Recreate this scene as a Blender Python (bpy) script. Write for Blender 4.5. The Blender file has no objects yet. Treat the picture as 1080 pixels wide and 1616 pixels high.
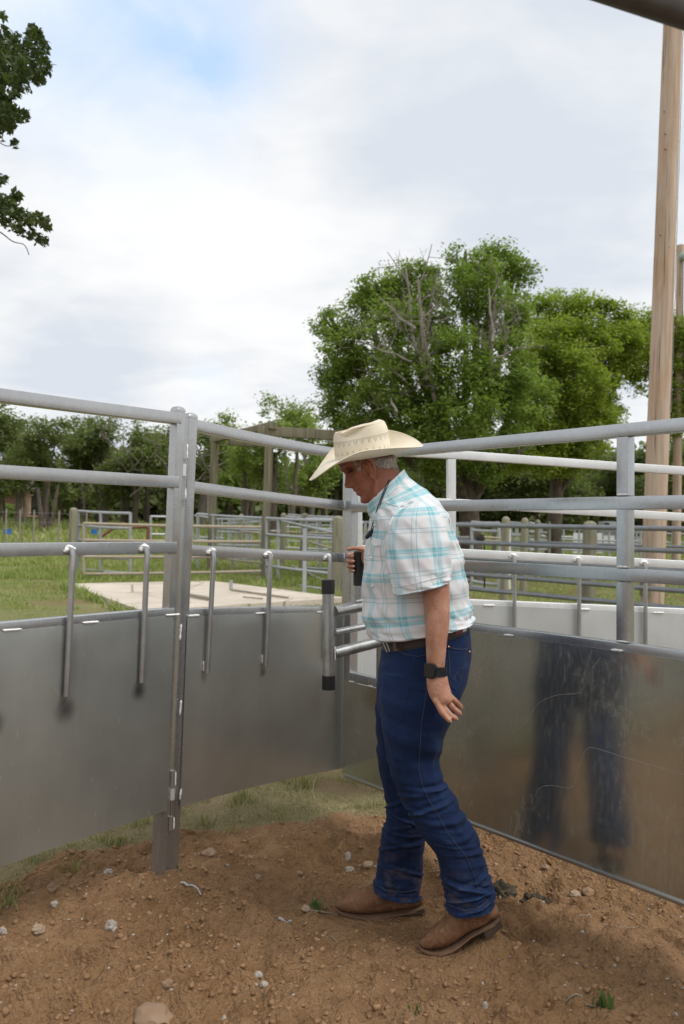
import bpy, bmesh, math, random
import numpy as np
from mathutils import Vector, Matrix, noise
from mathutils.bvhtree import BVHTree

random.seed(11)
RNG = np.random.default_rng(11)
scene = bpy.context.scene
COL = scene.collection
PI = math.pi
rad = math.radians

# ------------------------------------------------------------------ camera
CAM = Vector((0.0, 0.0, 1.37))
FPX = 1260.0                       # focal length in photo pixels (28 mm on a 24 mm wide frame)
ROLL, PITCH = rad(1.4), math.atan(21 / 1260)
_f = Vector((0, math.cos(PITCH), math.sin(PITCH)))
_r0, _u0 = Vector((1, 0, 0)), Vector((0, -math.sin(PITCH), math.cos(PITCH)))
_r = _r0 * math.cos(ROLL) + _u0 * math.sin(ROLL)
_u = _u0 * math.cos(ROLL) - _r0 * math.sin(ROLL)


def ray(px, py):
    return _f + _r * ((px - 540) / FPX) + _u * ((808 - py) / FPX)


def at(px, py, Y):
    d = ray(px, py)
    return CAM + d * (Y / d.y)


def on_ground(px, py, z=0.0):
    d = ray(px, py)
    return CAM + d * ((z - CAM.z) / d.z)


def proj(p):
    q = Vector(p) - CAM
    w = q.dot(_f)
    return 540 + FPX * q.dot(_r) / w, 808 - FPX * q.dot(_u) / w


cam_d = bpy.data.cameras.new('camera')
cam_o = bpy.data.objects.new('camera', cam_d)
COL.objects.link(cam_o)
m3 = Matrix((_r, _u, -_f)).transposed()
cam_o.matrix_world = Matrix.Translation(CAM) @ m3.to_4x4()
cam_d.sensor_fit = 'HORIZONTAL'
cam_d.sensor_width = 24.0
cam_d.lens = 28.0
cam_d.clip_start = 0.05
cam_d.clip_end = 3000
cam_d.dof.use_dof = True
cam_d.dof.focus_distance = 2.75
cam_d.dof.aperture_fstop = 4.5
scene.camera = cam_o

scene.render.engine = 'CYCLES'
scene.cycles.use_denoising = True
scene.cycles.max_bounces = 8
scene.cycles.transparent_max_bounces = 8
scene.view_settings.view_transform = 'Standard'
scene.view_settings.look = 'None'
scene.view_settings.exposure = 0.15
scene.view_settings.gamma = 1.0


# ------------------------------------------------------------------ node helpers
class NT:
    def __init__(self, tree):
        self.t = tree
        tree.nodes.clear()

    def n(self, kind, **kw):
        nd = self.t.nodes.new(kind)
        ins = kw.pop('ins', {})
        for k, v in kw.items():
            setattr(nd, k, v)
        for k, v in ins.items():
            if isinstance(v, bpy.types.NodeSocket):
                self.t.links.new(v, nd.inputs[k])
            else:
                nd.inputs[k].default_value = v
        return nd

    def math(self, op, a, b=0.0, c=0.0):
        nd = self.n('ShaderNodeMath', operation=op, ins={0: a, 1: b})
        if op in ('MULTIPLY_ADD', 'SMOOTH_MIN', 'WRAP', 'COMPARE'):
            if isinstance(c, bpy.types.NodeSocket):
                self.t.links.new(c, nd.inputs[2])
            else:
                nd.inputs[2].default_value = c
        return nd.outputs[0]

    def ramp(self, fac, stops, mode='LINEAR'):
        nd = self.n('ShaderNodeValToRGB', ins={0: fac})
        r = nd.color_ramp
        r.interpolation = mode
        while len(r.elements) > 1:
            r.elements.remove(r.elements[-1])
        first = True
        for p, c in stops:
            if not isinstance(c, (tuple, list)):
                c = (c, c, c, 1)
            if len(c) == 3:
                c = (*c, 1)
            if first:
                e = r.elements[0]
                e.position = p
                first = False
            else:
                e = r.elements.new(p)
            e.color = c
        return nd.outputs[0]

    def mix(self, fac, a, b, blend='MIX'):
        nd = self.n('ShaderNodeMix', data_type='RGBA', blend_type=blend)
        for k, v in ((0, fac), (6, a), (7, b)):
            if isinstance(v, bpy.types.NodeSocket):
                self.t.links.new(v, nd.inputs[k])
            elif k == 0:
                nd.inputs[k].default_value = v
            else:
                nd.inputs[k].default_value = (*v, 1) if len(v) == 3 else v
        return nd.outputs[2]

    def noise(self, vec, scale, detail=4, rough=0.55, dist=0.0):
        nd = self.n('ShaderNodeTexNoise', ins={'Vector': vec, 'Scale': scale, 'Detail': detail, 'Roughness': rough, 'Distortion': dist})
        return nd.outputs[0]

    def mapping(self, vec, scale=(1, 1, 1), loc=(0, 0, 0), rot=(0, 0, 0)):
        return self.n('ShaderNodeMapping', ins={'Vector': vec, 'Scale': scale, 'Location': loc, 'Rotation': rot}).outputs[0]

    def bump(self, h, strength=0.3, dist=0.01):
        return self.n('ShaderNodeBump', ins={'Height': h, 'Strength': strength, 'Distance': dist}).outputs[0]


MATS = {}


def new_mat(name):
    m = bpy.data.materials.new(name)
    m.use_nodes = True
    nt = NT(m.node_tree)
    bs = nt.n('ShaderNodeBsdfPrincipled')
    out = nt.n('ShaderNodeOutputMaterial', ins={0: bs.outputs[0]})
    co = nt.n('ShaderNodeTexCoord')
    MATS[name] = m
    return m, nt, bs, co, out


def setb(nt, bs, **kw):
    names = dict(color='Base Color', rough='Roughness', metal='Metallic', normal='Normal', spec='Specular IOR Level',
                 sss='Subsurface Weight', sheen='Sheen Weight', coat='Coat Weight', aniso='Anisotropic')
    for k, v in kw.items():
        s = bs.inputs[names[k]]
        if isinstance(v, bpy.types.NodeSocket):
            nt.t.links.new(v, s)
        elif k == 'color':
            s.default_value = (*v, 1) if len(v) == 3 else v
        else:
            s.default_value = v


def simple(name, c0, c1, scale=20, rough=0.6, metal=0.0, bump=0.2, bscale=None, stretch=(1, 1, 1), dist=0.004, rrange=0.12):
    m, nt, bs, co, out = new_mat(name)
    v = nt.mapping(co.outputs['Object'], stretch)
    f = nt.noise(v, scale, 5)
    f2 = nt.ramp(f, [(0.3, 0.0), (0.7, 1.0)])
    setb(nt, bs, color=nt.mix(f2, c0, c1), metal=metal)
    rr = nt.math('MULTIPLY_ADD', f, rrange * 2, rough - rrange)
    setb(nt, bs, rough=rr)
    if bump:
        b = nt.noise(v, bscale or scale * 3, 4)
        setb(nt, bs, normal=nt.bump(b, bump, dist))
    return m


# ------------------------------------------------------------------ mesh helpers
def V(*a):
    return Vector(a)


class MB:
    """collects geometry (world coordinates) for ONE mesh object"""

    def __init__(self):
        self.v, self.f, self.uv, self.mi = [], [], {}, []
        self.sharp = False

    def add(self, verts, faces, uvs=None, mi=0):
        o = len(self.v)
        self.v.extend([tuple(p) for p in verts])
        for f in faces:
            self.f.append(tuple(i + o for i in f))
            self.mi.append(mi)
        if uvs is not None:
            for i, t in enumerate(uvs):
                self.uv[o + i] = t

    def box(self, c, ax, ay, az, mi=0):
        c, ax, ay, az = Vector(c), Vector(ax), Vector(ay), Vector(az)
        vs = [c + ax * sx + ay * sy + az * sz for sx in (-1, 1) for sy in (-1, 1) for sz in (-1, 1)]
        if ax.cross(ay).dot(az) < 0:
            fs = [(0, 2, 3, 1), (4, 5, 7, 6), (0, 1, 5, 4), (2, 6, 7, 3), (0, 4, 6, 2), (1, 3, 7, 5)]
        else:
            fs = [(0, 1, 3, 2), (4, 6, 7, 5), (0, 4, 5, 1), (2, 3, 7, 6), (0, 2, 6, 4), (1, 5, 7, 3)]
        self.add(vs, fs, None, mi)

    def sweep(self, pts, prof, up=(0, 0, 1), caps=True, scale=None, mi=0):
        """sweep a closed 2D profile along points; profile x = sideways, y = up"""
        self.sharp = True
        pts = [Vector(p) for p in pts]
        up = Vector(up)
        n, k = len(pts), len(prof)
        vs = []
        for i, p in enumerate(pts):
            t = (pts[min(i + 1, n - 1)] - pts[max(i - 1, 0)]).normalized()
            s = t.cross(up)
            if s.length < 1e-4:
                s = t.cross(Vector((0, 1, 0.01)))
            s.normalize()
            u = s.cross(t).normalized()
            sc = scale[i] if scale is not None else 1.0
            for a, b in prof:
                vs.append(p + s * (a * sc) + u * (b * sc))
        fs = []
        for i in range(n - 1):
            for j in range(k):
                a, b = i * k + j, i * k + (j + 1) % k
                fs.append((a, b, b + k, a + k))
        if caps:
            fs.append(tuple(range(k - 1, -1, -1)))
            fs.append(tuple((n - 1) * k + j for j in range(k)))
        self.add(vs, fs, None, mi)

    def tube(self, pts, r, n=12, caps=True, mi=0):
        if not isinstance(r, (list, tuple)):
            r = [r] * len(pts)
        prof = [(math.cos(2 * PI * j / n), math.sin(2 * PI * j / n)) for j in range(n)]
        # parallel transport frame
        pts = [Vector(p) for p in pts]
        m = len(pts)
        t0 = (pts[1] - pts[0]).normalized()
        s = t0.orthogonal().normalized()
        vs = []
        for i, p in enumerate(pts):
            t = (pts[min(i + 1, m - 1)] - pts[max(i - 1, 0)]).normalized()
            s = (s - t * s.dot(t))
            s = s.normalized() if s.length > 1e-6 else t.orthogonal().normalized()
            u = t.cross(s)
            for a, b in prof:
                vs.append(p + (s * a + u * b) * r[i])
        fs = []
        for i in range(m - 1):
            for j in range(n):
                a, b = i * n + j, i * n + (j + 1) % n
                fs.append((a, b, b + n, a + n))
        if caps:
            fs.append(tuple(range(n - 1, -1, -1)))
            fs.append(tuple((m - 1) * n + j for j in range(n)))
        self.add(vs, fs, None, mi)

    def ball(self, c, rx, ry=None, rz=None, M=None, nu=16, nv=10, jitter=0.0, seed=0, mi=0):
        ry = rx if ry is None else ry
        rz = rx if rz is None else rz
        c = Vector(c)
        vs, fs = [], []
        for i in range(nv + 1):
            th = PI * i / nv
            for j in range(nu):
                ph = 2 * PI * j / nu
                d = Vector((math.sin(th) * math.cos(ph), math.sin(th) * math.sin(ph), math.cos(th)))
                k = 1.0
                if jitter:
                    k += jitter * (noise.noise(d * 1.3 + Vector((seed * 7.1, seed * 3.3, 0))) + 0.5 * noise.noise(d * 3.1 + Vector((seed, 5, 1))))
                q = Vector((d.x * rx * k, d.y * ry * k, d.z * rz * k))
                if M is not None:
                    q = M @ q
                vs.append(c + q)
        for i in range(nv):
            for j in range(nu):
                a, b = i * nu + j, i * nu + (j + 1) % nu
                fs.append((a, a + nu, b + nu, b))
        self.add(vs, fs, None, mi)

    def build(self, name, mats, parent=None, smooth=True, origin=None, angle=35):
        me = bpy.data.meshes.new(name)
        r = parent
        while r is not None and r.parent is not None:
            r = r.parent
        off = Vector(r.location) if r is not None else (Vector(origin) if origin is not None else Vector((0, 0, 0)))
        arr = np.array(self.v, dtype=np.float64) - np.array(off)
        me.from_pydata(arr.tolist(), [], self.f)
        mats = mats if isinstance(mats, (list, tuple)) else [mats]
        for m in mats:
            me.materials.append(MATS[m] if isinstance(m, str) else m)
        if any(self.mi):
            me.polygons.foreach_set('material_index', self.mi)
        if self.uv:
            lay = me.uv_layers.new(name='UVMap')
            idx = np.zeros(len(me.loops), dtype=np.int32)
            me.loops.foreach_get('vertex_index', idx)
            table = np.zeros((len(self.v), 2), dtype=np.float32)
            for i, t in self.uv.items():
                table[i] = t
            lay.data.foreach_set('uv', table[idx].ravel())
        if smooth:
            me.polygons.foreach_set('use_smooth', [True] * len(me.polygons))
            if angle is not None:
                me.set_sharp_from_angle(angle=rad(24 if self.sharp else angle))
        me.update()
        o = bpy.data.objects.new(name, me)
        COL.objects.link(o)
        if parent is not None:
            o.parent = parent
        elif origin is not None:
            o.location = off
        return o


def fast(name, verts, faces, mat, parent=None, smooth=False, origin=(0, 0, 0)):
    """big numpy mesh; faces (n, k) all of one size"""
    me = bpy.data.meshes.new(name)
    r = parent
    while r is not None and r.parent is not None:
        r = r.parent
    off = np.array(r.location if r is not None else origin, dtype=np.float64)
    verts = (np.asarray(verts, dtype=np.float64) - off).astype(np.float32)
    nf, k = faces.shape
    me.vertices.add(len(verts))
    me.vertices.foreach_set('co', verts.ravel())
    me.loops.add(nf * k)
    me.loops.foreach_set('vertex_index', faces.astype(np.int32).ravel())
    me.polygons.add(nf)
    me.polygons.foreach_set('loop_start', np.arange(0, nf * k, k, dtype=np.int32))
    me.polygons.foreach_set('loop_total', np.full(nf, k, dtype=np.int32))
    if smooth:
        me.polygons.foreach_set('use_smooth', np.ones(nf, dtype=bool))
    me.update(calc_edges=True)
    me.materials.append(MATS[mat])
    o = bpy.data.objects.new(name, me)
    COL.objects.link(o)
    if parent is not None:
        o.parent = parent
    else:
        o.location = off
    return o


def tag(o, label=None, cat=None, group=None, kind=None):
    for k, v in (('label', label), ('category', cat), ('group', group), ('kind', kind)):
        if v:
            o[k] = v
    return o


def empty(name, loc, label, cat, group=None):
    o = bpy.data.objects.new(name, None)
    o.empty_display_size = 0.1
    o.location = loc
    COL.objects.link(o)
    return tag(o, label, cat, group)


def rsq(w, h, c=0.006):
    """rounded rectangle profile"""
    a, b = w / 2, h / 2
    out = []
    for sx, sy in ((1, -1), (1, 1), (-1, 1), (-1, -1)):
        cx, cy = sx * (a - c), sy * (b - c)
        st = {(1, -1): -90, (1, 1): 0, (-1, 1): 90, (-1, -1): 180}[(sx, sy)]
        for k in range(4):
            t = rad(st + 30 * k)
            out.append((cx + c * math.cos(t), cy + c * math.sin(t)))
    return out


# ------------------------------------------------------------------ numpy noise
_perm = RNG.permutation(512)
_perm = np.concatenate([_perm, _perm, _perm])
_gr = RNG.normal(size=(512, 2))
_gr /= np.linalg.norm(_gr, axis=1)[:, None]


def pn(x, y):
    x, y = np.asarray(x, float), np.asarray(y, float)
    xi, yi = np.floor(x).astype(int), np.floor(y).astype(int)
    xf, yf = x - xi, y - yi
    u, v = xf * xf * xf * (xf * (xf * 6 - 15) + 10), yf * yf * yf * (yf * (yf * 6 - 15) + 10)

    def g(ix, iy, dx, dy):
        h = _perm[(ix & 511) + _perm[iy & 511]] & 511
        return _gr[h, 0] * dx + _gr[h, 1] * dy
    a = g(xi, yi, xf, yf) * (1 - u) + g(xi + 1, yi, xf - 1, yf) * u
    b = g(xi, yi + 1, xf, yf - 1) * (1 - u) + g(xi + 1, yi + 1, xf - 1, yf - 1) * u
    return (a * (1 - v) + b * v) * 1.4


def fbm(x, y, o=4, g=0.5):
    s, a = 0, 1.0
    for i in range(o):
        s = s + a * pn(x * 2 ** i + 17.3 * i, y * 2 ** i - 9.1 * i)
        a *= g
    return s


def sstep(a, b, x):
    t = np.clip((np.asarray(x, float) - a) / (b - a), 0, 1)
    return t * t * (3 - 2 * t)


# ------------------------------------------------------------------ terrain functions
DIRT_PTS = [on_ground(px, py) for px, py in ((-500, 1560), (-150, 1440), (0, 1398), (120, 1345), (240, 1322), (300, 1312), (420, 1300), (600, 1284), (800, 1275), (1000, 1270))]
DX = np.array([p.x for p in DIRT_PTS] + [6.0])
DY = np.array([p.y for p in DIRT_PTS] + [4.6])


def dirt_mask(x, y):
    edge = np.interp(x, DX, DY, left=1.6, right=4.0)
    d = edge - y + 0.16 * fbm(x * 2.2, y * 2.2, 3)
    back = np.sqrt((x - 0.6) ** 2 + (y - 0.6) ** 2)
    return sstep(-0.10, 0.14, d) * (1 - sstep(5.0, 6.5, back))


FEET = []     # filled with (x, y, z, r): flat spots under boots


def gh(x, y):
    x, y = np.asarray(x, float), np.asarray(y, float)
    d = dirt_mask(x, y)
    h = 0.018 * fbm(x * 1.6, y * 1.6, 2)
    h = h + d * (0.024 * fbm(x * 4.0 + 5, y * 4.0, 3) + 0.015 * fbm(x * 12, y * 12 + 3, 4, 0.6))
    lump = np.abs(pn(x * 11 + 40, y * 11)) * np.abs(pn(x * 5 + 9, y * 5 + 2))
    h = h + d * 0.010 * (np.abs(pn(x * 19 + 7, y * 19)) - .3) + d * 0.006 * np.abs(pn(x * 41, y * 41 + 3)) + d * 0.095 * lump + d * 0.018 * np.clip(pn(x * 8 + 3, y * 8) - .25, 0, 1) * (1 + pn(x * 30, y * 30))
    h = h + (1 - d) * 0.012 * fbm(x * 6, y * 6, 3)
    # little heap at the foot of the hinge posts
    h = h + 0.035 * np.exp(-(((x + 0.66) / 0.22) ** 2 + ((y - 2.95) / 0.18) ** 2))
    # dug hole behind the man
    h = h - 0.07 * np.exp(-(((x - 0.74) / 0.13) ** 2 + ((y - 3.07) / 0.07) ** 2))
    h = h - 0.03 * np.exp(-(((x - 0.60) / 0.10) ** 2 + ((y - 2.72) / 0.06) ** 2))
    h = h - 0.02 * np.exp(-(((x + 0.02) / 0.2) ** 2 + ((y - 3.25) / 0.10) ** 2))
    far = np.sqrt(x * x + y * y)
    h = h + 1.15 * sstep(26, 66, y) + 0.25 * fbm(x * 0.03, y * 0.03, 2) * sstep(30, 80, far) + 6.0 * sstep(110, 420, far)
    for fx, fy, fz, fr in FEET:
        w = np.exp(-(((x - fx) ** 2 + (y - fy) ** 2) / fr ** 2) ** 1.5)
        h = h * (1 - w) + fz * w
    return h


def g1(x, y):
    return float(gh(np.array([x]), np.array([y]))[0])
# ground under the boots
for fpx, fpy, fY, fr_ in ((690, 1502, 2.60, .13), (740, 1494, 2.60, .10), (570, 1443, 2.835, .14), (640, 1440, 2.835, .12), (778, 1476, 2.60, .07)):
    _q = at(fpx, fpy, fY)
    FEET.append((_q.x, _q.y, _q.z, fr_))
# ------------------------------------------------------------------ world: overcast sky with one blue gap, and a weak sun behind cloud
SUN_EL, SUN_AZ = rad(58), rad(118)      # azimuth measured from +Y towards +X
w = bpy.data.worlds.new('World')
scene.world = w
w.use_nodes = True
nt = NT(w.node_tree)
sky = nt.n('ShaderNodeTexSky', sky_type='NISHITA')
sky.sun_disc = False
sky.sun_elevation = SUN_EL
sky.sun_rotation = SUN_AZ
sky.air_density, sky.dust_density = 1.0, 1.5
tc = nt.n('ShaderNodeTexCoord')
d = tc.outputs['Generated']
sep = nt.n('ShaderNodeSeparateXYZ', ins={0: d})
zz = nt.math('ADD', nt.math('MAXIMUM', sep.outputs[2], 0.0), 0.22)
pl = nt.n('ShaderNodeCombineXYZ', ins={0: nt.math('DIVIDE', sep.outputs[0], zz), 1: nt.math('DIVIDE', sep.outputs[1], zz), 2: 0.37})
n1 = nt.noise(nt.mapping(pl.outputs[0], (1.0, 1.5, 1), (0.7, 0.2, 0)), 1.35, 5, 0.45, 0.25)
n2 = nt.noise(nt.mapping(pl.outputs[0], (1.0, 1.9, 1), (3.1, 5.2, 0)), 2.0, 5, 0.5, 0.2)


def lobe(px, py, k):
    g = ray(px, py).normalized()
    dp = nt.n('ShaderNodeVectorMath', operation='DOT_PRODUCT', ins={0: d, 1: g}).outputs['Value']
    # exp(-k(1-dot))
    return nt.math('POWER', 2.71828, nt.math('MULTIPLY', nt.math('SUBTRACT', dp, 1.0), k))


# thin places in the cloud sheet
gap = nt.math('ADD', nt.math('MULTIPLY', lobe(345, 115, 1300), 0.46), nt.math('MULTIPLY', lobe(285, 70, 700), 0.42))
gap = nt.math('ADD', gap, nt.math('MULTIPLY', lobe(180, 0, 90), 0.62))
gap = nt.math('ADD', gap, nt.math('MULTIPLY', lobe(330, 600, 1500), 0.22))
n3 = nt.noise(nt.mapping(pl.outputs[0], (1.6, 1.6, 1), (2.3, 8.1, 0)), 3.0, 6, 0.55, 0.4)
gap = nt.math('MULTIPLY', gap, nt.math('MULTIPLY_ADD', n3, 2.0, 0.0))
gapf = nt.ramp(gap, [(0.05, 0.0), (0.45, 0.36), (1.0, 0.72)])
dark = nt.math('ADD', nt.math('MULTIPLY', lobe(560, 60, 70), 0.60), nt.math('MULTIPLY', lobe(20, 480, 130), 0.42))
dark = nt.math('ADD', dark, nt.math('MULTIPLY', lobe(900, 430, 110), 0.50))
dark = nt.math('ADD', dark, nt.math('MULTIPLY', lobe(160, 590, 220), 0.42))
dark = nt.math('ADD', dark, nt.math('MULTIPLY', lobe(1000, 80, 90), 0.22))
dark = nt.math('SUBTRACT', dark, nt.math('MULTIPLY', lobe(330, 290, 70), 0.40))
dark = nt.math('ADD', dark, nt.math('MULTIPLY_ADD', n1, 1.7, -0.62))
dark = nt.math('ADD', dark, nt.math('MULTIPLY_ADD', n2, 1.1, -0.55))
dark = nt.math('ADD', dark, nt.math('MULTIPLY_ADD', n3, 0.9, -0.45))
cloud = nt.ramp(dark, [(0.0, (8.75, 8.8, 8.85)), (0.32, (8.0, 8.12, 8.28)), (0.9, (6.2, 6.65, 7.3))])
# the ramp clamps to 1 in the UI only; colours above 1 are kept
blue = nt.n('ShaderNodeVectorMath', operation='MULTIPLY_ADD', ins={0: sky.outputs[0], 1: (0.7, 0.7, 0.7), 2: (2.7, 4.5, 7.2)}).outputs[0]
full = nt.mix(gapf, cloud, blue)
bg = nt.n('ShaderNodeBackground', ins={0: full, 1: 0.105})
nt.n('ShaderNodeOutputWorld', ins={0: bg.outputs[0]})

sd = bpy.data.lights.new('sun', 'SUN')
sd.energy = 2.0
sd.angle = rad(28)
sd.color = (1.0, 0.955, 0.89)
so = bpy.data.objects.new('sun', sd)
COL.objects.link(so)
sv = Vector((math.sin(SUN_AZ) * math.cos(SUN_EL), math.cos(SUN_AZ) * math.cos(SUN_EL), math.sin(SUN_EL)))
so.location = (4, -3, 8)
so.rotation_euler = sv.to_track_quat('Z', 'Y').to_euler()

# ------------------------------------------------------------------ materials


def metal_bar(name, base, rough, scale=8, streak=(1, 1, 1), var=0.075, metal=0.9):
    m, nt, bs, co, out = new_mat(name)
    o = co.outputs['Object']
    f = nt.noise(nt.mapping(o, streak), scale, 5, 0.6)
    f2 = nt.noise(o, scale * 9, 3)
    ff = nt.math('MULTIPLY_ADD', f2, 0.35, nt.math('MULTIPLY', f, 0.65))
    lo = tuple(c * (1 - var * 2) for c in base)
    hi = tuple(min(1, c * (1 + var)) for c in base)
    setb(nt, bs, color=nt.mix(nt.ramp(ff, [(0.3, 0), (0.7, 1)]), lo, hi), metal=metal,
         rough=nt.math('MULTIPLY_ADD', f, 0.22, rough - 0.11), normal=nt.bump(f2, 0.03, 0.002))
    return m


metal_bar('rail_metal', (0.46, 0.468, 0.475), 0.27, 6, metal=0.8)
metal_bar('gate_rail_metal', (0.45, 0.475, 0.50), 0.28, 6, metal=0.85)
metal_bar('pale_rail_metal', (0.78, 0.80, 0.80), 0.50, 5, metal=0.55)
metal_bar('rod_metal', (0.46, 0.46, 0.46), 0.36, 10)
metal_bar('pipe_metal', (0.52, 0.53, 0.53), 0.42, 12, var=0.2)
metal_bar('corral_galvanized', (0.47, 0.495, 0.52), 0.5, 9, metal=0.6, var=0.15)
metal_bar('corral_dark_pipe', (0.25, 0.27, 0.30), 0.5, 9, metal=0.6, var=0.15)
simple('corral_beige_pipe', (0.33, 0.27, 0.20), (0.42, 0.36, 0.28), 10, 0.6)
simple('weld', (0.85, 0.85, 0.84), (0.95, 0.95, 0.94), 90, 0.45, 0.25, 0.6, 220)
simple('black_rubber', (0.010, 0.010, 0.011), (0.018, 0.018, 0.019), 30, 0.55, 0, 0.25, 300)
simple('brown_pipe', (0.055, 0.048, 0.042), (0.085, 0.072, 0.06), 14, 0.45, 0.4)
simple('rust_steel', (0.16, 0.06, 0.035), (0.24, 0.10, 0.06), 14, 0.75)
simple('white_paint', (0.62, 0.63, 0.63), (0.72, 0.72, 0.71), 5, 0.45)
simple('grey_paint', (0.28, 0.31, 0.33), (0.36, 0.38, 0.40), 5, 0.5)
simple('blue_plastic', (0.03, 0.16, 0.55), (0.04, 0.20, 0.62), 5, 0.4)
simple('dark_glass', (0.02, 0.022, 0.025), (0.03, 0.032, 0.035), 5, 0.15, 0, 0)
simple('insulator_green', (0.25, 0.32, 0.28), (0.33, 0.38, 0.34), 5, 0.4)


def plate_mat(name, base, rough, stain=None, stains=(), metal=1.0, wave=0.5, streak=0.08):
    """brushed sheet metal; stains: list of (world point, radius m, colour) soft patches mixed into the base colour"""
    m, nt, bs, co, out = new_mat(name)
    geo = nt.n('ShaderNodeNewGeometry')
    p = geo.outputs['Position']
    brush = nt.noise(nt.mapping(p, (70, 70, 1.2)), 1.0, 4, 0.6)
    cloudy = nt.noise(nt.mapping(p, (1, 1, 0.8)), 3.2, 4, 0.5)
    speck = nt.noise(nt.mapping(p, (90, 90, 30)), 1.0, 2)
    c = nt.mix(nt.ramp(cloudy, [(0.3, 0), (0.72, 1)]), tuple(x * 0.84 for x in base), tuple(x * 1.10 for x in base))
    c = nt.mix(nt.math('MULTIPLY', nt.ramp(brush, [(0.45, 0), (0.75, 1)]), streak), c, tuple(min(1, x * 1.35) for x in base))
    c = nt.mix(nt.ramp(speck, [(0.70, 0.0), (0.76, 0.35)]), c, (0.85, 0.85, 0.84))
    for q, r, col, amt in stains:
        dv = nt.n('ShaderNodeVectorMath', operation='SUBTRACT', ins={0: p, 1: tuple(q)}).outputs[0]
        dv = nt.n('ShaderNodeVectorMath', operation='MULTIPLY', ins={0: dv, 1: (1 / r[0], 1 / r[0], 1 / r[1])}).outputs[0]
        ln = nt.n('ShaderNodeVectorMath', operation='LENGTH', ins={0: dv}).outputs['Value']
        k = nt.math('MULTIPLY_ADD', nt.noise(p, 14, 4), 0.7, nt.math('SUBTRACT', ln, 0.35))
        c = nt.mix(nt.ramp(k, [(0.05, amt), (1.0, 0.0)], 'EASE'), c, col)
    if stain:
        sn = nt.noise(nt.mapping(p, (2.0, 2.0, 2.4), (stain[1], 0.3, 0.7)), 2.2, 6, 0.7)
        fine = nt.noise(nt.mapping(p, (60, 60, 22)), 1.0, 3, 0.7)
        k = nt.math('MULTIPLY', nt.ramp(sn, [(0.53, 0), (0.68, 1)]), nt.ramp(fine, [(0.40, 0.0), (0.68, 1)]))
        c = nt.mix(nt.math('MULTIPLY', k, stain[2]), c, stain[0])
        dust = nt.noise(nt.mapping(p, (70, 70, 22)), 1.0, 5, 0.7)
        dk = nt.math('MULTIPLY', nt.ramp(dust, [(0.48, 0.0), (0.72, 1.0)]), nt.ramp(cloudy, [(0.35, 0.25), (0.65, 1.0)]))
        c = nt.mix(nt.math('MULTIPLY', dk, 0.3), c, (0.40, 0.36, 0.26))
        metal = nt.math('SUBTRACT', metal, nt.math('MULTIPLY', nt.math('MAXIMUM', nt.math('MULTIPLY', dk, 0.5), k), 0.5))
    rr = nt.math('MULTIPLY_ADD', cloudy, 0.16, rough - 0.08)
    rr = nt.math('MULTIPLY_ADD', brush, 0.03, rr)
    wv = nt.noise(nt.mapping(p, (1, 1, 0.7)), 2.6, 2, 0.4)
    bmp = nt.bump(wv, wave, 0.02)
    b2 = nt.n('ShaderNodeBump', ins={'Height': brush, 'Strength': 0.025, 'Distance': 0.001, 'Normal': bmp}).outputs[0]
    setb(nt, bs, color=c, metal=metal, rough=rr, normal=b2)
    return m


def wood(name, c0, c1, c2, grain=1.0, rough=0.85):
    m, nt, bs, co, out = new_mat(name)
    o = co.outputs['Object']
    g = nt.noise(nt.mapping(o, (22 * grain, 22 * grain, 0.9)), 1.0, 6, 0.65, 0.4)
    big = nt.noise(nt.mapping(o, (3, 3, 0.7)), 1.0, 4, 0.6, 0.3)
    crack = nt.noise(nt.mapping(o, (34 * grain, 34 * grain, 0.55), (3, 1, 0)), 1.0, 3, 0.5, 0.2)
    c = nt.mix(nt.ramp(g, [(0.3, 0), (0.7, 1)]), c0, c1)
    c = nt.mix(nt.math('MULTIPLY', nt.ramp(big, [(0.5, 0), (0.7, 1)]), 0.75), c, c2)
    ck = nt.ramp(crack, [(0.345, 1), (0.39, 0)])
    c = nt.mix(nt.math('MULTIPLY', ck, 0.75), c, tuple(x * 0.25 for x in c0))
    h = nt.math('SUBTRACT', nt.math('MULTIPLY', g, 0.6), ck)
    setb(nt, bs, color=c, rough=rough, spec=0.2, normal=nt.bump(h, 0.45, 0.008))
    return m


wood('pole_wood', (0.38, 0.285, 0.215), (0.58, 0.465, 0.37), (0.44, 0.255, 0.145))
wood('post_wood', (0.19, 0.185, 0.13), (0.33, 0.31, 0.235), (0.22, 0.23, 0.13), 1.3)
wood('timber_wood', (0.16, 0.145, 0.10), (0.27, 0.25, 0.18), (0.20, 0.20, 0.11), 1.0)
simple('bark', (0.055, 0.043, 0.032), (0.15, 0.12, 0.095), 9, 0.95, 0, 0.9, 22, (1, 1, 0.35), 0.05)
simple('pale_bark', (0.13, 0.11, 0.09), (0.27, 0.24, 0.20), 9, 0.95, 0, 0.7, 22, (1, 1, 0.35), 0.03)
simple('dead_wood', (0.15, 0.135, 0.115), (0.27, 0.245, 0.21), 6, 0.95, 0, 0.4)


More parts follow.
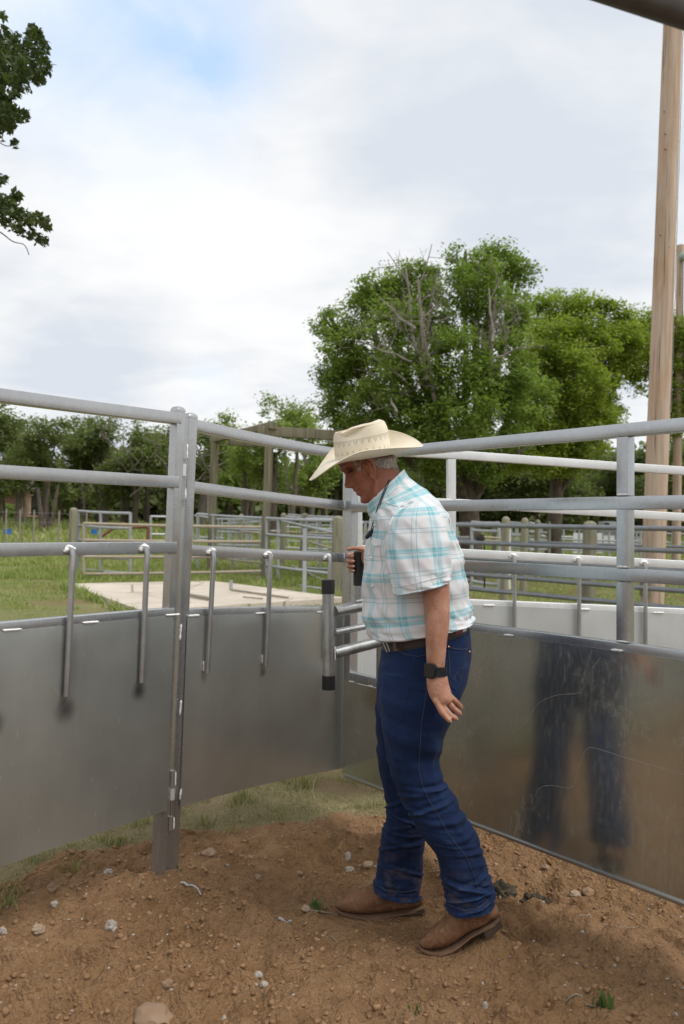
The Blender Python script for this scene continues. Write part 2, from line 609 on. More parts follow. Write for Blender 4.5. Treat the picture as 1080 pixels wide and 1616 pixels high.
def leaf_mat(name, cols, transl=0.35):
    m, nt, bs, co, out = new_mat(name)
    geo = nt.n('ShaderNodeNewGeometry')
    rnd = geo.outputs['Random Per Island']
    big = nt.noise(co.outputs['Object'], 0.55, 3)
    k = nt.math('ADD', nt.math('MULTIPLY', rnd, 0.6), nt.math('MULTIPLY_ADD', big, 1.2, -0.4))
    c = nt.ramp(k, [(i / (len(cols) - 1), q) for i, q in enumerate(cols)])
    setb(nt, bs, color=c, rough=0.5, spec=0.35)
    tr = nt.n('ShaderNodeBsdfTranslucent', ins={0: nt.mix(1.0, c, (1.0, 1.15, 0.55), 'MULTIPLY')})
    mx = nt.n('ShaderNodeMixShader', ins={0: transl, 1: bs.outputs[0], 2: tr.outputs[0]})
    nt.t.links.new(mx.outputs[0], out.inputs[0])
    return m


leaf_mat('oak_leaf', [(0.115, 0.170, 0.040), (0.210, 0.285, 0.068), (0.30, 0.365, 0.105)], 0.52)
leaf_mat('bright_oak_leaf', [(0.18, 0.235, 0.040), (0.28, 0.35, 0.064), (0.37, 0.42, 0.10)], 0.52)
leaf_mat('far_leaf', [(0.105, 0.130, 0.052), (0.160, 0.195, 0.070), (0.22, 0.25, 0.10)], 0.5)
leaf_mat('far_bright_leaf', [(0.15, 0.20, 0.055), (0.23, 0.295, 0.08), (0.31, 0.36, 0.115)], 0.5)
leaf_mat('near_leaf', [(0.035, 0.056, 0.022), (0.07, 0.10, 0.034), (0.13, 0.16, 0.055)])
leaf_mat('grass_blade', [(0.14, 0.16, 0.055), (0.26, 0.26, 0.11), (0.40, 0.35, 0.21), (0.50, 0.45, 0.32)], 0.25)
leaf_mat('meadow_blade', [(0.17, 0.25, 0.055), (0.235, 0.315, 0.080), (0.34, 0.365, 0.13), (0.46, 0.42, 0.23)], 0.25)
leaf_mat('weed_leaf', [(0.07, 0.12, 0.03), (0.12, 0.19, 0.05)], 0.3)

# ground: dirt and turf mixed by a vertex attribute broken up with noise
m, nt, bs, co, out = new_mat('soil_and_turf')
geo = nt.n('ShaderNodeNewGeometry')
p = geo.outputs['Position']
att = nt.n('ShaderNodeAttribute', attribute_name='dirt').outputs['Fac']
na = nt.noise(p, 1.3, 5, 0.6)
nb = nt.noise(p, 9, 6, 0.65)
nc = nt.noise(p, 60, 4, 0.6)
nd_ = nt.noise(p, 220, 3, 0.6)
dirt = nt.mix(nt.ramp(nb, [(0.32, 0), (0.68, 1)]), (0.212, 0.115, 0.054), (0.370, 0.225, 0.118))
dirt = nt.mix(nt.ramp(na, [(0.35, 0), (0.7, 0.6)]), dirt, (0.335, 0.208, 0.118))
dirt = nt.mix(nt.ramp(nc, [(0.58, 0), (0.72, 0.55)]), dirt, (0.115, 0.060, 0.034))
dirt = nt.mix(nt.ramp(nd_, [(0.66, 0), (0.74, 0.55)]), dirt, (0.40, 0.31, 0.24))
turf = nt.mix(nt.ramp(nb, [(0.35, 0), (0.65, 1)]), (0.24, 0.205, 0.105), (0.325, 0.262, 0.155))
turf = nt.mix(nt.ramp(na, [(0.48, 0), (0.66, 0.75)]), turf, (0.34, 0.25, 0.15))
fld = nt.noise(nt.mapping(p, (0.22, 0.55, 1)), 1.0, 5, 0.6)
turf2 = nt.mix(nt.ramp(fld, [(0.35, 0), (0.7, 1)]), (0.19, 0.215, 0.075), (0.31, 0.285, 0.145))
sy = nt.n('ShaderNodeSeparateXYZ', ins={0: p})
turf = nt.mix(nt.ramp(nt.math('MULTIPLY', sy.outputs[1], 0.05), [(0.3, 0), (0.5, 1)]), turf, turf2)
bare = nt.ramp(nt.noise(nt.mapping(p, (0.35, 0.35, 1), (4.2, 1.3, 0)), 1.6, 5), [(0.50, 0), (0.60, 0.8)])
turf = nt.mix(bare, turf, (0.27, 0.17, 0.10))
k = nt.math('ADD', att, nt.math('MULTIPLY_ADD', nb, 0.9, -0.45))
k = nt.ramp(k, [(0.35, 0), (0.62, 1)])
hgt = nt.math('ADD', nt.math('MULTIPLY', nc, 0.7), nt.math('MULTIPLY', nd_, 0.3))
ne = nt.noise(p, 24, 5, 0.7)
hgt = nt.math('ADD', hgt, nt.math('MULTIPLY', ne, 1.7))
vo = nt.n('ShaderNodeTexVoronoi', ins={'Vector': p, 'Scale': 75.0}).outputs['Distance']
hgt = nt.math('SUBTRACT', hgt, nt.math('MULTIPLY', vo, 0.5))
setb(nt, bs, color=nt.mix(k, turf, dirt), rough=0.95, spec=0.12, normal=nt.bump(hgt, 0.95, 0.024))

simple('dirt_clod', (0.19, 0.102, 0.049), (0.355, 0.214, 0.113), 12, 0.97, 0, 0.6, 120)
simple('dark_clod', (0.035, 0.028, 0.018), (0.085, 0.065, 0.04), 30, 0.97, 0, 0.8, 60)
simple('stone_earth', (0.21, 0.13, 0.078), (0.34, 0.235, 0.155), 9, 0.95, 0, 0.7, 40)
simple('stone_tan', (0.27, 0.19, 0.125), (0.41, 0.315, 0.23), 18, 0.9, 0, 0.5, 70)
simple('stone_grey', (0.29, 0.25, 0.215), (0.45, 0.405, 0.355), 22, 0.9, 0, 0.5, 80)
m, nt, bs, co, out = new_mat('concrete')
o = co.outputs['Object']
a_ = nt.noise(o, 0.9, 6, 0.65)
b_ = nt.noise(o, 7, 5, 0.7)
c_ = nt.n('ShaderNodeTexVoronoi', feature='DISTANCE_TO_EDGE', ins={'Vector': nt.mapping(o, (1, 1, .1)), 'Scale': 0.55}).outputs['Distance']
c = nt.mix(nt.ramp(a_, [(0.3, 0), (0.7, 1)]), (0.46, 0.40, 0.33), (0.66, 0.60, 0.515))
c = nt.mix(nt.ramp(b_, [(0.55, 0), (0.75, 0.5)]), c, (0.30, 0.245, 0.19))
c = nt.mix(nt.ramp(c_, [(0.004, 0.7), (0.012, 0)]), c, (0.17, 0.14, 0.11))
setb(nt, bs, color=c, rough=0.93, spec=0.15, normal=nt.bump(b_, 0.3, 0.01))
simple('twig', (0.20, 0.17, 0.13), (0.34, 0.30, 0.24), 40, 0.9)
simple('grey_chip', (0.30, 0.30, 0.31), (0.42, 0.42, 0.43), 40, 0.6)
simple('cow_wire', (0.25, 0.25, 0.25), (0.33, 0.33, 0.33), 4, 0.5, 0.6, 0)

# brick for the far house
m, nt, bs, co, out = new_mat('house_brick')
br = nt.n('ShaderNodeTexBrick', ins={'Vector': nt.mapping(co.outputs['Object'], (1, 1, 1), (0, 0, 0), (rad(90), 0, 0)), 'Color1': (0.26, 0.09, 0.07, 1), 'Color2': (0.33, 0.13, 0.10, 1), 'Mortar': (0.4, 0.33, 0.28, 1), 'Scale': 4.0})
setb(nt, bs, color=br.outputs[0], rough=0.9)
simple('pillar_stone', (0.42, 0.29, 0.19), (0.55, 0.40, 0.28), 3, 0.9)
simple('shingle', (0.09, 0.08, 0.075), (0.15, 0.14, 0.13), 3, 0.9)

# ------------- person materials
m, nt, bs, co, out = new_mat('skin')
o = co.outputs['Object']
a = nt.noise(o, 22, 4, 0.6)
b = nt.noise(o, 140, 3, 0.6)
c = nt.mix(nt.ramp(a, [(0.3, 0), (0.7, 1)]), (0.33, 0.145, 0.088), (0.52, 0.285, 0.195))
c = nt.mix(nt.ramp(b, [(0.58, 0), (0.75, 0.35)]), c, (0.30, 0.12, 0.075))
face = nt.n('ShaderNodeAttribute', attribute_name='ruddy').outputs['Fac']
c = nt.mix(nt.math('MULTIPLY', face, 0.85), c, (0.275, 0.100, 0.060))
setb(nt, bs, color=c, rough=0.52, sss=0.06, spec=0.35, normal=nt.bump(nt.math('ADD', nt.math('MULTIPLY', b, 0.6), nt.math('MULTIPLY', a, 0.9)), 0.45, 0.006))
bs.inputs['Subsurface Radius'].default_value = (0.008, 0.003, 0.0015)

m, nt, bs, co, out = new_mat('grey_hair')
a = nt.noise(nt.mapping(co.outputs['Object'], (160, 160, 45)), 1.0, 3, 0.6)
setb(nt, bs, color=nt.mix(nt.ramp(a, [(0.35, 0), (0.65, 1)]), (0.16, 0.125, 0.10), (0.42, 0.37, 0.32)), rough=0.65, normal=nt.bump(a, 0.7, 0.006))
simple('eye_dark', (0.02, 0.012, 0.01), (0.03, 0.02, 0.015), 20, 0.25, 0, 0)
simple('nail', (0.55, 0.33, 0.25), (0.60, 0.38, 0.30), 20, 0.35, 0, 0)

m, nt, bs, co, out = new_mat('denim')
o = co.outputs['Object']
tw = nt.n('ShaderNodeTexWave', wave_type='BANDS', bands_direction='DIAGONAL', ins={'Vector': o, 'Scale': 130, 'Distortion': 1.0, 'Detail': 2}).outputs['Fac']
a = nt.noise(nt.mapping(o, (1, 1, 0.6)), 7, 5, 0.6)
b = nt.noise(nt.mapping(o, (420, 420, 160)), 1.0, 2, 0.6)
geo = nt.n('ShaderNodeNewGeometry')
c = nt.mix(nt.ramp(a, [(0.3, 0), (0.72, 1)]), (0.0043, 0.0122, 0.045), (0.0096, 0.0255, 0.083))
c = nt.mix(nt.ramp(b, [(0.5, 0), (0.8, 0.5)]), c, (0.030, 0.062, 0.155))
wear = nt.ramp(geo.outputs['Pointiness'], [(0.515, 0), (0.57, 0.55)])
c = nt.mix(nt.math('MULTIPLY', wear, nt.ramp(a, [(0.4, 0.2), (0.6, 1)])), c, (0.038, 0.08, 0.18))
dustm = nt.n('ShaderNodeAttribute', attribute_name='dust').outputs['Fac']
c = nt.mix(nt.math('MULTIPLY', dustm, nt.ramp(nt.noise(nt.mapping(o, (1, 1, 2.5)), 14, 5, 0.65), [(0.50, 0), (0.75, 0.55)])), c, (0.17, 0.12, 0.085))
setb(nt, bs, color=c, rough=0.85, spec=0.2, sheen=0.03, normal=nt.bump(nt.math('ADD', nt.math('MULTIPLY', tw, 0.25), nt.math('MULTIPLY', b, 0.6)), 0.22, 0.0025))
simple('denim_stitch', (0.045, 0.055, 0.095), (0.08, 0.085, 0.12), 60, 0.8)
simple('copper', (0.55, 0.27, 0.16), (0.62, 0.32, 0.2), 60, 0.35, 0.9, 0)

m, nt, bs, co, out = new_mat('boot_leather')
o = co.outputs['Object']
a = nt.noise(o, 11, 5, 0.65)
b = nt.noise(o, 70, 4, 0.6)
c = nt.mix(nt.ramp(a, [(0.3, 0), (0.7, 1)]), (0.120, 0.053, 0.027), (0.23, 0.118, 0.064))
c = nt.mix(nt.ramp(b, [(0.50, 0), (0.68, 0.6)]), c, (0.30, 0.19, 0.12))
wp = nt.noise(nt.mapping(o, (30, 30, 70)), 1.0, 4, 0.7, 1.5)
c = nt.mix(nt.ramp(wp, [(0.58, 0), (0.66, 0.5)]), c, (0.06, 0.028, 0.016))
c = nt.mix(nt.ramp(nt.noise(o, 24, 3), [(0.66, 0), (0.74, 0.7)]), c, (0.05, 0.025, 0.018))
setb(nt, bs, color=c, rough=0.72, spec=0.25, normal=nt.bump(nt.math('ADD', a, nt.math('MULTIPLY', b, 0.4)), 0.4, 0.006))
simple('boot_sole', (0.15, 0.085, 0.05), (0.23, 0.14, 0.085), 20, 0.8)
simple('boot_heel', (0.05, 0.034, 0.025), (0.10, 0.07, 0.05), 20, 0.8)

# belt: dark tooled leather with woven lines
m, nt, bs, co, out = new_mat('belt_leather')
uvn = co.outputs['UV']
s = nt.n('ShaderNodeSeparateXYZ', ins={0: uvn})
ln = nt.ramp(nt.math('FRACT', nt.math('MULTIPLY', s.outputs[1], 7.0)), [(0.0, 0), (0.35, 1), (0.65, 0)])
ck = nt.ramp(nt.math('FRACT', nt.math('MULTIPLY', s.outputs[0], 90.0)), [(0.0, 0.2), (0.5, 1), (0.9, 0.2)])
inner = nt.ramp(s.outputs[1], [(0.14, 0), (0.2, 1), (0.80, 1), (0.86, 0)])
setb(nt, bs, color=nt.mix(nt.math('MULTIPLY', nt.math('MULTIPLY', ln, ck), inner), (0.018, 0.010, 0.007), (0.105, 0.06, 0.042)), rough=0.5, normal=nt.bump(nt.math('MULTIPLY', ln, ck), 0.5, 0.003))
m, nt, bs, co, out = new_mat('belt_beads')
uvn = co.outputs['UV']
s = nt.n('ShaderNodeSeparateXYZ', ins={0: uvn})
ch = nt.n('ShaderNodeTexVoronoi', ins={'Vector': nt.mapping(uvn, (60, 3.0, 1)), 'Scale': 1.0}).outputs['Color']
hs = nt.n('ShaderNodeSeparateColor', ins={0: ch})
beads = nt.ramp(hs.outputs[0], [(0.0, (0.25, 0.03, 0.03)), (0.3, (0.62, 0.60, 0.55)), (0.55, (0.05, 0.30, 0.33)), (0.8, (0.18, 0.02, 0.03))], 'CONSTANT')
edge = nt.ramp(s.outputs[1], [(0.2, 0), (0.24, 1), (0.76, 1), (0.8, 0)])
setb(nt, bs, color=nt.mix(edge, (0.02, 0.012, 0.009), beads), rough=0.5)

# hat straw
m, nt, bs, co, out = new_mat('hat_straw')
uvn = co.outputs['UV']
s = nt.n('ShaderNodeSeparateXYZ', ins={0: uvn})
wv = nt.n('ShaderNodeTexWave', wave_type='BANDS', bands_direction='X', ins={'Vector': nt.mapping(uvn, (1, 1, 1)), 'Scale': 55, 'Distortion': 0.6}).outputs['Fac']
wv2 = nt.n('ShaderNodeTexWave', wave_type='BANDS', bands_direction='Y', ins={'Vector': nt.mapping(uvn, (1, 1, 1)), 'Scale': 34, 'Distortion': 0.6}).outputs['Fac']
wt = nt.math('MULTIPLY', wv, wv2)
nz = nt.noise(co.outputs['Object'], 12, 4)
c = nt.mix(nt.ramp(nz, [(0.3, 0), (0.7, 1)]), (0.74, 0.665, 0.52), (0.845, 0.785, 0.65))
c = nt.mix(nt.math('MULTIPLY', wt, 0.30), c, (0.54, 0.43, 0.275))
# open-weave triangles round the crown: v in 1..2 on the crown, 0..1 on the brim
tri = nt.math('PINGPONG', nt.math('MULTIPLY', s.outputs[0], 26.0), 0.5)
vv = nt.math('SUBTRACT', s.outputs[1], 1.0)
dots = nt.n('ShaderNodeTexVoronoi', ins={'Vector': nt.mapping(uvn, (120, 42, 1)), 'Scale': 1.0, 'Randomness': 0.12}).outputs['Distance']
hole = nt.ramp(dots, [(0.30, 1), (0.40, 0)])
up = nt.math('MULTIPLY', nt.math('GREATER_THAN', nt.math('SUBTRACT', 0.47, vv), 0.0), nt.math('LESS_THAN', nt.math('SUBTRACT', 0.47, vv), nt.math('MULTIPLY_ADD', tri, 0.26, 0.03)))
lo = nt.math('MULTIPLY', nt.math('GREATER_THAN', nt.math('SUBTRACT', vv, 0.12), 0.0), nt.math('LESS_THAN', nt.math('SUBTRACT', vv, 0.12), nt.math('MULTIPLY', nt.math('SUBTRACT', 0.42, tri), 0.28)))
band = nt.math('MULTIPLY', hole, nt.math('MAXIMUM', up, lo))
c = nt.mix(nt.math('MULTIPLY', band, 0.58), c, (0.05, 0.035, 0.022))
setb(nt, bs, color=c, rough=0.7, spec=0.25, normal=nt.bump(nt.math('SUBTRACT', nt.math('MULTIPLY', wt, 0.4), band), 0.35, 0.003))

# plaid shirt: uv in metres
m, nt, bs, co, out = new_mat('plaid_shirt')
uvn = co.outputs['UV']
s = nt.n('ShaderNodeSeparateXYZ', ins={0: uvn})
o = co.outputs['Object']


def plaid(coord, period, off):
    f = nt.math('FRACT', nt.math('ADD', nt.math('DIVIDE', coord, period), off))
    thick = nt.ramp(f, [(0.0, 0), (0.040, 0), (0.055, .95), (0.110, .95), (0.122, 0.34), (0.195, 0.34), (0.207, .95), (0.255, .95), (0.27, 0), (1, 0)])
    thin = nt.ramp(f, [(0.0, 0.0), (0.128, 0), (0.132, .7), (0.144, .7), (0.148, 0), (0.56, 0), (0.565, 0.6), (0.58, .6), (0.585, 0), (0.66, 0), (0.665, 0.5), (0.68, 0.5), (0.685, 0), (1, 0)])
    pale = nt.ramp(f, [(0.0, 0.12), (0.03, 0.12), (0.28, 0.10), (0.34, 0), (0.5, 0.0), (0.56, 0.10), (0.68, 0.10), (0.74, 0), (1, 0.1)])
    return thick, thin, pale


tu, nu_, pu = plaid(s.outputs[0], 0.125, 0.30)
tv, nv_, pv = plaid(s.outputs[1], 0.132, 0.62)
base = nt.mix(nt.noise(o, 30, 3), (0.75, 0.74, 0.76), (0.84, 0.825, 0.84))
weave = nt.ramp(nt.math('FRACT', nt.math('MULTIPLY', s.outputs[0], 260.0)), [(0.0, 0.0), (0.5, 1.0), (1.0, 0.0)])
pal = nt.math('MAXIMUM', pu, pv)
c = nt.mix(pal, base, (0.25, 0.62, 0.70))
c = nt.mix(nt.math('MULTIPLY', tv, 0.70), c, (0.24, 0.60, 0.68))
c = nt.mix(nt.math('MULTIPLY', tu, 0.52), c, (0.26, 0.62, 0.70))
c = nt.mix(nt.math('MULTIPLY', tu, nt.math('MULTIPLY', tv, 0.6)), c, (0.11, 0.42, 0.51))
c = nt.mix(nt.math('MULTIPLY', nt.math('MAXIMUM', nu_, nv_), 0.8), c, (0.10, 0.36, 0.46))
setb(nt, bs, color=c, rough=0.9, spec=0.15, normal=nt.bump(nt.math('MULTIPLY_ADD', weave, 0.5, nt.noise(o, 90, 3)), 0.12, 0.002))
tr = nt.n('ShaderNodeBsdfTranslucent', ins={0: c})
mx = nt.n('ShaderNodeMixShader', ins={0: 0.12, 1: bs.outputs[0], 2: tr.outputs[0]})
nt.t.links.new(mx.outputs[0], out.inputs[0])
simple('snap_button', (0.75, 0.75, 0.76), (0.85, 0.85, 0.85), 40, 0.2, 0.2, 0)
simple('watch_black', (0.012, 0.012, 0.013), (0.02, 0.02, 0.021), 40, 0.35, 0.3, 0.1)
# ------------------------------------------------------------------ the round pen of steel panels
class Surf:
    """vertical sheet between two end lines; v = 0 plate bottom, v = 1 top of the panel"""

    def __init__(self, at0, ab0, at1, ab1, sag=0.0, ext0=0.0, ext1=0.0):
        self.at0, self.ab0, self.at1, self.ab1 = map(Vector, (at0, ab0, at1, ab1))
        if ext0 or ext1:
            d1, d0 = self.at1 - self.at0, self.ab1 - self.ab0
            L = Vector((d0.x, d0.y)).length
            a, b = -ext0 / L, 1 + ext1 / L
            self.at0, self.at1 = self.at0 + d1 * a, self.at0 + d1 * b
            self.ab0, self.ab1 = self.ab0 + d0 * a, self.ab0 + d0 * b
        d = self.ab1 - self.ab0
        self.L = Vector((d.x, d.y)).length
        n = Vector((d.y, -d.x, 0)).normalized()
        mid = (self.ab0 + self.ab1) / 2
        if n.dot(CAM - mid) < 0:
            n = -n
        self.n = n                      # towards the inside of the pen (camera side)
        self.sag = sag
        self.H = (self.at0 - self.ab0).length

    def p(self, u, v, off=0.0):
        a = self.ab0.lerp(self.at0, v)
        b = self.ab1.lerp(self.at1, v)
        return a.lerp(b, u) + self.n * (off - self.sag * 4 * u * (1 - u))

    def u_at(self, px, v):
        lo, hi = 0.0, 1.0
        best, bu = 1e9, 0
        for k in range(801):
            u = k / 800
            q = self.p(u, v)
            if (q - CAM).y > 0.2:
                e = abs(proj(q)[0] - px)
                if e < best:
                    best, bu = e, u
        return bu

    def hit(self, px, py, off=0.0):
        """point of the sheet seen at a pixel (sheet taken as ruled surface, few Newton steps on u, v)"""
        u, v = 0.5, 0.3
        for _ in range(40):
            q = self.p(u, v, off)
            x, y = proj(q)
            e = 1e-4
            x1, y1 = proj(self.p(u + e, v, off))
            x2, y2 = proj(self.p(u, v + e, off))
            J = Matrix((((x1 - x) / e, (x2 - x) / e), ((y1 - y) / e, (y2 - y) / e)))
            dlt = J.inverted() @ Vector((px - x, py - y))
            u += max(-.2, min(.2, dlt.x))
            v += max(-.2, min(.2, dlt.y))
        return self.p(u, v, off), u, v


R1, R2, R3, R4 = 1.0, 0.838, 0.672, 0.505       # tops of the rails as a share of the height
RH = 0.043


def rail_mesh(S, vtop, u0=0.0, u1=1.0, w=0.042, h=RH, n=14):
    mb = MB()
    vc = vtop - h / 2 / S.H
    mb.sweep([S.p(u0 + (u1 - u0) * k / n, vc) for k in range(n + 1)], rsq(w, h, 0.0025))
    return mb


def plate_mesh(S, u0, u1, v0, v1, off=0.0245, nu=40, nv=26, th=0.003, dent=0.0025, notch=None):
    mb = MB()
    vs = []
    for k in range(nu + 1):
        for j in range(nv + 1):
            u, v = u0 + (u1 - u0) * k / nu, v0 + (v1 - v0) * j / nv
            o = off
            e = min(k, nu - k, j, nv - j)
            if e > 0:
                o += dent * noise.noise(Vector((u * S.L * 2.1 + S.at0.x * 3, v * 3.0, 1.7)))
            vs.append(S.p(u, v, o))
    W = nv + 1
    fs = []
    for k in range(nu):
        for j in range(nv):
            a = k * W + j
            fs.append((a, a + W, a + W + 1, a + 1))
    mb.add(vs, fs)
    nfront = len(vs)
    mb.add([Vector(p) - S.n * th for p in vs], [tuple(reversed(f)) for f in fs])
    rim = [j for j in range(W)] + [k * W + nv for k in range(1, nu + 1)] + [nu * W + j for j in range(nv - 1, -1, -1)] + [k * W for k in range(nu - 1, 0, -1)]
    rf = []
    for i in range(len(rim)):
        a, b = rim[i], rim[(i + 1) % len(rim)]
        rf.append((a, b, b + nfront, a + nfront))
    for f in rf:
        mb.f.append(f)
        mb.mi.append(0)
    # return flange along the bottom: the sheet is folded back under
    return mb


def weld_bead(mb, p0, p1, r=0.006, seed=0, mi=0):
    """a lumpy bead of weld between two points"""
    p0, p1 = Vector(p0), Vector(p1)
    n = max(4, int((p1 - p0).length / 0.006))
    pts = [p0.lerp(p1, k / n) for k in range(n + 1)]
    rr = [r * (0.55 + 0.6 * abs(noise.noise(Vector((k * 0.9, seed * 3.1, 0.4))))) for k in range(n + 1)]
    rr[0] = rr[-1] = r * 0.3
    mb.tube(pts, rr, 7, True, mi)


def square_post(p_bot, p_top, w, facing, name, parent, mat='rail_metal', cap=True, d=None):
    mb = MB()
    axis = (Vector(p_top) - Vector(p_bot))
    prof = rsq(w, d or w, 0.003)
    n = 8
    mb.sweep([Vector(p_bot) + axis * (k / n) for k in range(n + 1)], prof, up=facing)
    o = mb.build(name, mat, parent)
    if cap:
        cb = MB()
        t = Vector(p_top)
        ax = axis.normalized()
        k = [(0.0, 1.03), (0.006, 1.03), (0.012, 0.92), (0.017, 0.7), (0.020, 0.35)]
        cb.sweep([t + ax * (a + 0.0005) for a, _ in k], prof, up=facing, scale=[s for _, s in k])
        cb.build('post_cap', mat, o)
    return o


def rod(S, u, vt, vb, parent, mat='rod_metal', seed=0, lean=0.0, welds=True):
    """a vertical bar welded under the third rail, standing off the sheet"""
    mb = MB()
    off = 0.042
    top = S.p(u, vt - 0.5 * RH / S.H, 0.024)
    a = S.p(u, vt - 1.0 * RH / S.H, off)
    b = S.p(u + lean, vb, off)
    mb.tube([top, top.lerp(a, .5) + S.n * 0.006 + V(0, 0, .006), a] + [a.lerp(b, k / 8) for k in range(1, 9)], 0.0105, 12)
    # flat tab at the foot
    tx = (S.p(u + 0.01, vb) - S.p(u, vb)).normalized()
    mb.box(S.p(u + lean, vb + 0.016, 0.034) - tx * 0.010, tx * 0.0045, S.n * 0.0085, V(0, 0, 0.02))
    o = mb.build('rod', mat, parent)
    wb = MB()
    wb.ball(top + V(0, 0, 0.002), 0.018, 0.013, 0.012, None, 12, 8, 0.5, seed)
    wb.ball(top + tx * 0.014 + V(0, 0, -0.004), 0.010, 0.008, 0.008, None, 10, 6, 0.6, seed + 3)
    wb.ball(top - tx * 0.013 + V(0, 0, -0.003), 0.010, 0.008, 0.009, None, 10, 6, 0.6, seed + 7)
    wb.build('weld_bead', 'weld', o)
    wb = MB()
    weld_bead(wb, S.p(u + lean, vb + 0.004, 0.030) - tx * 0.013, S.p(u + lean, vb + 0.03, 0.030) - tx * 0.013, 0.005, seed)
    wb.build('weld_bead', 'weld', o)
    return o


def plate_welds(S, us, v, parent, off=0.0265, ln=0.06, seed=0):
    for i, u in enumerate(us):
        mb = MB()
        du = ln / S.L / 2
        weld_bead(mb, S.p(u - du, v, off), S.p(u + du, v + 0.001, off), 0.0058, seed + i)
        mb.build('weld_bead', 'weld', parent)


# ---- left panel
A_t, A_b = at(282, 652, 3.03), at(259, 1274, 3.03)
P0t, P0b = at(0, 610, 2.49), at(0, 1371, 2.49)
dt, db = P0t - A_t, P0b - A_b
S_left = Surf(A_t, A_b, A_t + dt * 2.9, A_b + db * 2.9, sag=0.05)
# keep the visible stretch where the photograph has it: the bow is taken off again at the frame edge
tint_spots_l = []


def tint_spot_at(S, px, py, r):  # one soft dark patch mixed into the sheet colour
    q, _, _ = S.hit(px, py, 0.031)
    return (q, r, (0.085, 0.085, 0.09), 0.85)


tint_spots_l = [tint_spot_at(S_left, 104, 1122, (0.055, 0.062)), tint_spot_at(S_left, 221, 1092, (0.042, 0.05)), tint_spot_at(S_left, -8, 1140, (0.05, 0.06)),
            (S_left.hit(110, 1040, 0.031)[0], (0.05, 0.16), (0.12, 0.12, 0.125), 0.35), (S_left.hit(228, 1020, 0.031)[0], (0.04, 0.16), (0.12, 0.12, 0.125), 0.35)]  # longer, fainter dark patches on the sheet behind the two rods
plate_mat('left_sheet_metal', (0.47, 0.495, 0.475), 0.36, None, tint_spots_l, metal=0.80)

base = Vector((A_b.x, A_b.y, 0.0))
left_panel = empty('pen_fence', base, 'bare steel pen panel whose two rods end above dark spots, left of the hinge posts', 'fence panel', 'curved steel panels of the round pen')
for v in (R1, R2, R3):
    o = rail_mesh(S_left, v).build('rail', 'rail_metal', left_panel)
rail_mesh(S_left, R4).build('sheet_rail', 'rail_metal', left_panel)
rail_mesh(S_left, 0.036).build('bottom_rail', 'rail_metal', left_panel)
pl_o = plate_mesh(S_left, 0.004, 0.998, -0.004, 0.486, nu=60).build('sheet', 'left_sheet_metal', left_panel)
du = [S_left.u_at(px, 0.486) for px in (12, 136, 266)]
plate_welds(S_left, du, 0.488, pl_o, seed=5)
facing = S_left.n
top_l = at(281, 650, 3.03)
foot_l = at(249, 1400, 3.03)
post_l = square_post(foot_l - (top_l - foot_l) * 0.06, top_l, 0.041, S_left.n, 'post', left_panel)
for i, (xt, xb, yb) in enumerate(((115, 105, 1099), (232, 224, 1077), (-28, -45, 1125), (-200, -225, 1160), (-420, -460, 1210))):
    u0 = S_left.u_at(xt, R3 - .04)
    u0 = S_left.hit(xt, 885, 0.042)[1]
    q, u1, v1 = S_left.hit(xb, yb, 0.042)
    rod(S_left, u0, R3, v1, left_panel, seed=i, lean=u1 - u0)

# ---- middle panel
M_t, M_b = at(304, 662, 3.12), at(281, 1268, 3.12)
N_t, N_b = at(551, 712, 3.80), at(547, 1207, 3.80)
S_mid = Surf(M_t, M_b, N_t, N_b, sag=0.03)
tint_spots_m = [(S_mid.hit(672 - 255, 1062, 0.031)[0], (0.03, 0.03), (0.10, 0.10, 0.10), 0.5)]  # small dark patch below the middle rod's end
plate_mat('middle_sheet_metal', (0.49, 0.505, 0.485), 0.34, None, tint_spots_m, metal=0.78)
base = Vector((M_b.x, M_b.y, 0.0))
mid_panel = empty('pen_fence', base, 'bare steel pen panel with three rods, between the hinge posts and the man', 'fence panel', 'curved steel panels of the round pen')
for v in (R1, R2, R3):
    rail_mesh(S_mid, v).build('rail', 'rail_metal', mid_panel)
rail_mesh(S_mid, R4).build('sheet_rail', 'rail_metal', mid_panel)
rail_mesh(S_mid, 0.036).build('bottom_rail', 'rail_metal', mid_panel)
pm = plate_mesh(S_mid, -0.006, 0.99, -0.004, 0.486).build('sheet', 'middle_sheet_metal', mid_panel)
plate_welds(S_mid, [S_mid.u_at(px, 0.486) for px in (300, 406, 502)], 0.488, pm, seed=15)
for (y0, y1) in ((985, 1010), (1105, 1128), (1245, 1262)):
    a, b = S_mid.hit(286, y0, 0.033)[0], S_mid.hit(284, y1, 0.033)[0]
    wb = MB()
    weld_bead(wb, a, b, 0.006, y0)
    wb.build('weld_bead', 'weld', pm)
top_m, foot_m = at(300.5, 660, 3.11), at(268.5, 1393, 3.11)
post_m = square_post(foot_m - (top_m - foot_m) * 0.06, top_m, 0.042, S_mid.n, 'post', mid_panel)
for i, (xt, xb, yb) in enumerate(((337, 328, 1062), (427, 420.5, 1050), (521, 518, 1040))):
    u0 = S_mid.u_at(xt, R3 - .04)
    u0 = S_mid.hit(xt, 885, 0.042)[1]
    q, u1, v1 = S_mid.hit(xb, yb, 0.042)
    rod(S_mid, u0, R3, v1, mid_panel, seed=i + 10, lean=u1 - u0)
nb_, nt_ = S_mid.p(1, 0.0), S_mid.p(1, 1.0)
square_post(nb_, nt_, 0.041, S_mid.n, 'post', mid_panel)

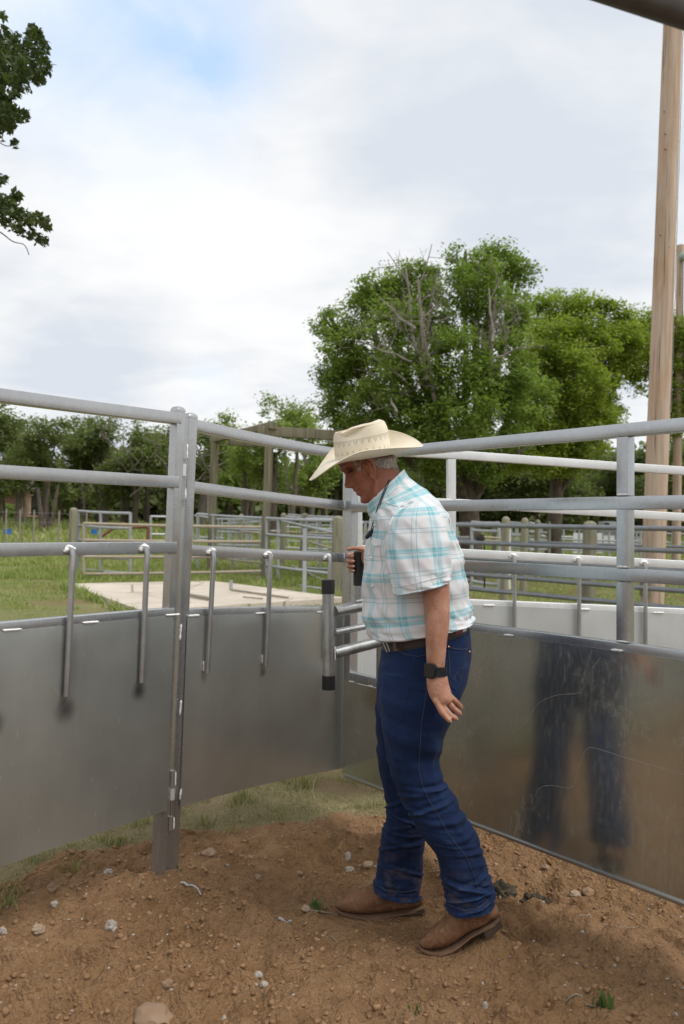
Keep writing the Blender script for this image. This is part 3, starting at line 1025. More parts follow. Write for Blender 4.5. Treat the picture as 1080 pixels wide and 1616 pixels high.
# hinge barrels between the two posts
for (y0, y1, mt_) in ((699, 725, 'rail_metal'), (732, 751, 'pale_rail_metal'), (769, 789, 'rail_metal'), (1216, 1242, 'rail_metal'), (1244, 1262, 'pale_rail_metal'), (1288, 1310, 'rail_metal')):
    t = (y0 - 700) / 690
    xm = 291.0 - 24.5 * t
    Yh = 3.045
    a, b = at(xm, y0, Yh), at(xm - 0.7, y1, Yh)
    hb = MB()
    hb.tube([a, b], 0.0115, 14)
    ho = hb.build('hinge_barrel', mt_, left_panel)
    wbm = MB()
    dx_ = 1 if mt_ == 'rail_metal' else -1
    weld_bead(wbm, a + V(0.012 * dx_, -0.002, -0.004), b + V(0.012 * dx_, -0.002, 0.004), 0.005, y0)
    wbm.build('hinge_weld', 'weld', ho)
hb = MB()
hb.tube([at(291.5, 700, 3.048), at(287.5, 800, 3.048)], 0.0075, 10)
hb.build('hinge_pin', 'rod_metal', left_panel)
hb = MB()
hb.tube([at(273, 1216, 3.048), at(269.5, 1318, 3.048)], 0.0075, 10)
hb.build('hinge_pin', 'rod_metal', left_panel)

# ---- back panel (its inside faces the camera, in a paler metal)
B0t, B0b = at(563, 704.5, 3.95), at(561, 1190, 3.95)
q0 = at(740, 712.5, 4.1)
q1 = at(1080, 737, 4.2)
z_top = lambda q: q


def back_end(px, ytop, yplate, Y):
    t, b = at(px, ytop, Y), at(px, yplate, Y)
    return t, t + (b - t) / 0.495


B1t, B1b = back_end(740, 712.5, 945.5, 4.10)
B2t, B2b = back_end(1080, 737, 960.5, 4.22)
B3t, B3b = back_end(1560, 770, 985, 4.15)
B0t, B0b = back_end(558.5, 702, 941, 3.96)
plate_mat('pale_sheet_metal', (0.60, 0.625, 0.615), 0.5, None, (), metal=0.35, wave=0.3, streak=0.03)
S_b1 = Surf(B0t, B0b, B1t, B1b, sag=0.012)
S_b2 = Surf(B1t, B1b, B2t, B2b, sag=0.01, ext1=0)
S_b3 = Surf(B2t, B2b, B3t, B3b, sag=0.02)


class Chain:
    """several surfaces end to end used as one"""

    def __init__(self, *s):
        self.s, self.H, self.n = s, s[0].H, s[1].n
        self.L = sum(x.L for x in s)
        self.at0 = s[0].at0

    def p(self, u, v, off=0.0):
        d = u * self.L
        for x in self.s:
            if d <= x.L or x is self.s[-1]:
                return x.p(d / x.L, v, off)
            d -= x.L

    u_at = Surf.u_at
    hit = Surf.hit


S_back = Chain(S_b1, S_b2, S_b3)
base = Vector((B1b.x, B1b.y, 0.0))
back_panel = empty('pen_fence', base, 'pale bright pen panel across the far side, seen over the gate sheet', 'fence panel', 'curved steel panels of the round pen')
for v in (R1, R2, R3):
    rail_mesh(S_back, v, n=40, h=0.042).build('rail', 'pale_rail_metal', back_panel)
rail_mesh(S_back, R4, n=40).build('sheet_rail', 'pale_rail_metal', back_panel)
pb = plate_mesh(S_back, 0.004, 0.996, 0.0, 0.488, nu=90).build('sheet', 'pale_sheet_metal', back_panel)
plate_welds(S_back, [S_back.u_at(px, 0.486) for px in (770, 920, 1036)], 0.488, pb, seed=25)
for px in (712,):
    u = S_back.u_at(px, 0.8)
    sp = MB()
    sp.sweep([S_back.p(u, v, 0.0) for v in (R4 - 0.004, 0.6, 0.8, R1 - 0.029)], rsq(0.042, 0.042, .0025), up=S_back.n)
    sp.build('upright', 'pale_rail_metal', back_panel)
sp = MB()
sp.sweep([S_back.p(0.006, v, 0.0) for v in (0.0, 0.3, 0.8, R1 - 0.002)], rsq(0.042, 0.042, .0025), up=S_back.n)
sp.build('post', 'pale_rail_metal', back_panel)
sp = MB()
sp.sweep([S_back.p(0.994, v, 0.0) for v in (0.0, 0.3, 0.8, R1 - 0.002)], rsq(0.042, 0.042, .0025), up=S_back.n)
sp.build('post', 'pale_rail_metal', back_panel)
for i, (px, yb) in enumerate(((808, 1075), (909.5, 1090), (1013, 1105), (1120, 1120), (1230, 1130))):
    u0 = S_back.u_at(px, R3 - .04)
    rod(S_back, u0, R3, 0.22, back_panel, seed=i + 20)
    sb = MB()   # stiffener behind the rod

# ---- the swinging gate
G_t, G_b = at(556.5, 712, 3.72), at(551, 1219, 3.72)
H_t, H_b = at(1080, 660, 2.50), at(1080, 1416, 2.50)
S_gate = Surf(G_t, G_b, H_t, H_b, sag=0.0, ext1=1.35)
plate_mat('gate_sheet_metal', (0.56, 0.59, 0.55), 0.145, ((0.36, 0.26, 0.10), 1.1, 0.5), [(S_gate.hit(588, 1100, 0.031)[0], (0.10, 0.10), (0.30, 0.21, 0.10), 0.55), (S_gate.hit(1030, 1066, 0.031)[0], (0.05, 0.06), (0.30, 0.12, 0.10), 0.35)], wave=0.2, metal=0.90)  # rust stain below the notch, and a faint red patch further right
base = Vector((G_b.x, G_b.y, 0.0))
gate = empty('swing_gate', base, 'half open swinging pen gate with scratched dark sheet reflecting the legs', 'gate')
for v in (R1, R2, R3 + 0.006):
    rail_mesh(S_gate, v, h=0.043).build('rail', 'gate_rail_metal', gate)
u_notch = S_gate.u_at(604, 0.45)
rail_mesh(S_gate, 0.513, u0=u_notch, h=0.043).build('sheet_rail', 'gate_rail_metal', gate)
rail_mesh(S_gate, 0.030, h=0.04).build('bottom_rail', 'gate_rail_metal', gate)
v_notch = S_gate.hit(575, 1068, 0.0)[2]
rail_mesh(S_gate, v_notch + 0.006, u0=0.0, u1=u_notch, h=0.04, n=3).build('sheet_rail', 'gate_rail_metal', gate)
gm = plate_mesh(S_gate, u_notch, 0.995, -0.004, 0.494, nu=60)
g2 = plate_mesh(S_gate, -0.006, u_notch, -0.004, v_notch - 0.022, nu=8, nv=20)
gm.add(g2.v, g2.f)
# scratches scored into the sheet: thin bright ribbons flush on its face
for trace in (((808, 1158), (830, 1140), (850, 1110), (880, 1097), (912, 1094), (925, 1080), (935, 1055), (950, 1035)),
              ((835, 1278), (850, 1246), (870, 1240), (903, 1243), (912, 1215), (925, 1184), (940, 1181), (985, 1195), (1080, 1222), (1140, 1236))):
    pp = []
    for i in range(len(trace) - 1):
        p0 = trace[max(i - 1, 0)]
        p1, p2 = trace[i], trace[i + 1]
        p3 = trace[min(i + 2, len(trace) - 1)]
        for k in range(5):
            t = k / 5
            pp.append(tuple(0.5 * (2 * p1[c] + (p2[c] - p0[c]) * t + (2 * p0[c] - 5 * p1[c] + 4 * p2[c] - p3[c]) * t * t + (3 * p1[c] - p0[c] - 3 * p2[c] + p3[c]) * t ** 3) for c in (0, 1)))
    pts = [S_gate.hit(x, y, 0.0285)[0] for x, y in pp]
    vs, fs = [], []
    for i, q in enumerate(pts):
        wd = 0.0005 * (0.45 + abs(noise.noise(Vector((i * 0.7, 3.1, 0)))) * 1.3)
        vs += [q + V(0, 0, wd), q - V(0, 0, wd)]
        if i:
            k = 2 * i
            fs.append((k - 2, k, k + 1, k - 1))
    gm.add(vs, fs, None, 1)
gp = gm.build('sheet', ['gate_sheet_metal', 'scratch'] if 'scratch' in MATS else ['gate_sheet_metal', 'pale_rail_metal'], gate)
plate_welds(S_gate, [S_gate.u_at(px, 0.494) for px in (810, 981)], 0.496, gp, seed=35, ln=0.045)
plate_welds(S_gate, [S_gate.u_at(px, v_notch) for px in (562, 592)], v_notch - 0.020, gp, seed=39, ln=0.035)
# bottom lip of the sheet
lip = MB()
lip.sweep([S_gate.p(0.995 * k / 10, -0.006, 0.027) for k in range(11)], rsq(0.012, 0.014, 0.003))
lip.build('sheet_lip', 'rod_metal', gp)
# uprights: one at the latch end, short pieces between the rails
sp = MB()
sp.sweep([S_gate.p(0.0, v, 0.0) for v in (0.0, 0.3, 0.7, 1.0)], rsq(0.0425, 0.0425, .0025), up=S_gate.n)
sp.build('post', 'gate_rail_metal', gate)
for px in (988, 1560):
    u = S_gate.u_at(px, 0.75) if px < 1100 else 0.985
    for va, vb in ((R2 + .002, R1 - 0.043 / S_gate.H - .001), (R3 + .008, R2 - 0.043 / S_gate.H - .001), (0.515, R3 + .006 - 0.043 / S_gate.H - .001)):
        sp = MB()
        sp.sweep([S_gate.p(u, va), S_gate.p(u, (va + vb) / 2), S_gate.p(u, vb)], rsq(0.0415, 0.0435, .0025), up=S_gate.n)
        uo = sp.build('upright', 'gate_rail_metal', gate)
        wbm = MB()
        tx = (S_gate.p(u + .01, .5) - S_gate.p(u, .5)).normalized()
        weld_bead(wbm, S_gate.p(u, va + 0.002, 0.023) - tx * 0.018, S_gate.p(u, va + 0.002, 0.023) + tx * 0.02, 0.004, px + va)
        wbm.build('upright_weld', 'weld', uo)
sp = MB()
un = u_notch
sp.sweep([S_gate.p(un, v, 0.0) for v in (v_notch, 0.45, 0.505)], rsq(0.04, 0.04, .005), up=S_gate.n)
sp.build('upright', 'gate_rail_metal', gate)

# push handle: two pipes out of the gate carrying a T bar, and an upright grip
D1 = 3.20
p_up0, p_up1 = at(528, 965, D1 + .02), at(640, 943, 3.46)
p_mid0, p_mid1 = at(529, 998, D1 + .06), at(640, 976, 3.46)
p_lo0, p_lo1 = at(527, 1031, D1 + .01), at(650, 1000, 3.46)
hd = MB()
tT, tB = at(518, 916, D1), at(519, 1087, D1)
hd.tube([tT, tT.lerp(tB, .33), tT.lerp(tB, .66), tB], 0.0235, 24)
hd.tube([p_up0, p_up0.lerp(p_up1, .5), p_up1], 0.0235, 20)
hd.tube([p_lo0, p_lo0.lerp(p_lo1, .5), p_lo1], 0.0225, 20)
ho = hd.build('push_handle', 'pipe_metal', gate)
g = MB()
for a, b in ((915, 937), (1066, 1088)):
    t0, t1 = tT.lerp(tB, (a - 916) / 171), tT.lerp(tB, (b - 916) / 171)
    g.tube([t0 + (t0 - t1) * .01, t0, t0.lerp(t1, .5), t1], [0.0225, 0.0265, 0.0268, 0.0265], 24)
    g.build('end_cap', 'black_rubber', ho)
    g = MB()
g = MB()
d_ = (p_mid1 - p_mid0).normalized()
g.tube([p_mid0, p_mid0.lerp(p_mid1, .5), p_mid1], 0.0135, 18, caps=False)
g.tube([p_mid0 + d_ * 0.002, p_mid0 + d_ * .05], 0.0105, 16)
g.build('latch_rod', 'pipe_metal', ho)
GRIP_T, GRIP_B = at(566.5, 872, 3.30), at(566.5, 924, 3.30)
g = MB()
g.tube([GRIP_B + V(0, 0, .01), at(567, 952, 3.30)], 0.0195, 20)
g.build('grip_stem', 'pipe_metal', ho)
g = MB()
g.tube([GRIP_T + V(0, 0, .006), GRIP_T + V(0, 0, .002), GRIP_T.lerp(GRIP_B, .5), GRIP_B], [0.017, 0.0215, 0.0225, 0.0225], 24)
g.build('hand_grip', 'black_rubber', ho)
wbm = MB()
weld_bead(wbm, at(562, 949, 3.275), at(574, 947, 3.275), 0.006, 3)
wbm.build('weld_bead', 'weld', ho)
wbm = MB()
weld_bead(wbm, at(529, 1020, D1 - .015), at(529.5, 1042, D1 - .015), 0.004, 8)
wbm.build('weld_bead', 'weld', ho)

# ---- the rest of the ring outside the frame closes the pen behind the camera (one plain panel each)
ring_c = Vector((0.55, 1.35, 0))
for k, (a0, a1, lbl) in enumerate(((205, 250, 'steel pen panel joining the dark-spotted panel outside the view'), (252, 300, 'steel pen panel behind the camera'), (302, 345, 'steel pen panel behind the camera towards the gate pivot'))):
    Rr = 2.75
    e0 = ring_c + V(math.cos(rad(a0)), math.sin(rad(a0)), 0) * Rr
    e1 = ring_c + V(math.cos(rad(a1)), math.sin(rad(a1)), 0) * Rr
    Sx = Surf(e0 + V(0, 0, 1.77), e0 + V(0, 0, .26), e1 + V(0, 0, 1.77), e1 + V(0, 0, .26), sag=0.18)
    if (ring_c - e0).dot(Sx.n) < 0:
        Sx.n = -Sx.n
    pp = empty('pen_fence', V(e0.x, e0.y, 0), lbl, 'fence panel', 'curved steel panels of the round pen')
    for v in (R1, R2, R3):
        rail_mesh(Sx, v).build('rail', 'rail_metal', pp)
    rail_mesh(Sx, R4).build('sheet_rail', 'rail_metal', pp)
    plate_mesh(Sx, 0.004, 0.996, 0, 0.488).build('sheet', 'left_sheet_metal', pp)
    square_post(e0 + V(0, 0, -.1), e0 + V(0, 0, 1.775), 0.055, Sx.n, 'post', pp)
    square_post(e1 + V(0, 0, -.1), e1 + V(0, 0, 1.775), 0.055, Sx.n, 'post', pp)

# ---- pipe arm overhead, top right
ov = MB()
a, b = at(900, -38, 1.30), at(1080, 19, 1.22)
dd = (b - a)
bend = [b + dd * 3.2]
e_dir = dd.normalized()
for k in range(1, 9):
    t_ = rad(90 * k / 8)
    bend.append(b + dd * 3.2 + e_dir * (.22 * math.sin(t_)) + V(0, 0, -.22 * (1 - math.cos(t_))))
foot = bend[-1].copy()
foot.z = -0.15
ov.tube([a - dd * 0.6, a, b] + bend + [bend[-1].lerp(foot, .4), foot], 0.0225, 24)
op = ov.build('overhead_pipe', 'brown_pipe', None, origin=V(foot.x, foot.y, 0))
tag(op, 'dark round pipe crossing close overhead in the upper corner of the frame', 'pipe')
# ------------------------------------------------------------------ ground sheet
def grow(start, step, lim, k=1.12):
    out, x = [], start
    while x < lim:
        step *= k
        x += step
        out.append(x)
    return out


xs_c = np.arange(-2.1, 2.4001, 0.0085)
xs = np.array([-v for v in reversed(grow(2.1, 0.0085, 420, 1.10))] + list(xs_c) + grow(2.4, 0.0085, 420, 1.10))
ys_c = np.arange(1.75, 4.7001, 0.0085)
ys = np.array([1.75 - v for v in reversed(grow(0, 0.0085, 420, 1.12))] + list(ys_c) + grow(4.7, 0.0085, 460, 1.06))
GX, GY = np.meshgrid(xs, ys, indexing='ij')
GZ = gh(GX, GY)
verts = np.stack([GX, GY, GZ], -1).reshape(-1, 3)
nx, ny = len(xs), len(ys)
I = (np.arange(nx - 1)[:, None] * ny + np.arange(ny - 1)[None, :]).ravel()
faces = np.stack([I, I + ny, I + ny + 1, I + 1], -1)
gr = fast('ground', verts, faces, 'soil_and_turf', None, True)
tag(gr, 'reddish brown bare soil in the pen running into rough green turf', 'ground', None, 'structure')
att = gr.data.attributes.new('dirt', 'FLOAT', 'POINT')
att.data.foreach_set('value', dirt_mask(GX, GY).ravel().astype(np.float32))

# ------------------------------------------------------------------ grass blades (uncountable: stuff)


def blades(n, xf, yf, h0, h1, w, keep, lean=0.5, tri=True):
    x, y = xf(n), yf(n)
    k = keep(x, y)
    x, y = x[k], y[k]
    n = len(x)
    z = gh(x, y) - 0.004
    h = RNG.uniform(h0, h1, n) * (0.5 + 0.9 * np.clip(0.5 + pn(x * 1.7, y * 1.7), 0, 1.2))
    ang = RNG.uniform(0, 2 * PI, n)
    wx, wy = np.cos(ang) * w * (0.6 + RNG.random(n)), np.sin(ang) * w * (0.6 + RNG.random(n))
    la = RNG.uniform(0, 2 * PI, n)
    ll = np.abs(RNG.normal(0, lean, n)) * h
    lx, ly = np.cos(la) * ll, np.sin(la) * ll
    b0 = np.stack([x - wx, y - wy, z], -1)
    b1 = np.stack([x + wx, y + wy, z], -1)
    m0 = np.stack([x - wx * .8 + lx * .35, y - wy * .8 + ly * .35, z + h * .6], -1)
    m1 = np.stack([x + wx * .8 + lx * .35, y + wy * .8 + ly * .35, z + h * .6], -1)
    t0 = np.stack([x + lx - wx * .1, y + ly - wy * .1, z + h * .95], -1)
    t1 = np.stack([x + lx + wx * .1, y + ly + wy * .1, z + h * .95], -1)
    vs = np.stack([b0, b1, m0, m1, t0, t1], 1).reshape(-1, 3)
    i = np.arange(n)[:, None] * 6
    f = np.concatenate([i + np.array([[0, 1, 3, 2]]), i + np.array([[2, 3, 5, 4]])], 0)
    return vs, f


def tufts(n, cx, cy, spread, per):
    """cluster centres -> blade root sampler"""
    X = np.repeat(cx, per) + RNG.normal(0, spread, len(cx) * per)
    Y = np.repeat(cy, per) + RNG.normal(0, spread, len(cx) * per)
    return X, Y


def merge(parts):
    vs, fs, o = [], [], 0
    for v, f in parts:
        vs.append(v)
        fs.append(f + o)
        o += len(v)
    return np.concatenate(vs), np.concatenate(fs)


parts = []
# thin scattered blades just outside the pen
parts.append(blades(80000, lambda n: RNG.uniform(-3.0, 1.4, n), lambda n: RNG.uniform(2.3, 5.6, n), 0.010, 0.036, 0.0013,
                    lambda x, y: (dirt_mask(x, y) < 0.30 + 0.2 * RNG.random(len(x))) & (pn(x * 3, y * 3) > -0.30), 1.3))
# tufts
cx, cy = RNG.uniform(-3.0, 1.4, 210), RNG.uniform(2.2, 6.0, 210)
k = dirt_mask(cx, cy) < 0.25
cx, cy = cx[k], cy[k]
X, Y = tufts(0, cx, cy, 0.030, 34)
parts.append(blades(len(X), lambda n: X, lambda n: Y, 0.02, 0.075, 0.0018, lambda x, y: np.ones(len(x), bool), 0.55))
# hand-placed tufts seen in the photograph
for px, py, n, h in ((185, 1330, 90, .10), (170, 1325, 60, .09), (60, 1352, 50, .07), (120, 1372, 40, .05), (380, 1268, 90, .10), (480, 1245, 90, .09), (560, 1236, 90, .08), (362, 1312, 26, .05), (18, 1425, 50, .06), (10, 1440, 40, .06), (320, 1300, 60, .06), (215, 1300, 60, .08), (440, 1290, 40, .05), (600, 1250, 60, .07)):
    q = on_ground(px, py)
    X1, Y1 = tufts(0, np.array([q.x]), np.array([q.y]), 0.03, n)
    parts.append(blades(n, lambda m: X1, lambda m: Y1, h * .5, h, 0.0018, lambda x, y: np.ones(len(x), bool), 0.5))
vs, fs = merge(parts)
o = fast('grass', vs, fs, 'grass_blade')
tag(o, 'patchy green and straw coloured grass growing just outside the pen sheets', 'grass', None, 'stuff')

parts = []


SLAB = [on_ground(*c, 0.10) for c in ((225, 964), (548, 943), (335, 916.5), (104, 921))]


def slab_free(x, y):
    ins = np.ones(len(x), bool)
    for i in range(4):
        a, b = SLAB[i], SLAB[(i + 1) % 4]
        ins &= ((b.x - a.x) * (y - a.y) - (b.y - a.y) * (x - a.x)) > -0.05
    return ~ins


# the meadow beyond, denser and taller, wider blades with distance
for y0, y1, n, h0, h1, wd in ((6.0, 12, 30000, .015, .05, .004), (12, 22, 60000, .02, .06, .007), (22, 36, 52000, .06, .20, .013), (36, 64, 36000, .12, .42, .03)):
    yy = RNG.uniform(y0, y1, n)
    xx = RNG.uniform(-0.52, 0.52, n) * yy
    parts.append(blades(n, lambda m: xx, lambda m: yy, h0, h1, wd, lambda x, y: slab_free(x, y) & (pn(x * .6, y * .6) > np.where(y < 13, .05, -0.45)), 0.5))
for (ia, ib, n) in ((3, 0, 2600), (2, 3, 2200), (1, 2, 1800)):
    tt_ = RNG.random(n)
    a, b = SLAB[ia], SLAB[ib]
    jx, jy = RNG.normal(0, .09, n), RNG.normal(0, .09, n)
    X2, Y2 = a.x + (b.x - a.x) * tt_ + jx, a.y + (b.y - a.y) * tt_ + jy
    parts.append(blades(n, lambda m: X2, lambda m: Y2, .06, .22, .007, lambda x, y: (pn(x * 1.3, y * 1.3) > -.25) & slab_free(x, y), 0.6))
# taller unmown strip along the pipe fence
yy = RNG.uniform(17.5, 21.0, 16000)
xx = RNG.uniform(-8, 2, 16000)
parts.append(blades(16000, lambda m: xx, lambda m: yy,   .05, .17, .008, lambda x, y: slab_free(x, y), 0.45))
vs, fs = merge(parts)
o = fast('meadow', vs, fs, 'meadow_blade')
tag(o, 'green and yellowing meadow grass beyond the pen and round the concrete', 'meadow', None, 'stuff')

# ------------------------------------------------------------------ clods, pebbles, stones, twigs


def lump(rx, ry, rz, seed, lvl=2, jag=0.35):
    bm = bmesh.new()
    bmesh.ops.create_icosphere(bm, subdivisions=lvl, radius=1.0)
    for v in bm.verts:
        d = v.co.normalized()
        k = 1 + jag * noise.noise(d * 1.6 + V(seed * 2.3, seed, 1)) + jag * .5 * noise.noise(d * 4 + V(seed, 3, seed))
        v.co = V(d.x * rx * k, d.y * ry * k, d.z * rz * k)
    vs = np.array([v.co[:] for v in bm.verts])
    fs = np.array([[v.index for v in f.verts] for f in bm.faces])
    bm.free()
    return vs, fs


LIB = [lump(1, RNG.uniform(.55, .95), RNG.uniform(.35, .7), s * 1.37 + .4, 1, 0.95) for s in range(24)]


def scatter(n, xf, yf, r0, r1, keep, p=2.5):
    x, y = xf(n), yf(n)
    k = keep(x, y)
    x, y = x[k], y[k]
    r = r0 + (r1 - r0) * RNG.random(len(x)) ** p
    z = gh(x, y)
    parts = []
    for i in range(len(x)):
        vs, fs = LIB[i % len(LIB)]
        a = RNG.uniform(0, 2 * PI)
        c, s = math.cos(a), math.sin(a)
        q = np.stack([(vs[:, 0] * c - vs[:, 1] * s) * r[i] + x[i], (vs[:, 0] * s + vs[:, 1] * c) * r[i] + y[i], vs[:, 2] * r[i] + z[i] + r[i] * .05], -1)
        parts.append((q, fs))
    return merge(parts)


def in_pen(x, y):
    return dirt_mask(x, y) > 0.35


def off_feet(x, y):
    ok = np.ones(len(x), bool)
    for fx, fy, fz, fr in FEET:
        ok &= (x - fx) ** 2 + (y - fy) ** 2 > (fr * .75) ** 2
    return ok


clump = lambda x, y: in_pen(x, y) & off_feet(x, y) & (pn(x * 3.1, y * 3.1) + 0.5 * pn(x * 9, y * 9) > RNG.uniform(-0.5, 0.7, len(x)))
vs, fs = scatter(46000, lambda n: RNG.uniform(-1.6, 2.2, n), lambda n: RNG.uniform(1.75, 4.3, n), 0.0014, 0.0145, clump, 4.5)
o = fast('soil_clods', vs, fs, 'dirt_clod')
tag(o, 'small crumbs and clods of loose brown soil across the pen', 'soil', None, 'stuff')
vs, fs = scatter(1800, lambda n: RNG.uniform(-1.6, 2.2, n), lambda n: RNG.uniform(1.75, 4.3, n), 0.0015, 0.008, lambda x, y: in_pen(x, y) & off_feet(x, y), 3.0)
o = fast('gravel', vs, fs, 'stone_grey', smooth=True)
tag(o, 'tiny pale pebbles strewn over the soil', 'gravel', None, 'stuff')

STONES = [
    (330, 1348, 24, 15, 'stone_earth', 'biggest tan stone in the soil right of the hinge posts'),
    (175, 1464, 20, 17, 'stone_grey', 'pale grey angular stone between the two hinge posts and the lower edge'),
    (60, 1467, 20, 14, 'stone_tan', 'flat tan stone near the soil edge under the dark-spotted panel'),
    (171, 1387, 14, 9, 'stone_grey', 'small grey stone just left of the hinge post foot'),
    (82, 1418, 15, 14, 'stone_earth', 'brownish stone lying against a second one by the turf edge'),
    (86, 1435, 11, 9, 'stone_grey', 'grey stone touching the brownish stone by the turf edge'),
    (407, 1388, 13, 11, 'stone_earth', 'round brown stone alone in the middle of the soil'),
    (472, 1376, 12, 9, 'stone_earth', 'brown stone at the edge of the shallow dip'),
    (549, 1358, 9, 13, 'stone_grey', 'upright pale stone at the rear rim of the shallow dip'),
    (552, 1382, 14, 8, 'stone_grey', 'flat pale stone at the front rim of the shallow dip'),
    (581, 1379, 16, 9, 'stone_tan', 'pale tan stone next to the trouser hem of the front leg'),
    (483, 1441, 16, 8, 'stone_tan', 'tan stone beside the green sprig at the boot toe'),
    (407, 1548, 14, 8, 'stone_grey', 'white stone, larger of a touching pair low in the soil'),
    (417, 1556, 13, 8, 'stone_grey', 'white stone, nearer of a touching pair low in the soil'),
    (354, 1602, 8, 7, 'stone_grey', 'small white stone at the very bottom of the view'),
    (766, 1577, 9, 12, 'stone_grey', 'white upright chip of stone below the near boot'),
    (908, 1406, 18, 9, 'stone_tan', 'pale slab of stone right of the dark hole'),
    (928, 1404, 18, 14, 'stone_earth', 'rounded earthy stone beside the pale slab'),
    (862, 1365, 14, 8, 'stone_earth', 'earthy stone below the gate sheet edge'),
    (240, 1592, 66, 30, 'stone_earth', 'large half buried tan rock in the lower left soil'),
    (264, 1558, 18, 14, 'stone_earth', 'brown stone just above the half buried rock'),
    (320, 1375 + 8, 8, 7, 'stone_grey', 'tiny white stone below the biggest tan stone'),
    (4, 1480, 12, 12, 'stone_grey', 'pale stone cut by the left frame edge'),
    (718, 1465, 11, 8, 'stone_grey', 'grey stone just behind the near boot heel'),
]
for i, (px, py, wpx, hpx, mt, lb) in enumerate(STONES):
    q = on_ground(px, py + hpx * .3)
    sc = q.y / FPX / 2
    vs, fs = lump(wpx * sc, wpx * sc * .85, hpx * sc * 1.15, 31 + i * 3.7, 3, 0.36 if i != 19 else 0.2)
    q.z = g1(q.x, q.y)
    if i == 19:
        q.z -= hpx * sc * .75
    mb = MB()
    mb.add([V(*v) + q + V(0, 0, hpx * sc * .45) for v in vs], [tuple(int(a) for a in f) for f in fs])
    o = mb.build('stone', mt, None, origin=q, angle=28)
    tag(o, lb, 'stone', 'stones lying on the soil')

# dark damp clods thrown up by the hole
for (px, py, wpx, hpx, lb, sd) in ((790, 1388, 42, 26, 'dark damp clod left of the hole under the gate sheet', 3), (846, 1394, 40, 24, 'dark damp clod right of the hole under the gate sheet', 9)):
    q = on_ground(px, py + hpx * .4)
    sc = q.y / FPX / 2
    vs, fs = lump(wpx * sc, wpx * sc * .7, hpx * sc * 1.1, sd, 4, 0.75)
    q.z = g1(q.x, q.y) - 0.006
    mb = MB()
    mb.add([V(*v) + q + V(0, 0, hpx * sc * .35) for v in vs], [tuple(int(a) for a in f) for f in fs])
    tag(mb.build('soil_clod', 'dark_clod', None, origin=q, angle=25), lb, 'clod', 'dark clods by the hole')

# twigs and bits
TW = [((285, 1414), (317, 1424), .0045, 'grey_chip', 'grey flat stick lying in the soil right of the hinge posts'),
      ((440, 1461), (460, 1467), .0055, 'grey_chip', 'short grey stick at the middle of the soil'),
      ((893, 1586), (941, 1602), .003, 'twig', 'pale straight stick in the lower right soil'),
      ((915, 1456), (1005, 1464), .0028, 'twig', 'long dry grass stalk on the soil under the gate sheet'),
      ((490, 1449), (570, 1441), .0024, 'twig', 'thin dry stem at the toe of the front boot'),
      ((520, 1480), (545, 1488), .002, 'twig', 'tiny pale straw in front of the boots')]
for a, b, r, mt, lb in TW:
    p, q = on_ground(*a), on_ground(*b)
    pts = []
    for k in range(7):
        c = p.lerp(q, k / 6)
        c.z = g1(c.x, c.y) + r * 1.2 + 0.004 * math.sin(k * 1.3)
        c.y += 0.006 * noise.noise(V(k * .8, r * 900, 0))
        pts.append(c)
    mb = MB()
    mb.tube(pts, [r * (1 - .4 * k / 6) for k in range(7)], 7)
    tag(mb.build('twig', mt, None, origin=pts[3]), lb, 'twig', 'sticks and stalks on the soil')

# small weeds
for px, py, n, h, lb in ((658, 1590, 12, .035, 'tiny green weed below the near boot in the lower soil'), (955, 1604, 8, .05, 'broad bladed green weed cut by the lower frame edge'), (500, 1442, 26, .04, 'green sprig on the soil at the front boot toe'), (280, 1382, 10, .03, 'small green weed at the hinge post foot')):
    q = on_ground(px, py)
    X1, Y1 = tufts(0, np.array([q.x]), np.array([q.y]), 0.012, n)
    vs, fs = blades(n, lambda m: X1, lambda m: Y1, h * .6, h, 0.003 if h < .045 else .006, lambda x, y: np.ones(len(x), bool), 0.7)
    o = fast('weed', vs, fs, 'weed_leaf', None, False, (q.x, q.y, g1(q.x, q.y)))
    tag(o, lb, 'weed', 'weeds in the soil')
# ------------------------------------------------------------------ concrete slab
mb = MB()
n = 14
top = []
for i in range(n + 1):
    for j in range(n + 1):
        a = SLAB[0].lerp(SLAB[1], i / n)
        b = SLAB[3].lerp(SLAB[2], i / n)
        q = a.lerp(b, j / n)
        q.z = 0.10 + 0.006 * noise.noise(V(q.x, q.y, 0))
        if i in (0, n) or j in (0, n):
            q.x += 0.02 * noise.noise(V(q.x * 4, q.y * 4, 2))
            q.y += 0.02 * noise.noise(V(q.x * 4, q.y * 4, 6))
        top.append(q)
W = n + 1
mb.add(top, [(i * W + j, (i + 1) * W + j, (i + 1) * W + j + 1, i * W + j + 1) for i in range(n) for j in range(n)])
rim = [i * W for i in range(W)] + [n * W + j for j in range(1, W)] + [i * W + n for i in range(n - 1, -1, -1)] + [j for j in range(n - 1, 0, -1)]
o0 = len(mb.v)
mb.add([top[i] - V(0, 0, 0.4) for i in rim], [])
for k in range(len(rim)):
    a, b = k, (k + 1) % len(rim)
    mb.f.append((rim[b], rim[a], o0 + a, o0 + b))
    mb.mi.append(0)
o = mb.build('pavement', 'concrete', None, origin=(SLAB[0].x, SLAB[0].y, 0.0), angle=30)
tag(o, 'low weathered concrete slab in the grass behind the pen', 'slab', None, 'structure')
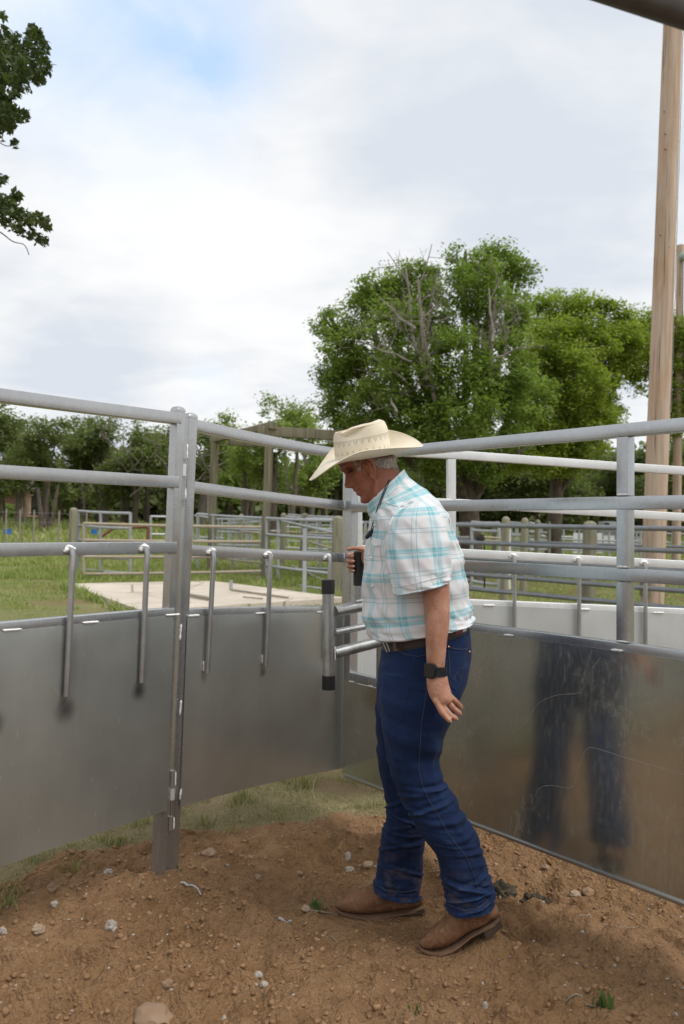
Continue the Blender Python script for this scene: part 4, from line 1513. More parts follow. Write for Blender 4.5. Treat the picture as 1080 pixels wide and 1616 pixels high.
# litter on the slab
for (a, b, r, lb) in (((364, 932), (455, 945), .018, 'long thin dark pole lying on the concrete slab'), ((300, 942), (333, 948), .03, 'grey board lying at the near side of the concrete slab'), ((384, 943), (415, 946), .012, 'bent dry twig on the concrete slab')):
    p, q = on_ground(*a, .11), on_ground(*b, .11)
    mb = MB()
    mb.tube([p.lerp(q, k / 5) + V(0, 0.02 * noise.noise(V(k, r * 50, 0)), r) for k in range(6)], r, 7)
    tag(mb.build('stick', 'twig', None, origin=p), lb, 'stick', 'sticks on the slab')
p = on_ground(364.5, 931, .10)
mb = MB()
mb.tube([p - V(0, 0, .1), p + V(0, 0, .18)], 0.035, 10)
tag(mb.build('pipe_stub', 'corral_galvanized', None, origin=p), 'short pipe stub standing on the back edge of the slab', 'pipe')

# ------------------------------------------------------------------ corral panels and gates
SHADES = {}


def panel(name, lbl, cat, xs2, tops, bots, Ys, rails, uprights, mat, r=0.024, upr=None, diag=None, group='pipe corral panels behind the pen', mat_up=None, rounded=False):
    """a pipe panel between two end pixels columns; rails = fractions from top (0) to bottom (1)"""
    a_t, b_t = at(xs2[0], tops[0], Ys[0]), at(xs2[1], tops[1], Ys[1])
    a_b, b_b = at(xs2[0], bots[0], Ys[0]), at(xs2[1], bots[1], Ys[1])
    e = empty(name, V(a_b.x, a_b.y, g1(a_b.x, a_b.y)), lbl, cat, group)

    def q(u, v):
        return a_t.lerp(b_t, u).lerp(a_b.lerp(b_b, u), v)
    for v in rails:
        mb = MB()
        mb.tube([q(k / 4, v) + V(0, 0, -0.012 * math.sin(PI * k / 4)) for k in range(5)], r, 9)
        mb.build('rail', mat, e)
    for u in uprights:
        mb = MB()
        mb.tube([q(u, -0.01), q(u, 0.5), q(u, 1.0 if not upr else upr)], r * 1.08, 9)
        mb.build('upright', mat_up or mat, e)
    if diag:
        for (u0, v0, u1, v1) in diag:
            mb = MB()
            mb.tube([q(u0, v0), q(u1, v1)], r * 0.9, 8)
            mb.build('brace', mat, e)
    return e


def round_post(name, lbl, px_t, py_t, px_b, py_b, Y, wpx, mat='post_wood', group='round topped wooden corral posts', dome=True):
    t, b = at(px_t, py_t, Y), at(px_b, py_b, Y)
    rr = wpx * Y / FPX / 2
    gz = g1(b.x, b.y)
    dirn = (b - t).normalized()
    if b.z > gz - .05:
        b = t + dirn * ((t.z - gz + 0.12) / -dirn.z)
    mb = MB()
    pts, rs = [], []
    L = (b - t).length
    for f, s in ((0.0, .30), (0.012, .66), (0.03, .9), (0.055, 1.0)) if dome else ((0, .97), (0.01, 1.0)):
        pts.append(t + dirn * (f * 1.2))
        rs.append(rr * s)
    for k in range(1, 13):
        pts.append(t + dirn * (0.06 + (L - 0.06) * k / 12))
        rs.append(rr * (1.0 + 0.05 * noise.noise(V(k * .9, px_t * .1, 0))))
    mb.tube(pts, rs, 16)
    o = mb.build(name, mat, None, origin=V(b.x, b.y, gz))
    return tag(o, lbl, 'post', group)


# galvanised gate standing behind the left wooden post
panel('corral_gate', 'short galvanized pipe gate hung on the leftmost wooden post', 'gate', (124, 206), (806.5, 810), (898, 905), (20.2, 19.2), (0, .25, .5, .76, 1), (0, .44, 1), 'corral_galvanized', 0.034)
# long beige gate in front
panel('corral_gate', 'long beige pipe gate of four rails in front of the slab grass', 'gate', (132, 412), (826, 832), (906, 901.5), (18.0, 18.2), (0, .33, .66, 1), (0,), 'corral_beige_pipe', 0.034, 1.16)
mb = MB()
# rusty braced frame behind
panel('corral_fence', 'rusty red pipe frame holding a blue tub bracket, left background', 'panel', (180, 234), (833, 831), (905, 905), (26, 26), (0,), (1,), 'rust_steel', 0.05, diag=((-0.95, .48, 0.0, 0.0),))
panel('corral_fence', 'galvanized panel just right of the rusty frame', 'panel', (238, 305), (815, 815), (900, 900), (26, 26.5), (0, .33, .66, 1), (0, .98), 'corral_galvanized', 0.036)
# panels behind the middle pen panel
panel('corral_fence', 'long galvanized panel behind the timber frame posts, left half', 'panel', (312, 415), (811, 817.5), (903, 905), (23, 20.5), (0, .22, .45, .67, 1), (.0, .26, 0.97), 'corral_galvanized', 0.036)
panel('corral_fence', 'galvanized panel further back with an inner walk gate', 'panel', (345, 412), (819, 819), (900, 903), (25, 24), (0, .25, .5, .75), (0, .3, .42, .72, 1), 'corral_galvanized', 0.033)
panel('corral_fence', 'beige pipe panel slanting away behind the long beige gate', 'panel', (336, 410), (832, 841), (898, 914), (26, 19.0), (0, .5, 1), (), 'corral_beige_pipe', 0.026)
# gate between timber post and wooden post
panel('corral_gate', 'galvanized gate between the timber post and the round post, with a slanting brace', 'gate', (421, 527), (817.5, 821.5), (916, 932), (19.5, 16.2), (0, .26, .76, 1), (0, .20,), 'corral_galvanized', 0.034, diag=((.27, .03, 1, .17),))
panel('corral_gate', 'galvanized gate leaf swung forward below the slanting brace', 'gate', (481, 530), (835, 838), (946, 940), (15.0, 16.5), (), (0,), 'corral_galvanized', 0.036)
panel('corral_fence', 'beige rails running behind the slanting brace gate', 'panel', (422, 535), (838, 842), (914, 903), (26, 25), (0, .5, 1), (), 'corral_beige_pipe', 0.03)
panel('corral_fence', 'distant galvanized panel in the gap of the timber frame', 'panel', (450, 528), (815, 819), (880, 883), (30, 30), (0, .25, .5, .75, 1), (0, .32, .64, .98), 'corral_galvanized', 0.032)
panel('corral_fence', 'distant galvanized panel left of the far round post', 'panel', (360, 450), (822, 820), (890, 888), (33, 31), (0, .25, .5, .75, 1), (0, .33, .66, 1), 'corral_galvanized', 0.032)
panel('corral_fence', 'small galvanized panel with bent corner right of the round post', 'panel', (545, 572), (822.5, 824), (938, 940), (15.6, 15.2), (0, .26, .52, .76), (.92,), 'corral_galvanized', 0.034)
panel('corral_fence', 'galvanized panels seen past the face towards the oak', 'panel', (560, 740), (824, 826), (912, 915), (20, 19), (0, .25, .5, .75, 1), (.1, .5, .9), 'corral_galvanized', 0.036)
panel('corral_fence', 'galvanized pen side running back behind the left timber post', 'panel', (308, 352), (813, 820), (898, 893), (27, 31), (0, .2, .4, .6, .8, 1), (.1, .5, .95), 'corral_galvanized', 0.034)
panel('corral_fence', 'far galvanized pen side across the gap left of the timber post', 'panel', (350, 418), (826, 823), (882, 884), (36, 35), (0, .25, .5, .75, 1), (0, .2, .45, .7, 1), 'corral_galvanized', 0.036)
panel('corral_fence', 'far galvanized pen side behind the wide far post', 'panel', (455, 530), (812, 816), (868, 870), (38, 37), (0, .25, .5, .75, 1), (0, .3, .6, .9), 'corral_galvanized', 0.036)
panel('corral_fence', 'brown pipe rails slanting down towards the mossy post', 'panel', (462, 532), (846, 868), (893, 925), (24, 17), (0, 1), (), 'corral_beige_pipe', 0.030)
panel('corral_fence', 'brown pipe rails low behind the long beige gate', 'panel', (345, 412), (880, 888), (899, 912), (23, 19.4), (0, 1), (.35,), 'corral_beige_pipe', 0.028)
panel('corral_fence', 'galvanized pen corner left of the mossy post', 'panel', (484, 528), (818, 820), (896, 898), (22, 21), (0, .33, .66, 1), (0, .5), 'corral_galvanized', 0.034)
# right hand side
panel('corral_fence', 'white alley panel between the first and second posts right of the oak trunk', 'panel', (806, 826), (830, 831), (872, 872), (26, 26), (0, .3, .6, 1), (0, .5, 1), 'white_paint', 0.05)
panel('corral_fence', 'far galvanized pen side seen between the tall round post and its left neighbour', 'panel', (855, 925), (832, 834), (878, 880), (36, 36), (0, .3, .6, 1), (0, .25, .5, .75, 1), 'corral_galvanized', 0.036)
panel('corral_fence', 'far galvanized pen side under the thick utility pole', 'panel', (952, 1090), (838, 843), (886, 890), (33, 31), (0, .3, .6, 1), (0, .2, .4, .6, .8, 1), 'corral_galvanized', 0.034)
panel('corral_fence', 'galvanized walk gate in front of the oak trunk with rounded corners', 'gate', (745, 788), (824, 825.5), (925, 931), (17.5, 17.2), (0, .12, .92, 1), (0, 1), 'corral_galvanized', 0.036)
panel('corral_fence', 'galvanized panel behind the round post beside the oak trunk', 'panel', (801, 867), (824, 828), (880, 884), (22, 24), (0, .35, .7, 1), (.0, .98), 'corral_galvanized', 0.032)
panel('corral_fence', 'grey panel receding behind the second round post', 'panel', (835, 868), (825, 829), (870, 868), (22, 24), (0, .3, .6, .95), (1,), 'corral_galvanized', 0.04)
panel('corral_fence', 'low galvanized panel far behind the round posts on the right', 'panel', (868, 1012), (834, 838), (884, 888), (30, 29), (0, .33, .66, 1), (0, .33, .66, 1), 'corral_galvanized', 0.036)
panel('corral_fence', 'white tube left of the nearer round post', 'panel', (803, 804), (836, 836), (930, 930), (14.5, 14.5), (), (0,), 'white_paint', 0.035)

# two runs of dark pipe fence on the right, strung through wooden posts
for nm, lb, (xa, xb), (Ya, Yb), zs, r in (('pipe_fence', 'nearer dark pipe fence threaded through the tallest round post', (690, 1240), (13.4, 9.4), (1.425, 1.14, .885, .63, .40), 0.036),
                                      ('pipe_fence', 'further dark pipe fence passing behind the tallest round post', (700, 1200), (18.5, 15.5), (1.47, 1.10, .80, .45), 0.03)):
    a, b = at(xa, 840, Ya), at(xb, 840, Yb)
    e = empty(nm, V(a.x, a.y, g1(a.x, a.y)), lb, 'fence', 'dark pipe fences')
    for z in zs:
        mb = MB()
        mb.tube([V(a.x, a.y, z).lerp(V(b.x, b.y, z + 0.005), k / 8) + V(0, 0, 0.01 * noise.noise(V(k, z * 9, 0))) for k in range(9)], r, 10)
        mb.build('rail', 'corral_dark_pipe', e)

round_post('fence_post', 'leftmost round wooden post, carrying the short galvanized gate', 116.5, 801, 114, 903, 20.0, 12.5)
round_post('fence_post', 'mossy round post right of the slanting brace gate, beside the hand', 534.5, 814, 530, 944, 15.6, 18.5)
round_post('fence_post', 'tall mossy round post standing before the utility pole', 932, 822, 928, 985, 11.6, 21.5)
round_post('fence_post', 'round post just right of the oak trunk', 799, 815, 795, 943, 14.2, 13)
round_post('fence_post', 'pale round post, second to the right of the oak trunk', 829, 817, 826, 925, 17.0, 11.5)
round_post('fence_post', 'thin pale round post, third to the right of the oak trunk', 849, 820, 847, 915, 21.0, 9)
round_post('fence_post', 'short dark post between the oak trunk and its nearest round post', 780, 833, 779, 900, 24.0, 7.5)
round_post('fence_post', 'far round post in the middle of the timber frame gap', 448, 809.5, 446, 900, 25, 9)
round_post('fence_post', 'far wide round post left of the mossy one', 481.5, 810, 477, 905, 24, 11)
round_post('fence_post', 'far short post behind the walk gate in the timber frame gap', 381, 811, 380, 890, 27, 7.5)
round_post('fence_post', 'grey far post at the right end of the receding panel', 867.5, 823, 866, 905, 23, 5)

# ------------------------------------------------------------------ timber gateway frame
tf = empty('timber_gateway', at(417, 921, 20.0), 'tall weathered timber gateway frame of posts and top beams', 'gateway')


def beam(a, b, w, h, name='beam', mat='timber_wood'):
    mb = MB()
    mb.sweep([Vector(a).lerp(Vector(b), k / 5) for k in range(6)], rsq(w, h, 0.012))
    mb.build(name, mat, tf)


def tpost(xt, yt, xb, yb, Y, wpx):
    mb = MB()
    t, b = at(xt, yt, Y), at(xb, yb, Y)
    b = b + (b - t) * 0.06
    mb.sweep([t.lerp(b, k / 6) for k in range(7)], rsq(wpx * Y / FPX * .92, wpx * Y / FPX * .92, .025), up=(0.25, 1, 0))
    mb.build('post', 'timber_wood', tf)


tpost(425.5, 696, 416.5, 918, 19.8, 12.5)
tpost(339, 698, 332.5, 905, 22.5, 11)
tpost(667, 697, 662, 925, 19.6, 11)
tpost(559, 700, 549, 925, 22.3, 11)
beam(at(408, 679.5, 19.8), at(690, 697.5, 19.5), .20, .24)
beam(at(360, 698, 22.4), at(620, 712, 22.2), .18, .16)
beam(at(432, 671, 19.6), at(336, 694, 22.7), .20, .17)
beam(at(672, 690, 19.4), at(556, 703, 22.5), .18, .17)

# ------------------------------------------------------------------ utility poles
ut = empty('utility_pole', at(1029, 975, 11.4), 'thick tan utility pole rising out of the frame behind the gate', 'pole', 'utility poles')
mb = MB()
t, b = at(1066, -60, 11.4), at(1028, 990, 11.4)
mb.tube([b.lerp(t, k / 24) for k in range(25)] + [b.lerp(t, 1.12)], [0.163 - 0.036 * k / 25 + 0.003 * noise.noise(V(k * .7, 1, 2)) for k in range(26)], 28)
po = mb.build('shaft', 'pole_wood', ut)
mb = MB()
pts = []
for k in range(40):
    c = b.lerp(t, 0.32 + 0.68 * k / 39)
    rr_ = 0.163 - 0.036 * (0.32 + 0.68 * k / 39)
    pts.append(c + V(rr_ * 0.98 + 0.018 + 0.016 * noise.noise(V(k * .55, 4, 0)), -0.02, 0))
mb.tube(pts, 0.0045, 6)
mb.build('ground_wire', 'cow_wire', ut)
mb = MB()
for (px, py) in ((1049, 176), (1050.5, 211), (1050.5, 235), (1042.5, 371), (1056, 390)):
    q = at(px, py, 11.4 - 0.135)
    mb.ball(q, 0.012, 0.010, 0.014, None, 8, 6)
mb.build('bolt_hole', 'dark_glass', ut)
mb = MB()
q = at(1018, 930, 11.3)
mb.box(q, V(.055, 0, 0), V(0, .05, 0), V(0, 0, .10))
mb.build('base_block', 'timber_wood', ut)

u2 = empty('utility_pole', at(1067, 900, 24), 'thinner grey utility pole further back with a bracket at its top', 'pole', 'utility poles')
mb = MB()
t, b = at(1074.5, 387, 24), at(1067, 905, 24)
mb.tube([b.lerp(t, k / 12) for k in range(13)], [0.135 - 0.03 * k / 12 for k in range(13)], 18)
mb.build('shaft', 'pole_wood', u2)
mb = MB()
q = at(1080, 405, 23.8)
mb.ball(q, 0.16, .12, .14, None, 12, 8)
mb.tube([at(1075, 402, 23.9), at(1083, 396, 23.8)], 0.03, 8)
mb.build('bracket', 'insulator_green', u2)
mb = MB()
mb.tube([at(1078.5, 410, 23.8), at(1078, 500, 23.8)], 0.02, 6)
mb.build('conduit', 'corral_dark_pipe', u2)

# ------------------------------------------------------------------ far things
# T-post wire fence on the left
wf = empty('wire_fence', at(33, 865, 30), 'thin wire fence on grey stakes across the meadow at left', 'fence')
stk = [(33, 804, 858), (104, 806, 858), (0 - 40, 803, 858), (180 - 127 + 0, 806, 852), (93 - 62, 806, 850)]
xs_ = [(-45, 802, 862), (10, 803, 860), (32, 804, 860), (54, 805, 858), (93.5, 806, 855), (137, 808, 855)]
tops = []
for x, y0, y1 in xs_:
    Yp = 31.0 + (x - 10) * 0.02
    a, b2 = at(x, y0, Yp), at(x - 1.5, y1 + 3, Yp)
    mb = MB()
    mb.tube([a, a.lerp(b2, .5), b2], 0.035, 7)
    mb.build('stake', 'twig', wf)
    tops.append((a, b2))
for f in (0.08, 0.35, 0.6, 0.85):
    mb = MB()
    mb.tube([a.lerp(b2, f) for a, b2 in tops], 0.006, 5)
    mb.build('wire', 'cow_wire', wf)


def tub(px, py, Y, w, h, lb):
    c = at(px, py, Y)
    s = Y / FPX
    mb = MB()
    R0, R1_ = w * s / 2, w * s / 2 * .86
    z0 = c.z - h * s / 2
    mb.tube([V(c.x, c.y, z0), V(c.x, c.y, z0 + h * s * .9), V(c.x, c.y, z0 + h * s)], [R1_, R0, R0 * 1.05], 20, caps=False)
    mb.tube([V(c.x, c.y, z0 + h * s), V(c.x, c.y, z0 + h * s * .9), V(c.x, c.y, z0 + 0.02)], [R0 * 1.0, R0 * .93, R1_ * .9], 20, caps=True)
    o = mb.build('feed_tub', 'blue_plastic', None, origin=V(c.x, c.y, g1(c.x, c.y)))
    tag(o, lb, 'tub', 'blue feed tubs in the meadow')


tub(12, 839, 33, 13, 8, 'blue feed tub standing among the stakes at the left edge')
tub(149, 839, 26.3, 10, 8, 'blue feed tub held by the rusty frame')

# house behind the trees on the far left
hb_ = at(-20, 812, 66)
hz = g1(hb_.x, hb_.y)
house = empty('brick_house', V(hb_.x, hb_.y, hz), 'red brick house with a tan porch pillar half hidden by the left trees', 'house')


def hbox(name, px0, px1, py0, py1, Y, dep, mat, parent=house):
    a, b2 = at(px0, py0, Y), at(px1, py1, Y)
    mb = MB()
    mb.box(((a.x + b2.x) / 2, Y + dep / 2, (a.z + b2.z) / 2), V((b2.x - a.x) / 2, 0, 0), V(0, dep / 2, 0), V(0, 0, (a.z - b2.z) / 2))
    return mb.build(name, mat, parent, smooth=False)


hbox('wall', -120, 17, 767, 815, 66, 6, 'house_brick')
hbox('porch_wall', 17, 48, 768, 812, 70, 3, 'dark_glass')
hbox('porch_pillar', 38.5, 45.5, 782, 811, 65.5, .4, 'pillar_stone')
hbox('pillar_cap', 37, 47.5, 779.5, 782, 65.3, .7, 'pillar_stone')
hbox('planter_wall', 26, 37, 801, 812, 65, .5, 'pillar_stone')
mb = MB()
a, b2 = at(-130, 770, 64.5), at(60, 772, 64.5)
ridge0, ridge1 = at(-130, 735, 70), at(60, 738, 70)
c0, c1 = at(-130, 770, 76), at(60, 772, 76)
mb.add([a, b2, ridge1, ridge0, c0, c1], [(0, 1, 2, 3), (3, 2, 5, 4), (1, 5, 2), (0, 3, 4), (0, 4, 5, 1)])
mb.build('roof', 'shingle', house, smooth=False)

# white stock trailer and grey cabinet far right
tr_ = at(975, 870, 40)
tl = empty('stock_trailer', V(tr_.x, tr_.y, g1(tr_.x, tr_.y)), 'grey and white livestock trailer parked far behind the tall round post', 'trailer')
hbox('body', 947, 1012, 839, 868, 40, 3.0, 'grey_paint', tl)
hbox('side_panel', 950, 970, 845, 861, 39.9, .09, 'white_paint', tl)
hbox('window_panel', 978, 1010, 842, 846, 39.9, .09, 'dark_glass', tl)
hbox('roof', 945, 1014, 836.5, 839, 39.8, 3.4, 'white_paint', tl)
for px in (958, 1000):
    c = at(px, 872, 39.9)
    mb = MB()
    mb.tube([c, c + V(0, .25, 0)], 0.28, 18)
    mb.build('wheel', 'black_rubber', tl)
cb = at(963, 840, 46)
cab = empty('feed_bin', V(cb.x, cb.y, g1(cb.x, cb.y)), 'grey bin with a dark hatch rising behind the trailer roof', 'bin')
hbox('body', 953.5, 973, 822.5, 870, 46, 1.0, 'grey_paint', cab)
hbox('hatch', 955, 962, 824.5, 829.5, 45.93, .1, 'dark_glass', cab)
ch = at(912, 872, 34)
chu = empty('loading_chute', V(ch.x, ch.y, g1(ch.x, ch.y)), 'white sided loading chute panels flanking the tall round post', 'chute')
hbox('side_panel', 906, 919, 841, 873, 34, .12, 'white_paint', chu)
hbox('side_panel', 944, 952, 841, 873, 34, .12, 'white_paint', chu)
hbox('cross_bar', 919, 944, 846, 849, 34.02, .08, 'white_paint', chu)
# small black clamp on a stand by the oak trunk
ck = at(763, 888, 16.8)
clp = empty('head_gate_lever', V(ck.x, ck.y, g1(ck.x, ck.y)), 'black lever clamp on a thin stand beside the oak trunk', 'lever')
mb = MB()
mb.tube([at(765, 850, 16.8), at(765, 892, 16.8), at(765, 930, 16.8)], 0.018, 8)
mb.build('stand', 'black_rubber', clp)
mb = MB()
mb.ball(at(758, 850, 16.8), .085, .06, .085, None, 12, 8, .5, 4)
mb.tube([at(756, 846, 16.8), at(764, 846, 16.8)], 0.035, 8)
mb.build('clamp', 'black_rubber', clp)
mb = MB()
mb.tube([at(764, 847.5, 16.8), at(792, 849.5, 16.8)], 0.02, 8)
mb.tube([at(764, 853, 16.8), at(792, 854, 16.8)], 0.02, 8)
mb.build('arm', 'corral_beige_pipe', clp)
mb = MB()
mb.ball(at(751, 888, 17.6), .10, .08, .07, None, 12, 8, .4, 4)
# ------------------------------------------------------------------ trees


def leaf_cloud(cl, crad, per, size, flat=0.7, up=0.95, aspect=0.55):
    """cl (n,3) clump centres -> rhombus leaves"""
    n = len(cl)
    per_n = per
    C = np.repeat(cl, per_n, 0)
    CR = np.repeat(crad, per_n) if not np.isscalar(crad) else crad
    N = len(C)
    off = RNG.normal(0, 1, (N, 3))
    off /= np.maximum(np.linalg.norm(off, axis=1), 1e-6)[:, None]
    off *= (RNG.random(N) ** 0.55)[:, None]
    off[:, 2] *= flat
    P = C + off * (CR[:, None] if not np.isscalar(CR) else CR)
    nrm = RNG.normal(0, 1, (N, 3)) + off * 0.8
    nrm[:, 2] = np.abs(nrm[:, 2]) + up
    nrm /= np.linalg.norm(nrm, axis=1)[:, None]
    t = RNG.normal(0, 1, (N, 3))
    t -= nrm * np.sum(t * nrm, 1)[:, None]
    t /= np.maximum(np.linalg.norm(t, axis=1), 1e-6)[:, None]
    b = np.cross(nrm, t)
    s = size * RNG.uniform(0.6, 1.35, N)[:, None]
    w_ = s * aspect
    v0 = P - t * s * 0.5
    v1 = P + b * w_ * 0.5 + nrm * s * 0.08
    v2 = P + t * s * 0.5
    v3 = P - b * w_ * 0.5 + nrm * s * 0.08
    vs = np.stack([v0, v1, v2, v3], 1).reshape(-1, 3)
    return vs, np.arange(N * 4).reshape(-1, 4)


def lobe_clumps(lobes, dens, shell=0.45, gap=0.25, freq=0.9):
    out = []
    for c, rx, ry, rz in lobes:
        n = max(4, int(dens * (rx * ry * rz) ** (2 / 3)))
        d = RNG.normal(0, 1, (n, 3))
        d /= np.linalg.norm(d, axis=1)[:, None]
        r = (shell ** 3 + (1 - shell ** 3) * RNG.random(n)) ** (1 / 3)
        lum = 1 + 0.22 * pn(d[:, 0] * 2 + c[0], d[:, 2] * 2 + c[2] + d[:, 1])
        p = np.array(c)[None] + d * r[:, None] * lum[:, None] * np.array([rx, ry, rz])[None]
        k = pn(p[:, 0] * freq + 3, p[:, 2] * freq + p[:, 1] * .6) > -gap - 0.25 + 0.4 * (RNG.random(n) - .5)
        out.append(p[k])
    return np.concatenate(out)


def limb(mb, pts, r0, r1, seed=0, wob=0.06, n=9, sub=5):
    """bent tapering limb through points (Catmull-Rom)"""
    P = [Vector(p) for p in pts]
    out = []
    for i in range(len(P) - 1):
        a, b, c, d = P[max(i - 1, 0)], P[i], P[i + 1], P[min(i + 2, len(P) - 1)]
        for k in range(sub):
            t = k / sub
            out.append(0.5 * (2 * b + (c - a) * t + (2 * a - 5 * b + 4 * c - d) * t * t + (3 * b - a - 3 * c + d) * t ** 3))
    out.append(P[-1])
    L = sum((out[i + 1] - out[i]).length for i in range(len(out) - 1))
    m = len(out)
    res, rr = [], []
    for i, p in enumerate(out):
        f = i / (m - 1)
        wv = noise.noise_vector(V(f * 4, seed * 3.7, 1.1)) * wob * L * .25 * math.sin(PI * min(1, f * 1.4 + .05))
        res.append(p + wv)
        rr.append(max(0.004, r0 + (r1 - r0) * f ** 0.8))
    mb.tube(res, rr, n)
    return res


def twig_tree(mb, p, d, L, r, depth, seed, spread=0.75):
    """recursive bare branches (dead wood)"""
    pts = [p]
    q = p.copy()
    dd = d.normalized()
    steps = 4
    for k in range(steps):
        dd = (dd + noise.noise_vector(V(seed * 1.3 + k * .8, depth * 2.1, seed)) * 0.45 + V(0, 0, .06)).normalized()
        q = q + dd * (L / steps)
        pts.append(q.copy())
    mb.tube(pts, [max(0.004, r * (1 - 0.55 * k / steps)) for k in range(steps + 1)], 6 if depth < 2 else 5)
    if depth >= 3:
        return
    for j in range(3 if depth < 2 else 2):
        rv = noise.noise_vector(V(seed * 5.1 + j * 3.3, depth + .5, j)).normalized()
        nd = (dd * (1 - spread * .5) + rv * spread).normalized()
        start = pts[2 + (j % 3)]
        twig_tree(mb, start, nd, L * (0.62 + 0.1 * j), r * 0.52, depth + 1, seed * 1.7 + j + 1, spread)


def tree(name, label, base, trunk_top, trunk_r, lobes, leaf, size, dens, per, crad, bark='bark', group=None, limbs=True, stems=None, shell=0.45, gap=0.25, cat='tree', nlimb=None, freq=0.9):
    base = Vector(base)
    e = empty(name, base, label, cat, group)
    mb = MB()
    tt = Vector(trunk_top)
    seed = abs(base.x * 3.1 + base.y)
    dn = base - V(0, 0, .25)
    limb(mb, [dn, base.lerp(tt, .35), tt], trunk_r * 1.25, trunk_r * .72, seed, .05, 14, 7)
    if stems:
        for a, b, r in stems:
            limb(mb, a if isinstance(a, (list,)) else [a, Vector(a).lerp(Vector(b), .5), b], r * 1.2, r * .6, seed + r * 50, .09, 10)
    if limbs:
        for i, (c, rx, ry, rz) in enumerate(lobes[:nlimb] if nlimb else lobes):
            c = Vector(c)
            st = base.lerp(tt, 0.75 + 0.25 * ((i * 37) % 10) / 10)
            mid = st.lerp(c, .5) + V(0, 0, -0.12 * (c - st).length)
            limb(mb, [st, mid, c, c + (c - mid).normalized() * rx * .6], trunk_r * .42, trunk_r * .06, seed + i * 1.9, .10, 8)
            for j in range(3):
                dvec = noise.noise_vector(V(i * 1.7, j * 2.9, seed)).normalized()
                limb(mb, [mid.lerp(c, .3 + .25 * j), c + dvec * rx * .45, c + dvec * rx * .9], trunk_r * .13, trunk_r * .03, seed + i + j, .1, 6, 3)
    mb.build('trunk', bark, e)
    cl = lobe_clumps(lobes, dens, shell, gap, freq)
    cr = crad * RNG.uniform(0.6, 1.35, len(cl))
    vs, fs = leaf_cloud(cl, cr, per, size)
    fast('crown', vs, fs, leaf, e)
    return e


def plobe(px, py, rp, Y, ry=None, rzf=1.0):
    c = at(px, py, Y)
    r = rp * Y / FPX
    return (c, r, ry if ry else r, r * rzf)


# --- big oak, left half dark with dead wood
YO = 20.5
bo = at(748, 925, YO)
bo.z = g1(bo.x, bo.y)
L1 = [plobe(px, py, rp, YO + dy) for px, py, rp, dy in (
    (528, 512, 30, 0), (545, 545, 40, -.6), (575, 490, 38, .5), (600, 468, 38, 0), (640, 452, 40, .3), (668, 442, 30, 0), (735, 420, 34, .4), (780, 412, 34, 0), (812, 432, 32, .3), (755, 450, 44, -.8),
    (560, 590, 48, 0), (620, 530, 56, -1.2), (690, 500, 54, -.6), (790, 500, 50, -1), (530, 600, 34, .4), (640, 600, 60, -1.8), (720, 570, 60, -2.2), (790, 580, 60, -1.6), (590, 650, 48, -.8), (560, 660, 36, .6),
    (660, 670, 52, -2.2), (740, 650, 55, -2.6), (700, 725, 42, -1.6), (610, 700, 40, 0), (800, 660, 52, -1.6), (770, 730, 34, -1.4), (700, 665, 46, .8), (735, 700, 40, .9), (670, 705, 40, .7), (830, 620, 45, -.5), (520, 640, 26, 0), (545, 690, 34, .8))]
oak = tree('oak_tree', 'large dark green oak with bare dead branches in its crown, behind the man', bo, at(737, 760, YO), 0.30, L1, 'oak_leaf', 0.092, 118, 66, 0.31, nlimb=12,
           stems=[(at(735, 800, YO), at(655, 560, YO - .8), .14), (at(740, 790, YO), at(782, 470, YO - 1.5), .13), (at(742, 800, YO), at(830, 600, YO), .12), (at(738, 815, YO), at(690, 640, YO - 2), .12), ([at(752, 775, YO), at(790, 735, YO - 1), at(850, 690, YO - .5)], at(850, 690, YO), .13)], gap=0.34)
for i, (a, b, r) in enumerate((((672, 600), (660, 440), .075), ((660, 560), (640, 420), .055), ((655, 520), (600, 470), .045), ((690, 640), (668, 520), .085), ((770, 590), (783, 470), .085), ((778, 540), (772, 455), .05), ((775, 560), (700, 545), .05), ((770, 570), (830, 545), .05),
                               ((660, 470), (682, 385), .03), ((648, 450), (612, 398), .028), ((640, 600), (585, 560), .04), ((625, 650), (617, 600), .04), ((672, 530), (690, 430), .035), ((650, 570), (560, 535), .035))):
    p, q = at(*a, YO - 2.5 + .5 * math.sin(i * 2.2)), at(*b, YO - 2.3 + .6 * math.sin(i * 1.3))
    if a[1] < 480:
        p, q = at(*a, YO - .6), at(*b, YO - .5)
    r *= .8
    dm = MB()
    limb(dm, [p, p.lerp(q, .5), q], r, r * .4, i, .22, 7)
    for j in range(4):
        s = p.lerp(q, .25 + .17 * j)
        dv = (noise.noise_vector(V(i * 2.3, j * 1.9, .4)).normalized() + (q - p).normalized() * .55)
        dv.y *= .4
        twig_tree(dm, s, dv, .32 + .16 * ((i + j) % 3), r * .36, 1 if a[1] > 480 else 2, i * 3.3 + j * 1.7, .8)
    dm.build('dead_branch', 'dead_wood', oak)

